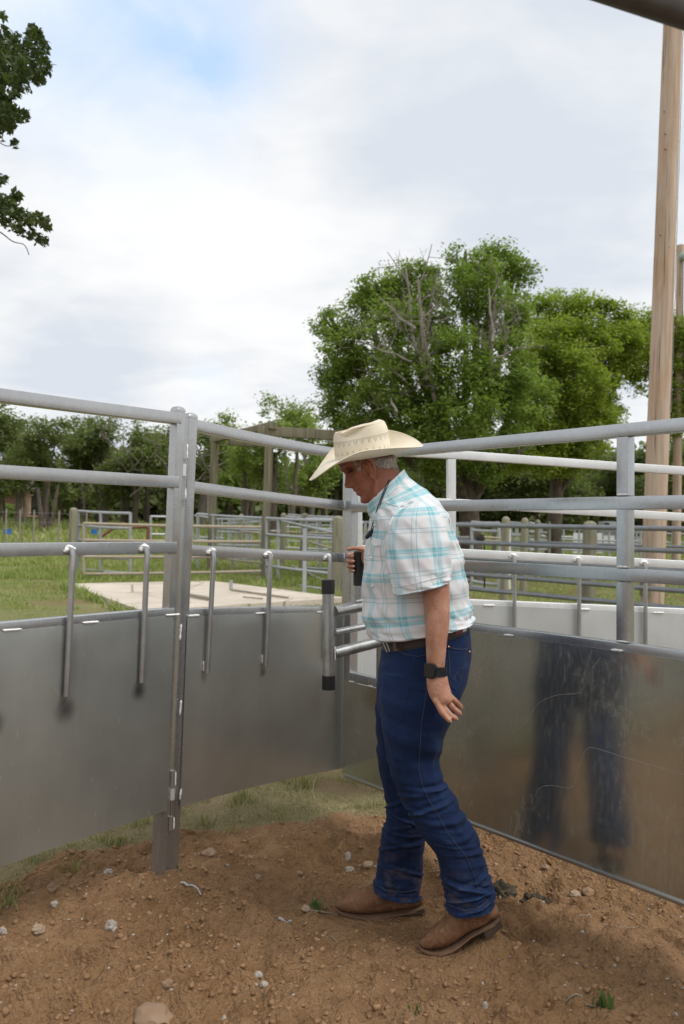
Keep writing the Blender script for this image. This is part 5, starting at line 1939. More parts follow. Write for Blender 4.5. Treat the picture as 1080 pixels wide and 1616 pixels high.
# --- second oak, brighter, to the right
YB = 24
bb = at(872, 915, YB)
bb.z = g1(bb.x, bb.y)
L2 = [plobe(px, py, rp, YB + dy) for px, py, rp, dy in (
    (850, 500, 36, 0), (890, 490, 34, .5), (925, 492, 32, 0), (955, 490, 20, 0), (870, 545, 50, -1.2), (930, 545, 46, -1), (975, 530, 32, 0), (985, 500, 18, 0), (840, 580, 44, -1.4), (905, 600, 52, -1.8), (960, 580, 36, -.5),
    (1010, 515, 30, .3), (1045, 520, 30, .6), (1000, 560, 34, 0), (1040, 565, 30, .4), (1075, 560, 34, .6), (1065, 610, 26, .3), (950, 625, 32, -.6), (870, 650, 50, -1.4), (925, 660, 40, -.8), (820, 640, 40, -1), (1010, 605, 18, 0), (1085, 640, 22, .5), (830, 700, 44, 0), (870, 690, 40, -1.6), (918, 688, 36, -1.4), (948, 660, 26, -1.2), (845, 722, 34, -1.8), (900, 728, 32, -1.2), (790, 715, 34, -1.6), (990, 545, 36, -.6), (1062, 540, 26, .1), (1078, 525, 24, -.2), (1070, 590, 26, 0), (1080, 650, 24, 0), (1064, 635, 22, .2), (1060, 670, 18, 0), (1020, 575, 30, .2), (905, 640, 46, .9), (960, 650, 26, .2), (900, 560, 52, .6), (890, 710, 42, .3), (945, 690, 24, 0), (1110, 520, 40, 0), (1130, 600, 50, 0))]
tree('oak_tree', 'brighter green oak spreading to the utility pole, right of the dark oak', bb, at(880, 745, YB), 0.25, L2, 'bright_oak_leaf', 0.102, 100, 66, 0.34, gap=0.6, nlimb=12)

# --- the tree whose twigs reach in at the upper left; trunk outside the frame
YN = 7.5
bn = at(-420, 1010, YN + .4)
bn.z = g1(bn.x, bn.y)


def near_tree():
    e = empty('oak_tree', bn, 'near oak whose leafy branch tips hang into the upper left corner', 'tree')
    mb = MB()
    limb(mb, [bn - V(0, 0, .2), at(-400, 500, YN + .3), at(-380, 150, YN)], .22, .12, 3, .04, 14)
    ends = []
    for (path, r) in (([(-390, 400), (-200, 250), (-40, 150), (30, 120)], .05), ([(-40, 152), (0, 110), (40, 70), (52, 50)], .016), ([(-20, 140), (20, 130), (70, 110)], .014), ([(-40, 155), (-5, 180), (25, 188)], .012), ([(-30, 120), (-10, 70), (5, 40)], .012),
                      ([(-380, 450), (-200, 390), (-60, 340), (0, 330)], .04), ([(-20, 332), (20, 340), (60, 350), (74, 352)], .011), ([(-10, 328), (15, 318), (28, 310)], .009), ([(20, 340), (45, 370), (66, 382)], .009),
                      ([(-40, 345), (0, 366), (20, 381), (38, 386), (46, 402)], .008), ([(-30, 205), (-5, 222), (10, 230), (26, 228)], .007), ([(-300, 150), (-200, 0), (-120, -120)], .06), ([(-380, 300), (-520, 150), (-600, 0)], .06)):
        dy = [(.4 * noise.noise(V(x * .01, y * .01, 2.2))) for x, y in path]
        res = limb(mb, [at(x, y, YN + d_) for (x, y), d_ in zip(path, dy)], r, r * .35, path[0][0] * .1, .04, 7)
        ends.append(res)
    # side sprigs
    mb.build('trunk', 'bark', e)
    cl = []
    for (px, py, rp, n) in ((10, 100, 34, 95), (45, 95, 26, 55), (52, 62, 14, 22), (55, 47, 7, 8), (70, 105, 12, 20), (70, 75, 8, 10), (15, 60, 16, 22), (8, 145, 22, 34), (30, 140, 14, 14), (40, 118, 14, 20), (15, 182, 18, 34), (36, 183, 9, 12), (5, 200, 12, 16), (-30, 120, 60, 200), (-30, 180, 40, 80), (60, 122, 10, 12),
                            (8, 322, 16, 26), (25, 310, 8, 10), (20, 342, 18, 26), (42, 345, 12, 16), (58, 345, 10, 13), (70, 352, 9, 12), (30, 362, 9, 9), (55, 368, 9, 8), (66, 380, 8, 8), (2, 285, 7, 8), (-20, 325, 24, 50), (2, 27, 4, 4), (-50, 330, 40, 80), (25, 226, 3, 3), (-120, 200, 120, 420), (-250, 80, 160, 420), (-140, 380, 90, 220), (-420, 40, 200, 420)):
        for k in range(n):
            a, rr = RNG.uniform(0, 2 * PI), rp * math.sqrt(RNG.random())
            c = at(px + rr * math.cos(a), py + rr * math.sin(a), YN + RNG.normal(0, .35 * min(rp / 20, 2)))
            cl.append(c[:])
    cl = np.array(cl)
    vs, fs = leaf_cloud(cl, 0.045, 8, 0.062, .8, .2, .5)
    fast('crown', vs, fs, 'near_leaf', e)


near_tree()

# --- wood on the left and behind the corrals: every tree its own object
WOOD = [
    (-30, 650, 790, 52, 50, 0, 'tree at the left frame edge above the brick house'),
    (28, 668, 785, 40, 54, 0, 'tree just above the tan porch pillar'),
    (72, 654, 800, 46, 47, 0, 'tree with several pale stems standing forward of the wood at left'),
    (122, 664, 790, 42, 60, 0, 'rounded tree behind the leftmost wooden post'),
    (165, 652, 790, 42, 56, 0, 'tall tree in the wood above the short galvanized gate'),
    (213, 668, 790, 42, 52, 2, 'grey green tree with bare twigs left of the hinge posts'),
    (262, 676, 790, 36, 62, 0, 'tree directly behind the hinge posts'),
    (318, 668, 790, 34, 52, 2, 'olive tree with bare twigs right of the hinge posts'),
    (362, 655, 790, 38, 58, 1, 'light tree above the left timber post'),
    (432, 622, 785, 52, 44, 1, 'tall bright green tree above the timber gateway'),
    (492, 648, 790, 38, 48, 1, 'yellowish green tree between the timber gateway and the hat'),
    (530, 690, 800, 46, 58, 0, 'dark tree behind the hat brim'),
    (610, 720, 810, 60, 60, 0, 'dark tree low behind the big oak, left of its trunk'),
    (690, 730, 810, 60, 56, 0, 'dark tree low behind the big oak, at its trunk'),
    (800, 715, 815, 62, 58, 0, 'dark tree low behind the brighter oak'),
    (880, 720, 815, 55, 54, 0, 'dark tree left of the gate upright in the background'),
    (950, 714, 820, 48, 60, 0, 'tree left of the thick utility pole, in the background'),
    (1010, 706, 820, 42, 56, 0, 'blue green tree directly behind the thick utility pole'),
    (1062, 690, 820, 44, 52, 0, 'tree directly behind the thinner utility pole'),
    (1120, 700, 820, 50, 58, 0, 'tree at the right frame edge'),
]
KIND = ['far_leaf', 'far_bright_leaf', 'far_leaf']
for i, (px, y0, y1, hw, Y, kd, lb) in enumerate(WOOD):
    hw *= 1.15
    b = at(px, 826, Y)
    b.z = g1(b.x, b.y)
    hb2 = (y1 - y0) / 2
    cy = (y0 + y1) / 2
    lobes = []
    for k in range(14):
        a = k * 2.4 + i
        f = ((k * 0.618 + i * .3) % 1)
        yy = y0 + hb2 * .34 + (y1 - y0 - hb2 * .6) * f
        wv = hw * (0.35 + 0.55 * math.sin(PI * (0.25 + 0.6 * f)))
        lobes.append(plobe(px + wv * math.cos(a) * .75, yy, hw * (0.50 + .14 * math.sin(k * 2.1 + i)), Y + math.sin(a) * hw * Y / FPX * .7))
    lobes.append(plobe(px, y0 + hw * .38, hw * .4, Y))
    tr = at(px + 3, cy + 10, Y)
    rs = random.Random(i * 7 + 1)
    stems = []
    for q in range(3):
        ox = rs.uniform(-hw * .8, hw * .8)
        stems.append((at(px + ox, 824, Y + rs.uniform(-1, 1)), at(px + ox * 1.1 + rs.uniform(-10, 10), cy - 5, Y), rs.uniform(.08, .15)))
    if i == 2:
        stems = [(at(66, 832, 46), at(60, 770, 46), .15), (at(80, 830, 46), at(92, 765, 46), .13), (at(70, 830, 46), at(78, 760, 46.5), .13)]
    e = tree('oak_tree', lb, b, tr, 0.20 * Y / 50, lobes, KIND[kd], 0.25 * Y / 55, 8.5, 70, 0.85 * Y / 55, 'bark' if i % 3 != 1 else 'pale_bark', 'trees of the wood behind the corrals', nlimb=6, stems=stems, gap=0.5, freq=.4)
    if kd == 2 or i in (3, 6):
        for j in range(6):
            dm = MB()
            p = at(px + 24 * math.sin(j * 2.2 + i), y0 + 45 + 14 * j, Y - hw * Y / FPX * .95)
            twig_tree(dm, p, V(math.sin(j * 3.1 + i), -.4, .8), 1.7, .055, 1, i * 2.3 + j, .9)
            dm.build('dead_branch', 'dead_wood', e)

# undergrowth: the wood's dark mass behind, too dense to count
cl = []
for k in range(2600):
    Yw = RNG.uniform(74, 100)
    px = RNG.uniform(-260, 1400)
    top = 742 + 34 * math.sin(px * .013 + 1) * .3 + 14 * noise.noise(V(px * .02, 1, 2))
    if 560 < px < 980:
        top = 728
    elif px > 980:
        top = 730
    py = RNG.uniform(top, 826)
    cl.append(at(px, py, Yw)[:])
cl = np.array(cl)
vs, fs = leaf_cloud(cl, 2.3, 44, 0.75, .9, .1, .7)
o = fast('undergrowth', vs, fs, 'far_leaf')
tag(o, 'dense dark undergrowth filling the wood behind the tree trunks', 'undergrowth', None, 'stuff')
# hedge in front of the house
cl = []
for k in range(150):
    cl.append(at(RNG.uniform(-60, 26), RNG.uniform(800, 815), 62 + RNG.normal(0, .4))[:])
vs, fs = leaf_cloud(np.array(cl), .5, 60, .17, .8)
c = at(0, 815, 62)
o = fast('hedge', vs, fs, 'oak_leaf', None, False, (c.x, c.y, g1(c.x, c.y)))
tag(o, 'clipped dark hedge below the brick house wall', 'hedge')
# ------------------------------------------------------------------ the man


def cat_interp(rings, sub):
    A = np.array(rings, float)
    out = []
    n = len(A)
    for i in range(n - 1):
        a, b, c, d = A[max(i - 1, 0)], A[i], A[i + 1], A[min(i + 2, n - 1)]
        for k in range(sub):
            t = k / sub
            out.append(0.5 * (2 * b + (c - a) * t + (2 * a - 5 * b + 4 * c - d) * t * t + (3 * b - a - 3 * c + d) * t ** 3))
    out.append(A[-1])
    return out


def loft(mb, rings, N=40, sub=5, disp=None, cap0=False, cap1=False, e=2.2, uv=None, yskew=0.0):
    """rings: (front px, front py, back px, back py, Y, half depth). Returns the world rings."""
    R = cat_interp(rings, sub)
    W = []
    cen = []
    for i, r in enumerate(R):
        L, Rr = at(r[0], r[1], r[4] + yskew), at(r[2], r[3], r[4] - yskew)
        c = (L + Rr) / 2
        a = (Rr - L) / 2
        bv = V(0, -r[5], 0)
        ring = []
        f = i / (len(R) - 1)
        for j in range(N):
            t = 2 * PI * j / N
            ca, sa = math.cos(t), math.sin(t)
            x = math.copysign(abs(ca) ** (2 / e), ca)
            y = math.copysign(abs(sa) ** (2 / e), sa)
            p = c + a * x + bv * y
            if disp:
                d = (a * x + bv * y)
                dl = d.length
                if dl > 1e-6:
                    p = p + d * (disp(t, f, i) / dl)
            ring.append(p)
        W.append(ring)
        cen.append(c)
    o = len(mb.v)
    cols = N + 1 if uv else N
    vs, uvs = [], []
    circ = np.mean([sum((w[(j + 1) % N] - w[j]).length for j in range(N)) for w in W]) if uv else 0
    acc = 0
    for i, ring in enumerate(W):
        if i:
            acc += (cen[i] - cen[i - 1]).length
        for j in range(cols):
            vs.append(ring[j % N])
            if uv:
                uvs.append((uv[0] + circ * j / N, uv[1] + acc * (uv[2] if len(uv) > 2 else 1)))
    fs = []
    for i in range(len(W) - 1):
        for j in range(N):
            j2 = (j + 1) if uv else (j + 1) % N
            a, b = i * cols + j, i * cols + j2
            fs.append((a, b, b + cols, a + cols))
    if cap0:
        fs.append(tuple(range(N - 1, -1, -1)))
    if cap1:
        fs.append(tuple((len(W) - 1) * cols + j for j in range(N)))
    mb.add(vs, fs, uvs if uv else None)
    return W


def remesh(mb, name, vox, smooth_it=3, fac=0.5):
    """fuse everything in the MB into one continuous skin"""
    me = bpy.data.meshes.new(name)
    me.from_pydata([tuple(v) for v in mb.v], [], mb.f)
    o = bpy.data.objects.new(name + '_tmp', me)
    COL.objects.link(o)
    bm = bmesh.new()
    bm.from_mesh(me)
    bmesh.ops.recalc_face_normals(bm, faces=bm.faces)
    bm.to_mesh(me)
    bm.free()
    m = o.modifiers.new('r', 'REMESH')
    m.mode = 'VOXEL'
    m.voxel_size = vox
    m.use_smooth_shade = True
    if smooth_it:
        s = o.modifiers.new('s', 'SMOOTH')
        s.iterations = smooth_it
        s.factor = fac
    dg = bpy.context.evaluated_depsgraph_get()
    me2 = bpy.data.meshes.new_from_object(o.evaluated_get(dg))
    bpy.data.objects.remove(o)
    bpy.data.meshes.remove(me)
    me2.name = name
    return me2


def link_mesh(me, name, mat, parent, off):
    me.transform(Matrix.Translation(-off))
    me.materials.clear()
    me.materials.append(MATS[mat])
    me.polygons.foreach_set('use_smooth', [True] * len(me.polygons))
    o = bpy.data.objects.new(name, me)
    COL.objects.link(o)
    if parent:
        o.parent = parent
    else:
        o.location = off
    return o


PB = on_ground(690, 1465)
PB = V(PB.x, 2.68, 0.0)       # foot of the figure

# ---------------- head in its own frame (x forward, y to his left, z up)
PHI = rad(32)
HF = V(-math.cos(PHI), 0, -math.sin(PHI))
HU = V(-math.sin(PHI), 0, math.cos(PHI))
HL = V(0, -1, 0)
HC = at(581, 731, 2.69)


def head_w(x, y, z):
    return HC + HF * x + HL * y + HU * z


# ---------------- hat
QF = rad(9.5)
RO = rad(9)
KF = V(-math.cos(QF), 0, -math.sin(QF))
KU0 = V(-math.sin(QF), 0, math.cos(QF))
KL0 = V(0, -1, 0)
KU = KU0 * math.cos(RO) + KL0 * math.sin(RO)
KL = KL0 * math.cos(RO) - KU0 * math.sin(RO)
KC = at(574, 721, 2.69)


def hat_w(x, y, z):
    return KC + KF * x + KL * y + KU * z


CA, CB = .096, .080



def under_hat(p):
    """keep a point of the head or hair inside the crown"""
    q = p - KC
    x, y, z = q.dot(KF), q.dot(KL), q.dot(KU)
    if z > -.012:
        k = math.sqrt((x / CA) ** 2 + (y / CB) ** 2)
        lim = .93 - .25 * max(0, z - .04) / .05
        if k > lim:
            f = lim / k
            b = min(1, (z + .012) / .012)
            f = 1 + (f - 1) * b
            x, y = x * f, y * f
        z = min(z, .07)
        return KC + KF * x + KL * y + KU * z
    return p


def interp(tab, z):
    t = sorted(tab)
    return float(np.interp(z, [a for a, _ in t], [b for _, b in t]))


FRONT = [(-.120, .050), (-.113, .066), (-.10, .070), (-.085, .070), (-.07, .072), (-.055, .074), (-.04, .074), (-.02, .072), (0, .070), (.014, .071), (.028, .083), (.05, .088), (.075, .080), (.095, .058), (.108, .034), (.116, .0)]
BACK = [(-.120, .0), (-.113, -.0), (-.10, -.01), (-.085, -.022), (-.07, -.05), (-.05, -.078), (-.03, -.090), (0, -.099), (.04, -.101), (.075, -.084), (.095, -.062), (.108, -.035), (.116, -.0)]
HALF = [(-.120, .018), (-.113, .030), (-.10, .042), (-.085, .052), (-.07, .059), (-.05, .064), (-.03, .068), (0, .071), (.03, .074), (.05, .075), (.075, .066), (.095, .050), (.108, .028), (.116, .0)]
# midline relief: (z, forward, lateral width)
MID = [(-.120, .000, .02), (-.112, .014, .022), (-.102, .020, .022), (-.09, .013, .024), (-.083, .008, .026), (-.077, .014, .025), (-.071, .0175, .023), (-.066, .012, .026), (-.0635, .010, .026), (-.058, .0165, .024), (-.052, .0155, .022), (-.046, .013, .016),
       (-.042, .022, .013), (-.037, .031, .0135), (-.031, .037, .0135), (-.024, .0355, .012), (-.014, .029, .0105), (-.004, .0225, .0095), (.006, .018, .009), (.014, .016, .011), (.022, .012, .018), (.03, .007, .03), (.045, .002, .04), (.06, 0, .04), (.116, 0, .04)]
mz, mf, mw = [a[0] for a in MID], [a[1] for a in MID], [a[2] for a in MID]


def build_head(mb):
    nz, N = 120, 96
    vs = []
    for i in range(nz + 1):
        z = -.120 + .236 * i / nz
        fx, bx, hw = interp(FRONT, z), interp(BACK, z), interp(HALF, z)
        cx, ax = (fx + bx) / 2, (fx - bx) / 2
        pf, pw = np.interp(z, mz, mf), np.interp(z, mz, mw)
        for j in range(N):
            t = 2 * PI * j / N
            ca, sa = math.cos(t), math.sin(t)
            e = 2.25 if z < .06 else 2.0
            x = cx + ax * math.copysign(abs(ca) ** (2 / e), ca)
            y = hw * math.copysign(abs(sa) ** (2 / e), sa)
            if ca > -.2:
                x += pf * math.exp(-(y / pw) ** 2)
                # nostril wings
                x += 0.012 * math.exp(-((abs(y) - .014) / .006) ** 2 - ((z + .036) / .007) ** 2)
                # eye sockets, brow, cheek bone, nasolabial fold
                x -= 0.0135 * math.exp(-((abs(y) - .031) / .016) ** 2 - ((z - .006) / .0105) ** 2)
                x += 0.006 * math.exp(-((abs(y) - .030) / .022) ** 2 - ((z - .027) / .0075) ** 2)
                x += 0.0045 * math.exp(-((abs(y) - .031) / .012) ** 2 - ((z - .004) / .0055) ** 2)
                x += 0.007 * math.exp(-((abs(y) - .044) / .02) ** 2 - ((z + .026) / .014) ** 2)
                q = abs(y) - (.018 + (-.045 - z) * .28)
                if -.085 < z < -.035:
                    x -= 0.0035 * math.exp(-(q / .004) ** 2)
                # bag under the eye and crows feet
                x -= 0.002 * math.exp(-((abs(y) - .032) / .016) ** 2 - ((z + .007) / .003) ** 2)
            side = 1 if y > 0 else -1
            if -.4 < ca < .75:
                # hollow of the cheek, jowl line from ear to jaw
                y -= side * 0.005 * math.exp(-((x - .035) / .02) ** 2 - ((z + .055) / .02) ** 2)
                y -= side * 0.0035 * math.exp(-((x - .004 - (z + .05) * .2) / .0035) ** 2) * (1 if -.095 < z < -.03 else 0)
                y += side * 0.003 * math.exp(-((x - .014) / .012) ** 2 - ((z + .07) / .02) ** 2)
            vs.append(under_hat(head_w(x, y, z)))
    fs = []
    for i in range(nz):
        for j in range(N):
            a, b = i * N + j, i * N + (j + 1) % N
            fs.append((a, b, b + N, a + N))
    fs.append(tuple(range(N - 1, -1, -1)))
    fs.append(tuple(nz * N + j for j in range(N)))
    mb.add(vs, fs)
    # ears
    for s in (1, -1):
        def E(x, z, o):
            return head_w(.016 + x * 1.18, s * (.0705 + o * 1.1), -.019 + z * 1.18)
        prof = [(-.004, -.030, .002), (-.014, -.018, .008), (-.021, .0, .013), (-.021, .016, .016), (-.012, .028, .016), (.002, .031, .012), (.013, .024, .006), (.015, .012, .001)]
        mb.tube([E(*p) for p in prof], [.0052, .0055, .0056, .0055, .005, .005, .0046, .0034], 10)
        mb.tube([E(.004, -.026, .002), E(-.008, -.006, .007), E(-.011, .012, .010), E(-.004, .022, .010)], [.0045, .0048, .0042, .003], 8)
        mb.ball(E(-.006, -.003, -.002), .013, .007, .026, Matrix((HF, HL, HU)).transposed(), 14, 10)
        mb.ball(E(-.001, -.029, .003), .007, .0048, .008, Matrix((HF, HL, HU)).transposed(), 10, 8)
        mb.ball(E(.012, -.008, .0005), .0045, .0045, .007, Matrix((HF, HL, HU)).transposed(), 10, 8)


body = MB()
build_head(body)
# neck
loft(body, [(560, 752, 622, 722, 2.69, .058), (573, 775, 626, 735, 2.69, .060), (584, 796, 632, 748, 2.69, .064), (590, 812, 645, 765, 2.69, .075), (592, 830, 655, 785, 2.69, .09)], 40, 4, None, True, True)
# tendon and jowl under the jaw
body.tube([at(594, 757, 2.625), at(594, 775, 2.632), at(598, 795, 2.64)], [.008, .012, .010], 10)
# trunk core
loft(body, [(602, 825, 652, 802, 2.69, .09), (598, 860, 690, 860, 2.69, .13), (592, 920, 720, 920, 2.69, .145), (600, 975, 728, 965, 2.69, .14), (618, 1040, 728, 1030, 2.69, .13), (622, 1110, 708, 1110, 2.69, .11)], 40, 4, None, True, True)
# legs inside the trousers
loft(body, [(612, 1090, 715, 1085, 2.61, .07), (625, 1200, 686, 1200, 2.60, .065), (650, 1275, 710, 1270, 2.60, .055), (715, 1380, 757, 1375, 2.60, .04), (725, 1440, 765, 1435, 2.60, .038)], 24, 4, None, True, True)
loft(body, [(610, 1090, 700, 1090, 2.77, .07), (606, 1200, 668, 1200, 2.79, .065), (615, 1280, 662, 1280, 2.80, .055), (608, 1360, 652, 1360, 2.83, .04), (606, 1405, 650, 1405, 2.84, .038)], 24, 4, None, True, True)


def arm_disp(t, f, i):
    return 0.0012 * noise.noise(V(math.cos(t) * 1.5, math.sin(t) * 1.5, f * 9))


# near (left) arm hanging
loft(body, [(640, 815, 676, 812, 2.56, .045), (648, 850, 696, 850, 2.52, .052), (660, 900, 707, 900, 2.495, .052), (665, 925, 709.5, 922, 2.485, .050), (668.5, 950, 710, 950, 2.48, .047), (671, 985, 709, 985, 2.475, .046), (672, 1010, 706, 1010, 2.470, .041), (673, 1035, 703.5, 1035, 2.465, .034), (674, 1052, 702.5, 1052, 2.462, .029), (673.5, 1066, 703.5, 1066, 2.46, .028)], 36, 5, arm_disp, True, True)
# near hand: palm, back of the hand towards camera and front
loft(body, [(674, 1058, 703, 1056, 2.46, .027), (673.5, 1072, 706.5, 1068, 2.458, .028), (674.5, 1086, 709, 1080, 2.457, .031), (678, 1098, 711.5, 1089, 2.456, .034), (684, 1109, 714, 1098, 2.456, .034), (690, 1116, 715.5, 1104, 2.457, .028)], 32, 5, None, True, True)


def finger(mb, pts, r):
    r *= 1.06
    P = [at(*p) for p in pts]
    out, rr = [], []
    n = len(P)
    for i in range(n - 1):
        a, b, c, d = P[max(i - 1, 0)], P[i], P[i + 1], P[min(i + 2, n - 1)]
        for k in range(5):
            t = k / 5
            out.append(0.5 * (2 * b + (c - a) * t + (2 * a - 5 * b + 4 * c - d) * t * t + (3 * b - a - 3 * c + d) * t ** 3))
    out.append(P[-1])
    m = len(out)
    for i in range(m):
        f = i / (m - 1)
        k = r * (1.02 - .22 * f) * (1 + .06 * math.cos(f * 2 * PI * 2.1))
        if f > .86:
            k *= math.sqrt(max(0.05, 1 - ((f - .86) / .145) ** 2))
        rr.append(k)
    mb.tube(out, rr, 14)
    return out


NEAR_F = [  # (px, py, Y): the fingers lie close together, curling back
    ([(704, 1090, 2.470), (714, 1102, 2.468), (722, 1109.5, 2.470), (729.5, 1117.5, 2.476)], .0090),
    ([(698, 1097, 2.455), (709, 1110, 2.448), (718, 1119.5, 2.450), (728, 1127.5, 2.456)], .0094),
    ([(692, 1102, 2.441), (702, 1118, 2.433), (711, 1128, 2.435), (722.5, 1136, 2.442)], .0092),
    ([(687, 1103, 2.433), (695, 1120, 2.424), (702.5, 1130.5, 2.423), (712, 1139.5, 2.428)], .0088)]
tips = []
for pts, r in NEAR_F:
    tips.append(finger(body, pts, r))
finger(body, [(682, 1076, 2.482), (686, 1092, 2.497), (692, 1106, 2.500), (698, 1117, 2.496)], .0092)   # thumb on the inner side

# far (right) arm reaching to the grip
loft(body, [(618, 835, 655, 822, 2.86, .045), (606, 850, 650, 838, 2.96, .05), (598, 880, 634, 870, 3.05, .046)], 28, 5, None, True, True)
AX = [at(616, 862, 3.03), at(603, 872, 3.13), at(590, 880, 3.235), at(583, 882, 3.275)]
body.tube([AX[0], AX[0].lerp(AX[1], .5), AX[1], AX[1].lerp(AX[2], .5), AX[2], AX[3]], [.045, .044, .042, .036, .031, .029], 24)
# far hand: the palm lies behind the grip, fingers wrap round its front
Yg = 3.30
body.ball(at(577, 880, Yg + .005), .024, .036, .042, Matrix.Rotation(rad(-8), 3, 'Y'), 20, 14)
body.ball(at(573, 873, Yg + .035), .026, .022, .030, None, 16, 12)
FAR_F = [
    ([(577, 872, 3.335), (564, 874, 3.345), (552, 875.5, 3.322), (551, 877, 3.29), (559, 878, 3.268)], .0088),
    ([(577, 880, 3.335), (563, 882.5, 3.347), (550.5, 884.5, 3.322), (550.5, 885.5, 3.288), (560.5, 886, 3.266)], .0090),
    ([(577, 889, 3.335), (563, 891, 3.345), (551, 893, 3.32), (551, 894, 3.288), (560.5, 894, 3.268)], .0086),
    ([(577, 897, 3.33), (564, 899, 3.338), (553.5, 900.5, 3.315), (553.5, 901, 3.288), (560.5, 901, 3.272)], .0076)]
for pts, r in FAR_F:
    tips.append(finger(body, pts, r))
tips.append(finger(body, [(582, 872, 3.275), (572, 867, 3.265), (560, 865.5, 3.268), (547, 867.5, 3.275)], .0096))
me = remesh(body, 'person', 0.0031, 2, 0.5)
for v in me.vertices[:0]:
    pass
man = link_mesh(me, 'person', 'skin', None, PB)
at_ = man.data.attributes.new('ruddy', 'FLOAT', 'POINT')
co = np.zeros(len(me.vertices) * 3, np.float32)
me.vertices.foreach_get('co', co)
co = co.reshape(-1, 3)
zc = co[:, 2] + PB.z
at_.data.foreach_set('value', (sstep(HC.z - .24, HC.z - .16, zc)).astype(np.float32))
tag(man, 'man in straw cowboy hat, plaid shirt and blue jeans stooping to pull the gate handle', 'person')

# nails
for tp in tips:
    nb = MB()
    p, q = tp[-3], tp[-1]
    d_ = (q - p).normalized()
    upv = V(0, -1, .3)
    side = d_.cross(upv).normalized()
    nn = side.cross(d_).normalized()
    nb.ball(p.lerp(q, .35) + nn * .0047, .0058, .0042, .0016, Matrix((d_, side, nn)).transposed(), 10, 6)
    nb.build('fingernail', 'nail', man)

# eyes: slits between lids
for s in (1, -1):
    eb = MB()
    eb.ball(head_w(.0685, s * .031, .0055), .0115, .0125, .0035, Matrix((HF, HL, HU)).transposed(), 14, 8)
    eb.build('eye', 'eye_dark', man)
# eyebrows
for s in (1, -1):
    bmb = MB()
    bmb.tube([head_w(.0885, s * .014, .0255), head_w(.0865, s * .030, .0305), head_w(.074, s * .048, .0265)], [.0030, .0036, .0018], 8)
    bmb.build('eyebrow', 'grey_hair', man)

# hair: cropped grey hair round the back and in front of the ears, grown from the skin itself
hm = MB()
vidx = {}
vn = [v.normal.copy() for v in man.data.vertices]


def head_l(p):
    q = p - HC
    return q.dot(HF), q.dot(HL), q.dot(HU)


def hairy(c):
    x, y, z = head_l(c)
    if abs(x) > .16 or z < -.09 or abs(y) > .1:
        return False
    j = .004 * noise.noise(V(x * 260, y * 260, z * 120))
    if x < -.014 + j and z > -.030 + (x + .0115) * .62 + j * 1.5 and (abs(y) < .0735 or x < -.022):
        return True
    return .0335 + j < x < .043 + j and z > -.012 + j * 1.5 and abs(y) > .055


for f in man.data.polygons:
    c = f.center + PB
    if (c - HC).length < .18 and hairy(c):
        ids = []
        for vi in f.vertices:
            if vi not in vidx:
                p = man.data.vertices[vi].co + PB
                vidx[vi] = len(hm.v)
                th = .0030 + .0016 * noise.noise(p * 330)
                hm.v.append(tuple(under_hat(p + vn[vi] * th)))
            ids.append(vidx[vi])
        hm.f.append(tuple(ids))
        hm.mi.append(0)
hm.build('hair', 'grey_hair', man, angle=None)

# ---------------- hat crown and brim
def crown_pt(t, f):
    """t angle (0 front), f 0 base .. 1 shoulder .. 2 top centre"""
    ca, sa = math.cos(t), math.sin(t)
    if f <= 1:
        k = 1 - 0.035 * f - .085 * max(0, (f - .68) / .32) ** 2
        hz = .094 + .016 * (-ca * .5 + .5)
        x, y, z = CA * k * ca, CB * k * sa, hz * f
        # side dents near the front
        dnt = .020 * math.exp(-((f - .98) / .30) ** 2) * math.exp(-((ca - .40) / .42) ** 2)
        y -= math.copysign(dnt, sa) * min(1, abs(sa) * 2)
        return x, y, z
    g = f - 1
    k = 0.88 * max(0, 1 - g ** 2.4) ** .5
    hz = .094 + .016 * (-ca * k * .5 + .5)
    x, y = CA * k * ca, CB * k * sa
    # rolled shoulder then the cattleman crease along the top, dents beside it
    z = hz + .012 * math.sin(min(1, g * 2.2) * PI / 2)
    z -= .030 * math.exp(-(y / .020) ** 2) * (1 if g > 0 else 0) * sstep(0, .35, g) * (1 - .5 * sstep(.3, 1, abs(x) / CA))
    z -= .034 * math.exp(-((abs(y) - .047) / .018) ** 2 - ((x - .022) / .060) ** 2) * sstep(0, .3, g)
    z -= .012 * sstep(.2, 1.0, x / CA)
    return x, y, z


hatm = MB()
N, nf = 96, 44
vs, uvs = [], []
for i in range(nf + 1):
    f = 2 * i / nf
    f = f if f < 1.98 else 1.985
    for j in range(N + 1):
        t = 2 * PI * j / N
        vs.append(hat_w(*crown_pt(t, f)))
        uvs.append((j / N, 1 + f * .7 if f <= 1 else 1.7 + (f - 1) * .25))
hatm.add(vs, [(i * (N + 1) + j, i * (N + 1) + j + 1, (i + 1) * (N + 1) + j + 1, (i + 1) * (N + 1) + j) for i in range(nf) for j in range(N)] + [tuple(nf * (N + 1) + j for j in range(N))], uvs)


def brim_pt(t, q, under=0.0):
    ca, sa = math.cos(t), math.sin(t)
    rx = .190 if ca > 0 else .202
    ry = .158
    # brim outline, slightly squared
    ex = math.copysign(abs(ca) ** .93, ca) * rx
    ey = math.copysign(abs(sa) ** .93, sa) * ry
    bx, by = CA * ca, CB * sa
    x, y = bx + (ex - bx) * q, by + (ey - by) * q
    curl = abs(sa) ** (3.0 if ca > 0 else (1.5 if sa < 0 else 2.4))
    side = 0.030 if sa > 0 else 0.085
    z = side * curl * q ** 2.1
    z -= .050 * max(0, ca) ** 1.35 * q ** 2.5
    z += .012 * max(0, -ca) ** 2 * q ** 1.4
    z += .004 * (1 - q) ** 4
    y -= math.copysign(.022 * curl * q ** 3, sa)
    return x, y, z - under


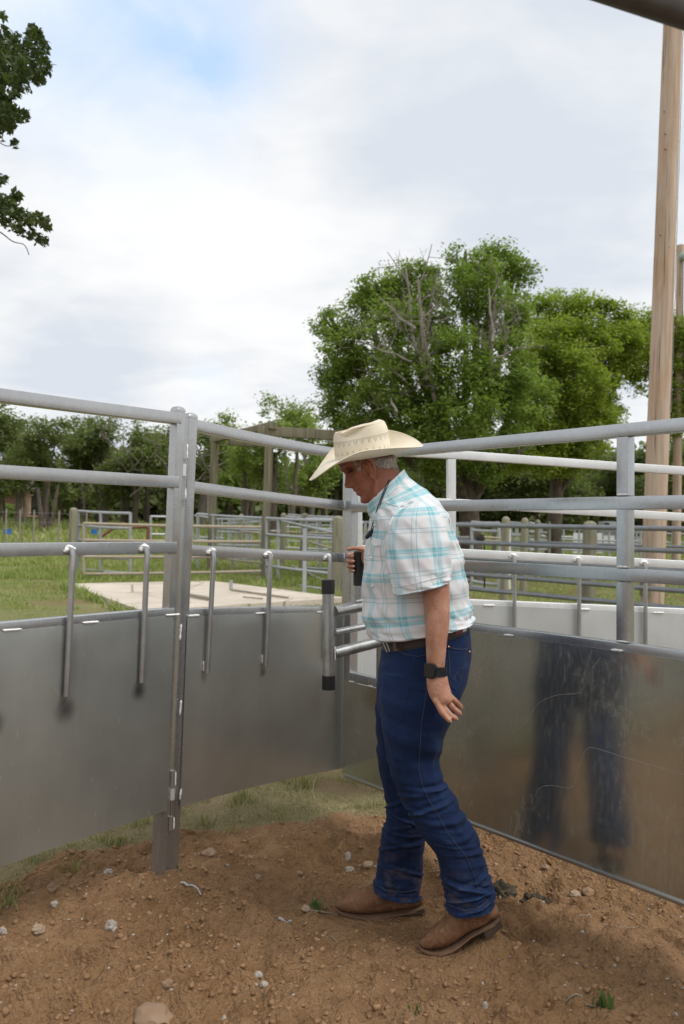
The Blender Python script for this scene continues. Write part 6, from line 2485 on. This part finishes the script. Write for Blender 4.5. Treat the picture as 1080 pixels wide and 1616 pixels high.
nq = 16
th = .0028
top, topuv = [], []
for i in range(nq + 1):
    for j in range(N + 1):
        t = 2 * PI * j / N
        top.append(hat_w(*brim_pt(t, i / nq)))
        topuv.append((j / N, .95 * (1 - i / nq)))
o0 = len(hatm.v)
F = [(i * (N + 1) + j, (i + 1) * (N + 1) + j, (i + 1) * (N + 1) + j + 1, i * (N + 1) + j + 1) for i in range(nq) for j in range(N)]
hatm.add(top, F, topuv)
und = [hat_w(*brim_pt(2 * PI * j / N, i / nq, th)) for i in range(nq + 1) for j in range(N + 1)]
hatm.add(und, [tuple(reversed(f)) for f in F], topuv)
# bound edge
edge = [hat_w(*brim_pt(2 * PI * j / N, 1.0, th / 2)) for j in range(N + 1)]
hatm.tube(edge, .0021, 8, caps=False)
for i in range(len(hatm.v) - len(edge) * 8, len(hatm.v)):
    hatm.uv[i] = (0.3, .5)
hat = hatm.build('hat', 'hat_straw', man, angle=50)
# inner sweat band closes the crown underneath
sb = MB()
sb.add([hat_w(CA * .95 * math.cos(2 * PI * j / 40), CB * .95 * math.sin(2 * PI * j / 40), z) for z in (-.002, .03) for j in range(40)], [(j, (j + 1) % 40, 40 + (j + 1) % 40, 40 + j) for j in range(40)] + [tuple(40 + j for j in range(40))])
sb.build('sweat_band', 'boot_heel', hat)

# ---------------- jeans


def wr(t, f, i, A=.006, fr=11, sd=0.0, ax=1.6):
    n_ = noise.noise(V(math.cos(t) * ax + sd, math.sin(t) * ax, f * fr))
    n2 = noise.noise(V(math.cos(t + f * 3) * ax * 1.6, math.sin(t + f * 3) * ax * 1.6 + sd, f * fr * 1.9 + 7))
    return A * ((1 - abs(n_) * 2.6) * .75 + n2 * .6)


def make_folds(seed, groups):
    """explicit creases: each a ridge winding round part of the leg"""
    rs = random.Random(seed)
    out = []
    for f0, f1, n, amp, wd in groups:
        for k in range(n):
            out.append((f0 + (f1 - f0) * (k + rs.random()) / n, rs.uniform(-.050, .050), rs.uniform(0, 2 * PI), rs.uniform(.9, 2.0), amp * rs.uniform(.5, 1.25), wd * rs.uniform(.7, 1.4)))
    return out


FN = make_folds(4, [(.03, .32, 7, .0065, .016), (.34, .62, 10, .0095, .010), (.62, .78, 6, .009, .009), (.78, .985, 11, .014, .009)])
FF = make_folds(9, [(.03, .32, 6, .0065, .016), (.36, .60, 9, .0095, .010), (.60, .78, 7, .0105, .009), (.78, .985, 10, .014, .009)])


def folds(L, t, f):
    s = 0
    for f0, sl, t0, w, a, wd in L:
        q = f - f0 - sl * math.sin(t - t0)
        if abs(q) < wd * 2.5:
            dt_ = (t - t0 + PI) % (2 * PI) - PI
            s += a * (math.exp(-(q / wd) ** 2) - .35) * math.exp(-(dt_ / w) ** 2)
    return s


def d_near(t, f, i):
    return folds(FN, t, f) + wr(t, f, i, .004, 9, 3.1) + .004 * sstep(.9, 1, f)


def d_far(t, f, i):
    return folds(FF, t, f) + wr(t, f, i, .004, 9, 8.4) + .004 * sstep(.9, 1, f)


def d_pel(t, f, i):
    return wr(t, f, i, .0035, 6, 5.0)


NEAR_LEG = [(600, 1058, 741, 1046, 2.645, .125), (600, 1100, 731, 1086, 2.625, .115), (605, 1150, 707, 1144, 2.605, .100), (612, 1195, 693.5, 1193, 2.60, 0.077), (622, 1231, 699, 1226, 2.60, 0.072), (637, 1268, 719, 1258, 2.60, 0.069), (655, 1300, 736, 1292, 2.60, 0.069), (672, 1325, 752.5, 1316, 2.60, 0.069), (688, 1349, 761, 1342, 2.60, 0.067), (696, 1377, 768, 1372, 2.60, 0.067), (702, 1405, 775.5, 1397, 2.60, 0.069), (706, 1429, 778, 1416, 2.60, 0.071), (707, 1437, 778, 1424, 2.60, 0.071)]
FAR_LEG = [(599, 1058, 735, 1052, 2.735, .12), (594, 1100, 715, 1100, 2.755, .11), (595, 1150, 692, 1150, 2.775, .100), (596, 1199, 676, 1199, 2.79, 0.079), (602, 1228, 672, 1230, 2.795, 0.074), (610.5, 1268, 672, 1272, 2.80, 0.069), (610, 1292, 672, 1297, 2.805, 0.069), (603, 1318, 670, 1325, 2.815, 0.069), (599, 1346, 667.5, 1353, 2.825, 0.069), (596, 1376, 665.5, 1382, 2.83, 0.071), (591.5, 1395, 663.5, 1406, 2.835, 0.073), (591, 1403, 662.5, 1415, 2.835, 0.073)]
jm = MB()
loft(jm, [(607, 1008, 739, 976, 2.69, .156), (603, 1030, 741.5, 1003, 2.69, .166), (597, 1062, 740, 1048, 2.69, .172), (595, 1095, 731, 1084, 2.69, .165), (598, 1122, 716, 1112, 2.69, .150), (606, 1142, 702, 1136, 2.69, .12)], 64, 8, d_pel, True, True, e=2.3)
loft(jm, NEAR_LEG, 72, 16, d_near, True, True, e=2.2)
loft(jm, FAR_LEG, 72, 16, d_far, True, True, e=2.2)
me = remesh(jm, 'jeans', 0.0036, 2, 0.5)
jeans = link_mesh(me, 'jeans', 'denim', man, PB)
co = np.zeros(len(me.vertices) * 3, np.float32)
me.vertices.foreach_get('co', co)
zc = co.reshape(-1, 3)[:, 2]
da = me.attributes.new('dust', 'FLOAT', 'POINT')
da.data.foreach_set('value', (1 - sstep(.10, .42, zc)).astype(np.float32))
bm = bmesh.new()
bm.from_mesh(me)
JT = BVHTree.FromBMesh(bm)
bm.free()


def on_jeans(px, py, lift=.0012):
    d_ = ray(px, py).normalized()
    h = JT.ray_cast(CAM - PB, d_, 5)
    if h[0] is None:
        return None
    return h[0] + PB - d_ * lift + h[1] * lift * .3


def seam(trace, r, mat, name='seam'):
    pts = []
    for i in range(len(trace) - 1):
        for k in range(8):
            x = trace[i][0] + (trace[i + 1][0] - trace[i][0]) * k / 8
            y = trace[i][1] + (trace[i + 1][1] - trace[i][1]) * k / 8
            q = on_jeans(x, y)
            if q is not None:
                pts.append(q)
    if len(pts) > 3:
        mb = MB()
        mb.tube(pts, r, 6)
        mb.build(name, mat, jeans)


seam([(674, 1050), (672, 1100), (666, 1140), (663, 1180), (661, 1214), (667, 1240), (678, 1264), (694, 1290), (707, 1315), (722, 1335), (737, 1353), (748, 1380), (755, 1404), (757, 1424)], .0008, 'denim_stitch')
seam([(708, 1427), (730, 1437), (752, 1436), (775, 1417)], .0009, 'denim_stitch')
seam([(592, 1396), (612, 1406), (640, 1408), (661, 1404)], .0009, 'denim_stitch')
seam([(624, 1024), (640, 1033), (660, 1036), (676, 1033)], .0010, 'denim_stitch', 'pocket_seam')
seam([(708, 1022), (725, 1025), (740, 1024)], .0010, 'denim_stitch', 'pocket_seam')
seam([(709, 1062), (716, 1074), (722, 1060), (727, 1075), (733, 1050)], .0009, 'denim_stitch', 'pocket_seam')
seam([(708, 1026), (711, 1080), (722, 1092)], .0009, 'denim_stitch', 'pocket_seam')
for px, py in ((708, 1021), (741, 1029), (627, 1026)):
    q = on_jeans(px, py, .002)
    if q is not None:
        rv = MB()
        rv.ball(q, .0042, .0025, .0042, None, 10, 6)
        rv.build('rivet', 'copper', jeans)
# belt loop at the back
lp = MB()
lp.box(at(737, 992, 2.60), V(.004, 0, .0005), V(0, .012, 0), V(.001, 0, .026))
lp.build('belt_loop', 'denim', jeans)

# ---------------- belt
bmh = MB()
NB = 120
lo_r, hi_r = [], []
for (L, Rr, out_) in (((604, 1023), (741, 990), lo_r), ((603, 1002), (741, 970), hi_r)):
    a, b = at(*L, 2.69), at(*Rr, 2.69)
    c, hx = (a + b) / 2, (b - a) / 2
    for j in range(NB + 1):
        t = 2 * PI * j / NB
        e_ = 2.3
        ca, sa = math.cos(t), math.sin(t)
        out_.append(c + hx * 1.012 * math.copysign(abs(ca) ** (2 / e_), ca) + V(0, -.166, 0) * math.copysign(abs(sa) ** (2 / e_), sa))
vs = lo_r + hi_r
uvs = [(j / NB, 0) for j in range(NB + 1)] + [(j / NB, 1) for j in range(NB + 1)]
front, beads = [], []
for j in range(NB):
    f = (j, j + 1, NB + 1 + j + 1, NB + 1 + j)
    t = 2 * PI * (j + .5) / NB
    (beads if math.cos(t) > .52 else front).append(f)
bmh.add(vs, front, uvs)
bmh.add(vs, beads, uvs, 1)
cx_ = (lo_r[0] + lo_r[NB // 2]) / 2
ins = [p + (cx_ - p).normalized() * .004 for p in vs]
bmh.add(ins, [(NB + 1 + j, NB + 1 + j + 1, j + 1, j) for j in range(NB)], uvs)
for a_, b_ in ((0, 2 * (NB + 1)), (NB + 1, 3 * (NB + 1))):
    pass
belt = bmh.build('belt', ['belt_leather', 'belt_beads'], man)
tg = MB()   # tongue end with rounded tip, and buckle
q = [at(611, 1025, 2.572), at(624, 1024, 2.548), at(636, 1019, 2.533), at(641, 1013, 2.528)]
tg.sweep(q, rsq(.005, .030, .002), up=(0, -.2, 1))
tg.build('tongue', 'belt_leather', belt) if False else None
bk = MB()
b0 = [at(603.5, 1010, 2.585), at(611, 1029, 2.575), at(615.5, 1028, 2.562), at(608, 1008, 2.572)]
bk.tube(b0 + [b0[0]], .0022, 8)
bk.build('buckle', 'rod_metal', belt)
kp = MB()
kp.sweep([at(624, 1027, 2.541), at(622, 1005, 2.541)], rsq(.006, .012, .002), up=(1, -.4, 0))
kp.build('keeper', 'boot_heel', belt)

# ---------------- shirt
sh = MB()


FT = make_folds(21, [(.02, .30, 9, .0085, .030), (.30, .75, 9, .0065, .028)])
FS_ = make_folds(33, [(.30, .95, 7, .0065, .040)])


def d_shirt(t, f, i):
    # loose folds: blousing above the belt, drag lines from the shoulder
    a = .006 * sstep(.35, .0, f) * noise.noise(V(math.cos(t) * 3.0, math.sin(t) * 3.0, f * 4 + 2))
    b = .009 * noise.noise(V(math.cos(t + f * 2.4) * 2.2, math.sin(t + f * 2.4) * 2.2, f * 5.5 + 9))
    c = .0070 * (1 - 2.2 * abs(noise.noise(V(math.cos(t - f * 3) * 3.4, math.sin(t - f * 3) * 3.4, f * 8))))
    return folds(FT, t, f) + a + b + c * (1 - .7 * sstep(.8, 1, f))


TORSO = [(608, 1004, 739, 978, 2.69, .152), (599, 1008, 743.5, 979, 2.69, .177), (589, 1005, 743, 975, 2.69, .181), (581, 992, 743, 965, 2.69, .181), (576.5, 965, 740.5, 950, 2.69, .176), (574.5, 925, 734, 918, 2.69, .180), (576.5, 890, 727, 884, 2.69, .186), (579, 858, 721, 858, 2.69, .200), (584, 830, 710, 829, 2.69, .202), (588, 814, 696, 802, 2.69, .184), (590, 806, 675, 780, 2.69, .148), (590, 800, 657, 764, 2.69, .106), (589, 797, 643, 753, 2.69, .080)]
loft(sh, TORSO, 96, 8, d_shirt, False, False, e=2.35, uv=(0.045, 0.0))
# collar: stands round the neck, then folds outwards
COLLAR = [(587, 803, 645, 755, 2.69, .083), (583, 800, 641, 747, 2.69, .076), (580, 796, 637.5, 741, 2.69, .073), (579, 797, 638.5, 741.5, 2.69, .076), (580, 806, 643, 750, 2.69, .086), (583, 815, 648, 758, 2.69, .096)]
loft(sh, COLLAR, 64, 4, lambda t, f, i: .002 * noise.noise(V(math.cos(t) * 3, math.sin(t) * 3, f * 3)), False, False, e=2.1, uv=(0.02, 0.02))


def d_slv(t, f, i):
    a = .0055 * noise.noise(V(math.cos(t + f) * 2, math.sin(t + f) * 2, f * 3.4 + 4))
    b = .0045 * (1 - 2.3 * abs(noise.noise(V(math.cos(t + f * 2) * 2.6, math.sin(t + f * 2) * 2.6, f * 6 + 1))))
    return (a + b + folds(FS_, t, f)) * (.35 + .65 * sstep(.1, .45, f))


SLEEVE = [(648, 794, 668, 791, 2.56, .045), (634, 802, 683, 797, 2.545, .075), (618, 818, 696, 814, 2.53, .088), (611, 840, 704, 836, 2.515, .088), (609, 868, 709, 862, 2.505, .086), (614, 902, 710.5, 892, 2.495, .083), (620, 928, 711, 912, 2.49, .080), (622.5, 938, 711, 918, 2.488, .079)]
loft(sh, SLEEVE, 72, 9, d_slv, False, False, e=2.1, uv=(0.02, 0.03))
HEM = [(622.5, 938, 711, 918, 2.488, .079), (622.8, 939, 710.6, 918.8, 2.488, .0785), (625, 936, 708.5, 916, 2.488, .075), (624, 915, 708, 900, 2.492, .075)]
loft(sh, HEM, 72, 2, lambda t, f, i: d_slv(t, 1.0, i), False, False, e=2.1, uv=(0.02, 0.20))
# far sleeve
FS = [(618, 800, 672, 785, 2.84, .07), (608, 822, 668, 805, 2.88, .085), (603, 842, 662, 828, 2.93, .085), (600, 862, 656, 850, 2.98, .082), (600, 876, 652, 866, 3.00, .080)]
loft(sh, FS, 48, 6, d_slv, False, False, e=2.1, uv=(0.02, 0.03))
shirt = sh.build('shirt', 'plaid_shirt', man, angle=60)
# shirt details laid on its surface
bm = bmesh.new()
bm.from_mesh(shirt.data)
ST = BVHTree.FromBMesh(bm)
bm.free()


def on_shirt(px, py, lift=.002):
    d_ = ray(px, py).normalized()
    h = ST.ray_cast(CAM - PB, d_, 5)
    return None if h[0] is None else h[0] + PB - d_ * lift


def strip_on(trace, wdt, lift=.0022, n=10):
    pts = []
    for i in range(len(trace) - 1):
        for k in range(n):
            t = k / n
            q = on_shirt(trace[i][0] * (1 - t) + trace[i + 1][0] * t, trace[i][1] * (1 - t) + trace[i + 1][1] * t, lift)
            if q is not None:
                pts.append(q)
    return pts


# sleeve seam, yoke seam, hem stitch, placket edge
for trace, r in (([(640, 791), (626, 805), (616, 824), (612, 845)], .0016), ([(694, 790), (704, 806), (711, 826)], .0016), ([(606, 792), (630, 800), (655, 790)], .0012), ([(621, 927), (650, 922), (680, 914), (709, 907)], .0008), ([(600, 842), (600, 870), (604, 905), (607, 922)], .0013)):
    pts = strip_on(trace, r)
    if len(pts) > 3:
        mb = MB()
        mb.tube(pts, r, 6)
        for i in range(len(mb.v)):
            mb.uv[i] = (0.0, 0.05)
        mb.build('shirt_seam', 'plaid_shirt', shirt)
# pocket flap
fl = []
for j in range(7):
    for i in range(9):
        x = 582 + 20 * i / 8
        y = 847 + 4 * i / 8 + (11 + (3 if 2 < i < 6 else 0)) * j / 6
        q = on_shirt(x, y, .0035)
        fl.append(q if q is not None else at(x, y, 2.6))
mb = MB()
mb.add(fl, [(j * 9 + i, j * 9 + i + 1, (j + 1) * 9 + i + 1, (j + 1) * 9 + i) for j in range(6) for i in range(8)], [(.05 + .04 * i / 8, .03 + .028 * j / 6) for j in range(7) for i in range(9)])
mb.build('pocket_flap', 'plaid_shirt', shirt)
for px, py in ((592, 829), (592, 860), (587, 880), (588, 925)):
    q = on_shirt(px, py, .004)
    if q is not None:
        sn = MB()
        sn.ball(q, .0045, .003, .0045, None, 10, 6)
        sn.build('snap_button', 'snap_button', shirt)

# ---------------- lanyard: dark cord from behind the neck down the chest to a black clip
ly = MB()
tr_ = [(614, 757), (607, 772), (600, 790), (594, 808), (589, 824), (585.5, 838)]
pts = []
for i, (x, y) in enumerate(tr_):
    q = on_shirt(x, y, .005)
    if q is None:
        q = at(x, y, 2.60)
    pts.append(q)
ly.tube(pts, .0017, 8)
ly.tube([p + V(.006, -.001, .003) for p in pts], .0014, 8)
lan = ly.build('lanyard', 'black_rubber', man)
ck = MB()
e0 = pts[-1]
M_ = Matrix.Rotation(rad(25), 3, 'Y')
ck.ball(e0 + V(-.004, -.006, -.010), .008, .007, .014, M_, 12, 8)
ck.ball(e0 + V(-.011, -.006, -.018), .007, .006, .009, M_, 12, 8)
ck.tube([e0 + V(.003, -.005, .006), e0 + V(.006, -.005, -.006), e0 + V(.001, -.006, -.014)], .003, 8)
ck.build('clip', 'watch_black', lan)

# ---------------- watch on the near wrist
wa = MB()
W_ = loft(wa, [(672.3, 1050, 704.6, 1051, 2.462, .0325), (672.0, 1058, 705.2, 1058.5, 2.461, .0325), (672.0, 1066, 705.6, 1065.5, 2.460, .0325)], 40, 4, lambda t, f, i: .0015 * (1 if int(t * 16) % 2 else 0.2), False, False)
strap_ = wa.build('watch', 'watch_black', man)
wf_ = MB()
cq = at(679.5, 1058.5, 2.434)
fx_ = V(.82, -.57, 0).normalized()
fz_ = V(.02, 0, 1).normalized()
fn = V(-.57, -.82, 0).normalized()
prof = []
mbp = rsq(.040, .046, .011)
wf_.sweep([cq - fn * .006, cq + fn * .001, cq + fn * .0055, cq + fn * .0072], mbp, up=fz_, scale=[.97, 1.0, 1.0, .9])
wc = wf_.build('watch_case', 'watch_black', strap_)
ws = MB()
ws.sweep([cq + fn * .0073, cq + fn * .0078], rsq(.033, .039, .009), up=fz_)
ws.build('watch_screen', 'dark_glass', wc)

# ---------------- boots


def boot(rings, shaft, Y, b, name_pts, sole, heel, mat='boot_leather'):
    mb = MB()
    loft(mb, [(t[0], t[1], m[0], m[1], Y, bb) for t, m, bb in rings], 32, 5, lambda t, f, i: .0022 * noise.noise(V(math.cos(t) * 2, math.sin(t) * 2, f * 8)), True, True, e=2.3)
    loft(mb, shaft, 32, 4, lambda t, f, i: .002 * noise.noise(V(math.cos(t) * 2, math.sin(t) * 2, f * 5 + 3)), True, True, e=2.2)
    me = remesh(mb, 'boot', .0036, 3, .5)
    o = link_mesh(me, 'boot', mat, man, PB)
    sm = MB()
    top_, bot_ = [], []
    for k, ((px, py), bb) in enumerate(sole):
        top_.append((at(px, py, Y), bb))
    rb = []
    n = len(top_)
    ns = 10
    vs = []
    thk = .0048
    for c, bb in top_:
        for dz in (0.001, -thk):
            for s in (-1, 1):
                vs.append(c + V(0, s * bb, dz))
    fs = []
    for k in range(n - 1):
        a = k * 4
        b2 = a + 4
        fs += [(a, a + 1, b2 + 1, b2), (a + 3, a + 2, b2 + 2, b2 + 3), (a + 2, a, b2, b2 + 2), (a + 1, a + 3, b2 + 3, b2 + 1)]
    fs += [(0, 2, 3, 1), ((n - 1) * 4, (n - 1) * 4 + 1, (n - 1) * 4 + 3, (n - 1) * 4 + 2)]
    sm.add(vs, fs)
    sm.build('sole', 'boot_sole', o, smooth=False)
    hm_ = MB()
    (h0, h1, h2, h3), hbw = heel      # px corners: top front, top back, bottom back, bottom front
    q = [at(*h, Y) for h in (h0, h1, h2, h3)]
    hv = [p + V(0, s * hbw * (1.0 if i < 2 else .9), 0) for s in (-1, 1) for i, p in enumerate(q)]
    hm_.add(hv, [(0, 1, 2, 3), (7, 6, 5, 4), (0, 4, 5, 1), (1, 5, 6, 2), (2, 6, 7, 3), (3, 7, 4, 0)])
    hm_.build('heel', 'boot_heel', o, smooth=False)
    return o


YN_ = 2.60
boot([((662, 1488), (663, 1491.5), .010), ((667, 1483), (668, 1493.5), .021), ((676, 1473), (678, 1494.5), .031), ((690, 1460), (694, 1493), .039), ((704, 1448), (710, 1487), .042), ((716, 1436), (724, 1479), .042), ((730, 1430), (741, 1468), .037), ((748, 1426), (757, 1459), .036), ((768, 1424), (774, 1450), .036), ((781, 1426), (785, 1444), .028), ((785, 1431), (787, 1441), .014)],
     [(714, 1470, 782, 1446, YN_, .034), (718, 1445, 781, 1430, YN_, .045), (719, 1420, 775, 1410, YN_, .052), (715, 1380, 764, 1374, YN_, .052)], YN_, .04, None,
     [((660.5, 1490.5), .011), ((664, 1493.3), .020), ((670, 1495.5), .028), ((680, 1497.0), .036), ((694, 1496.0), .044), ((710, 1490.0), .046), ((724, 1481.5), .044), ((741, 1470), .036), ((757, 1461), .037), ((774, 1452.5), .038), ((786, 1445), .032)],
     (((760, 1461), (788, 1444), (790.5, 1456), (766, 1475)), .036))
YF_ = 2.835
boot([((531, 1427), (532, 1431), .010), ((535, 1422), (536, 1434), .020), ((544, 1416), (546, 1436.5), .030), ((556, 1410), (558, 1438), .038), ((571, 1403), (574, 1439), .042), ((590, 1396), (593, 1439), .042), ((608, 1393), (612, 1437), .037), ((628, 1390), (631, 1434), .036), ((646, 1390), (648, 1430), .036), ((660, 1394), (663, 1427), .030), ((667, 1402), (668.5, 1424), .016)],
     [(600, 1430, 667, 1424, YF_, .034), (604, 1412, 664, 1408, YF_, .044), (606, 1392, 656, 1388, YF_, .05), (606, 1350, 650, 1346, YF_, .05)], YF_, .04, None,
     [((530, 1430), .011), ((534, 1433.5), .019), ((542, 1436.5), .029), ((556, 1438.8), .039), ((574, 1440), .045), ((593, 1440), .047), ((612, 1438), .040), ((631, 1435.5), .036), ((648, 1432.5), .037), ((668, 1427), .033)],
     (((641, 1434), (668, 1427.5), (670, 1434), (645, 1440)), .036))
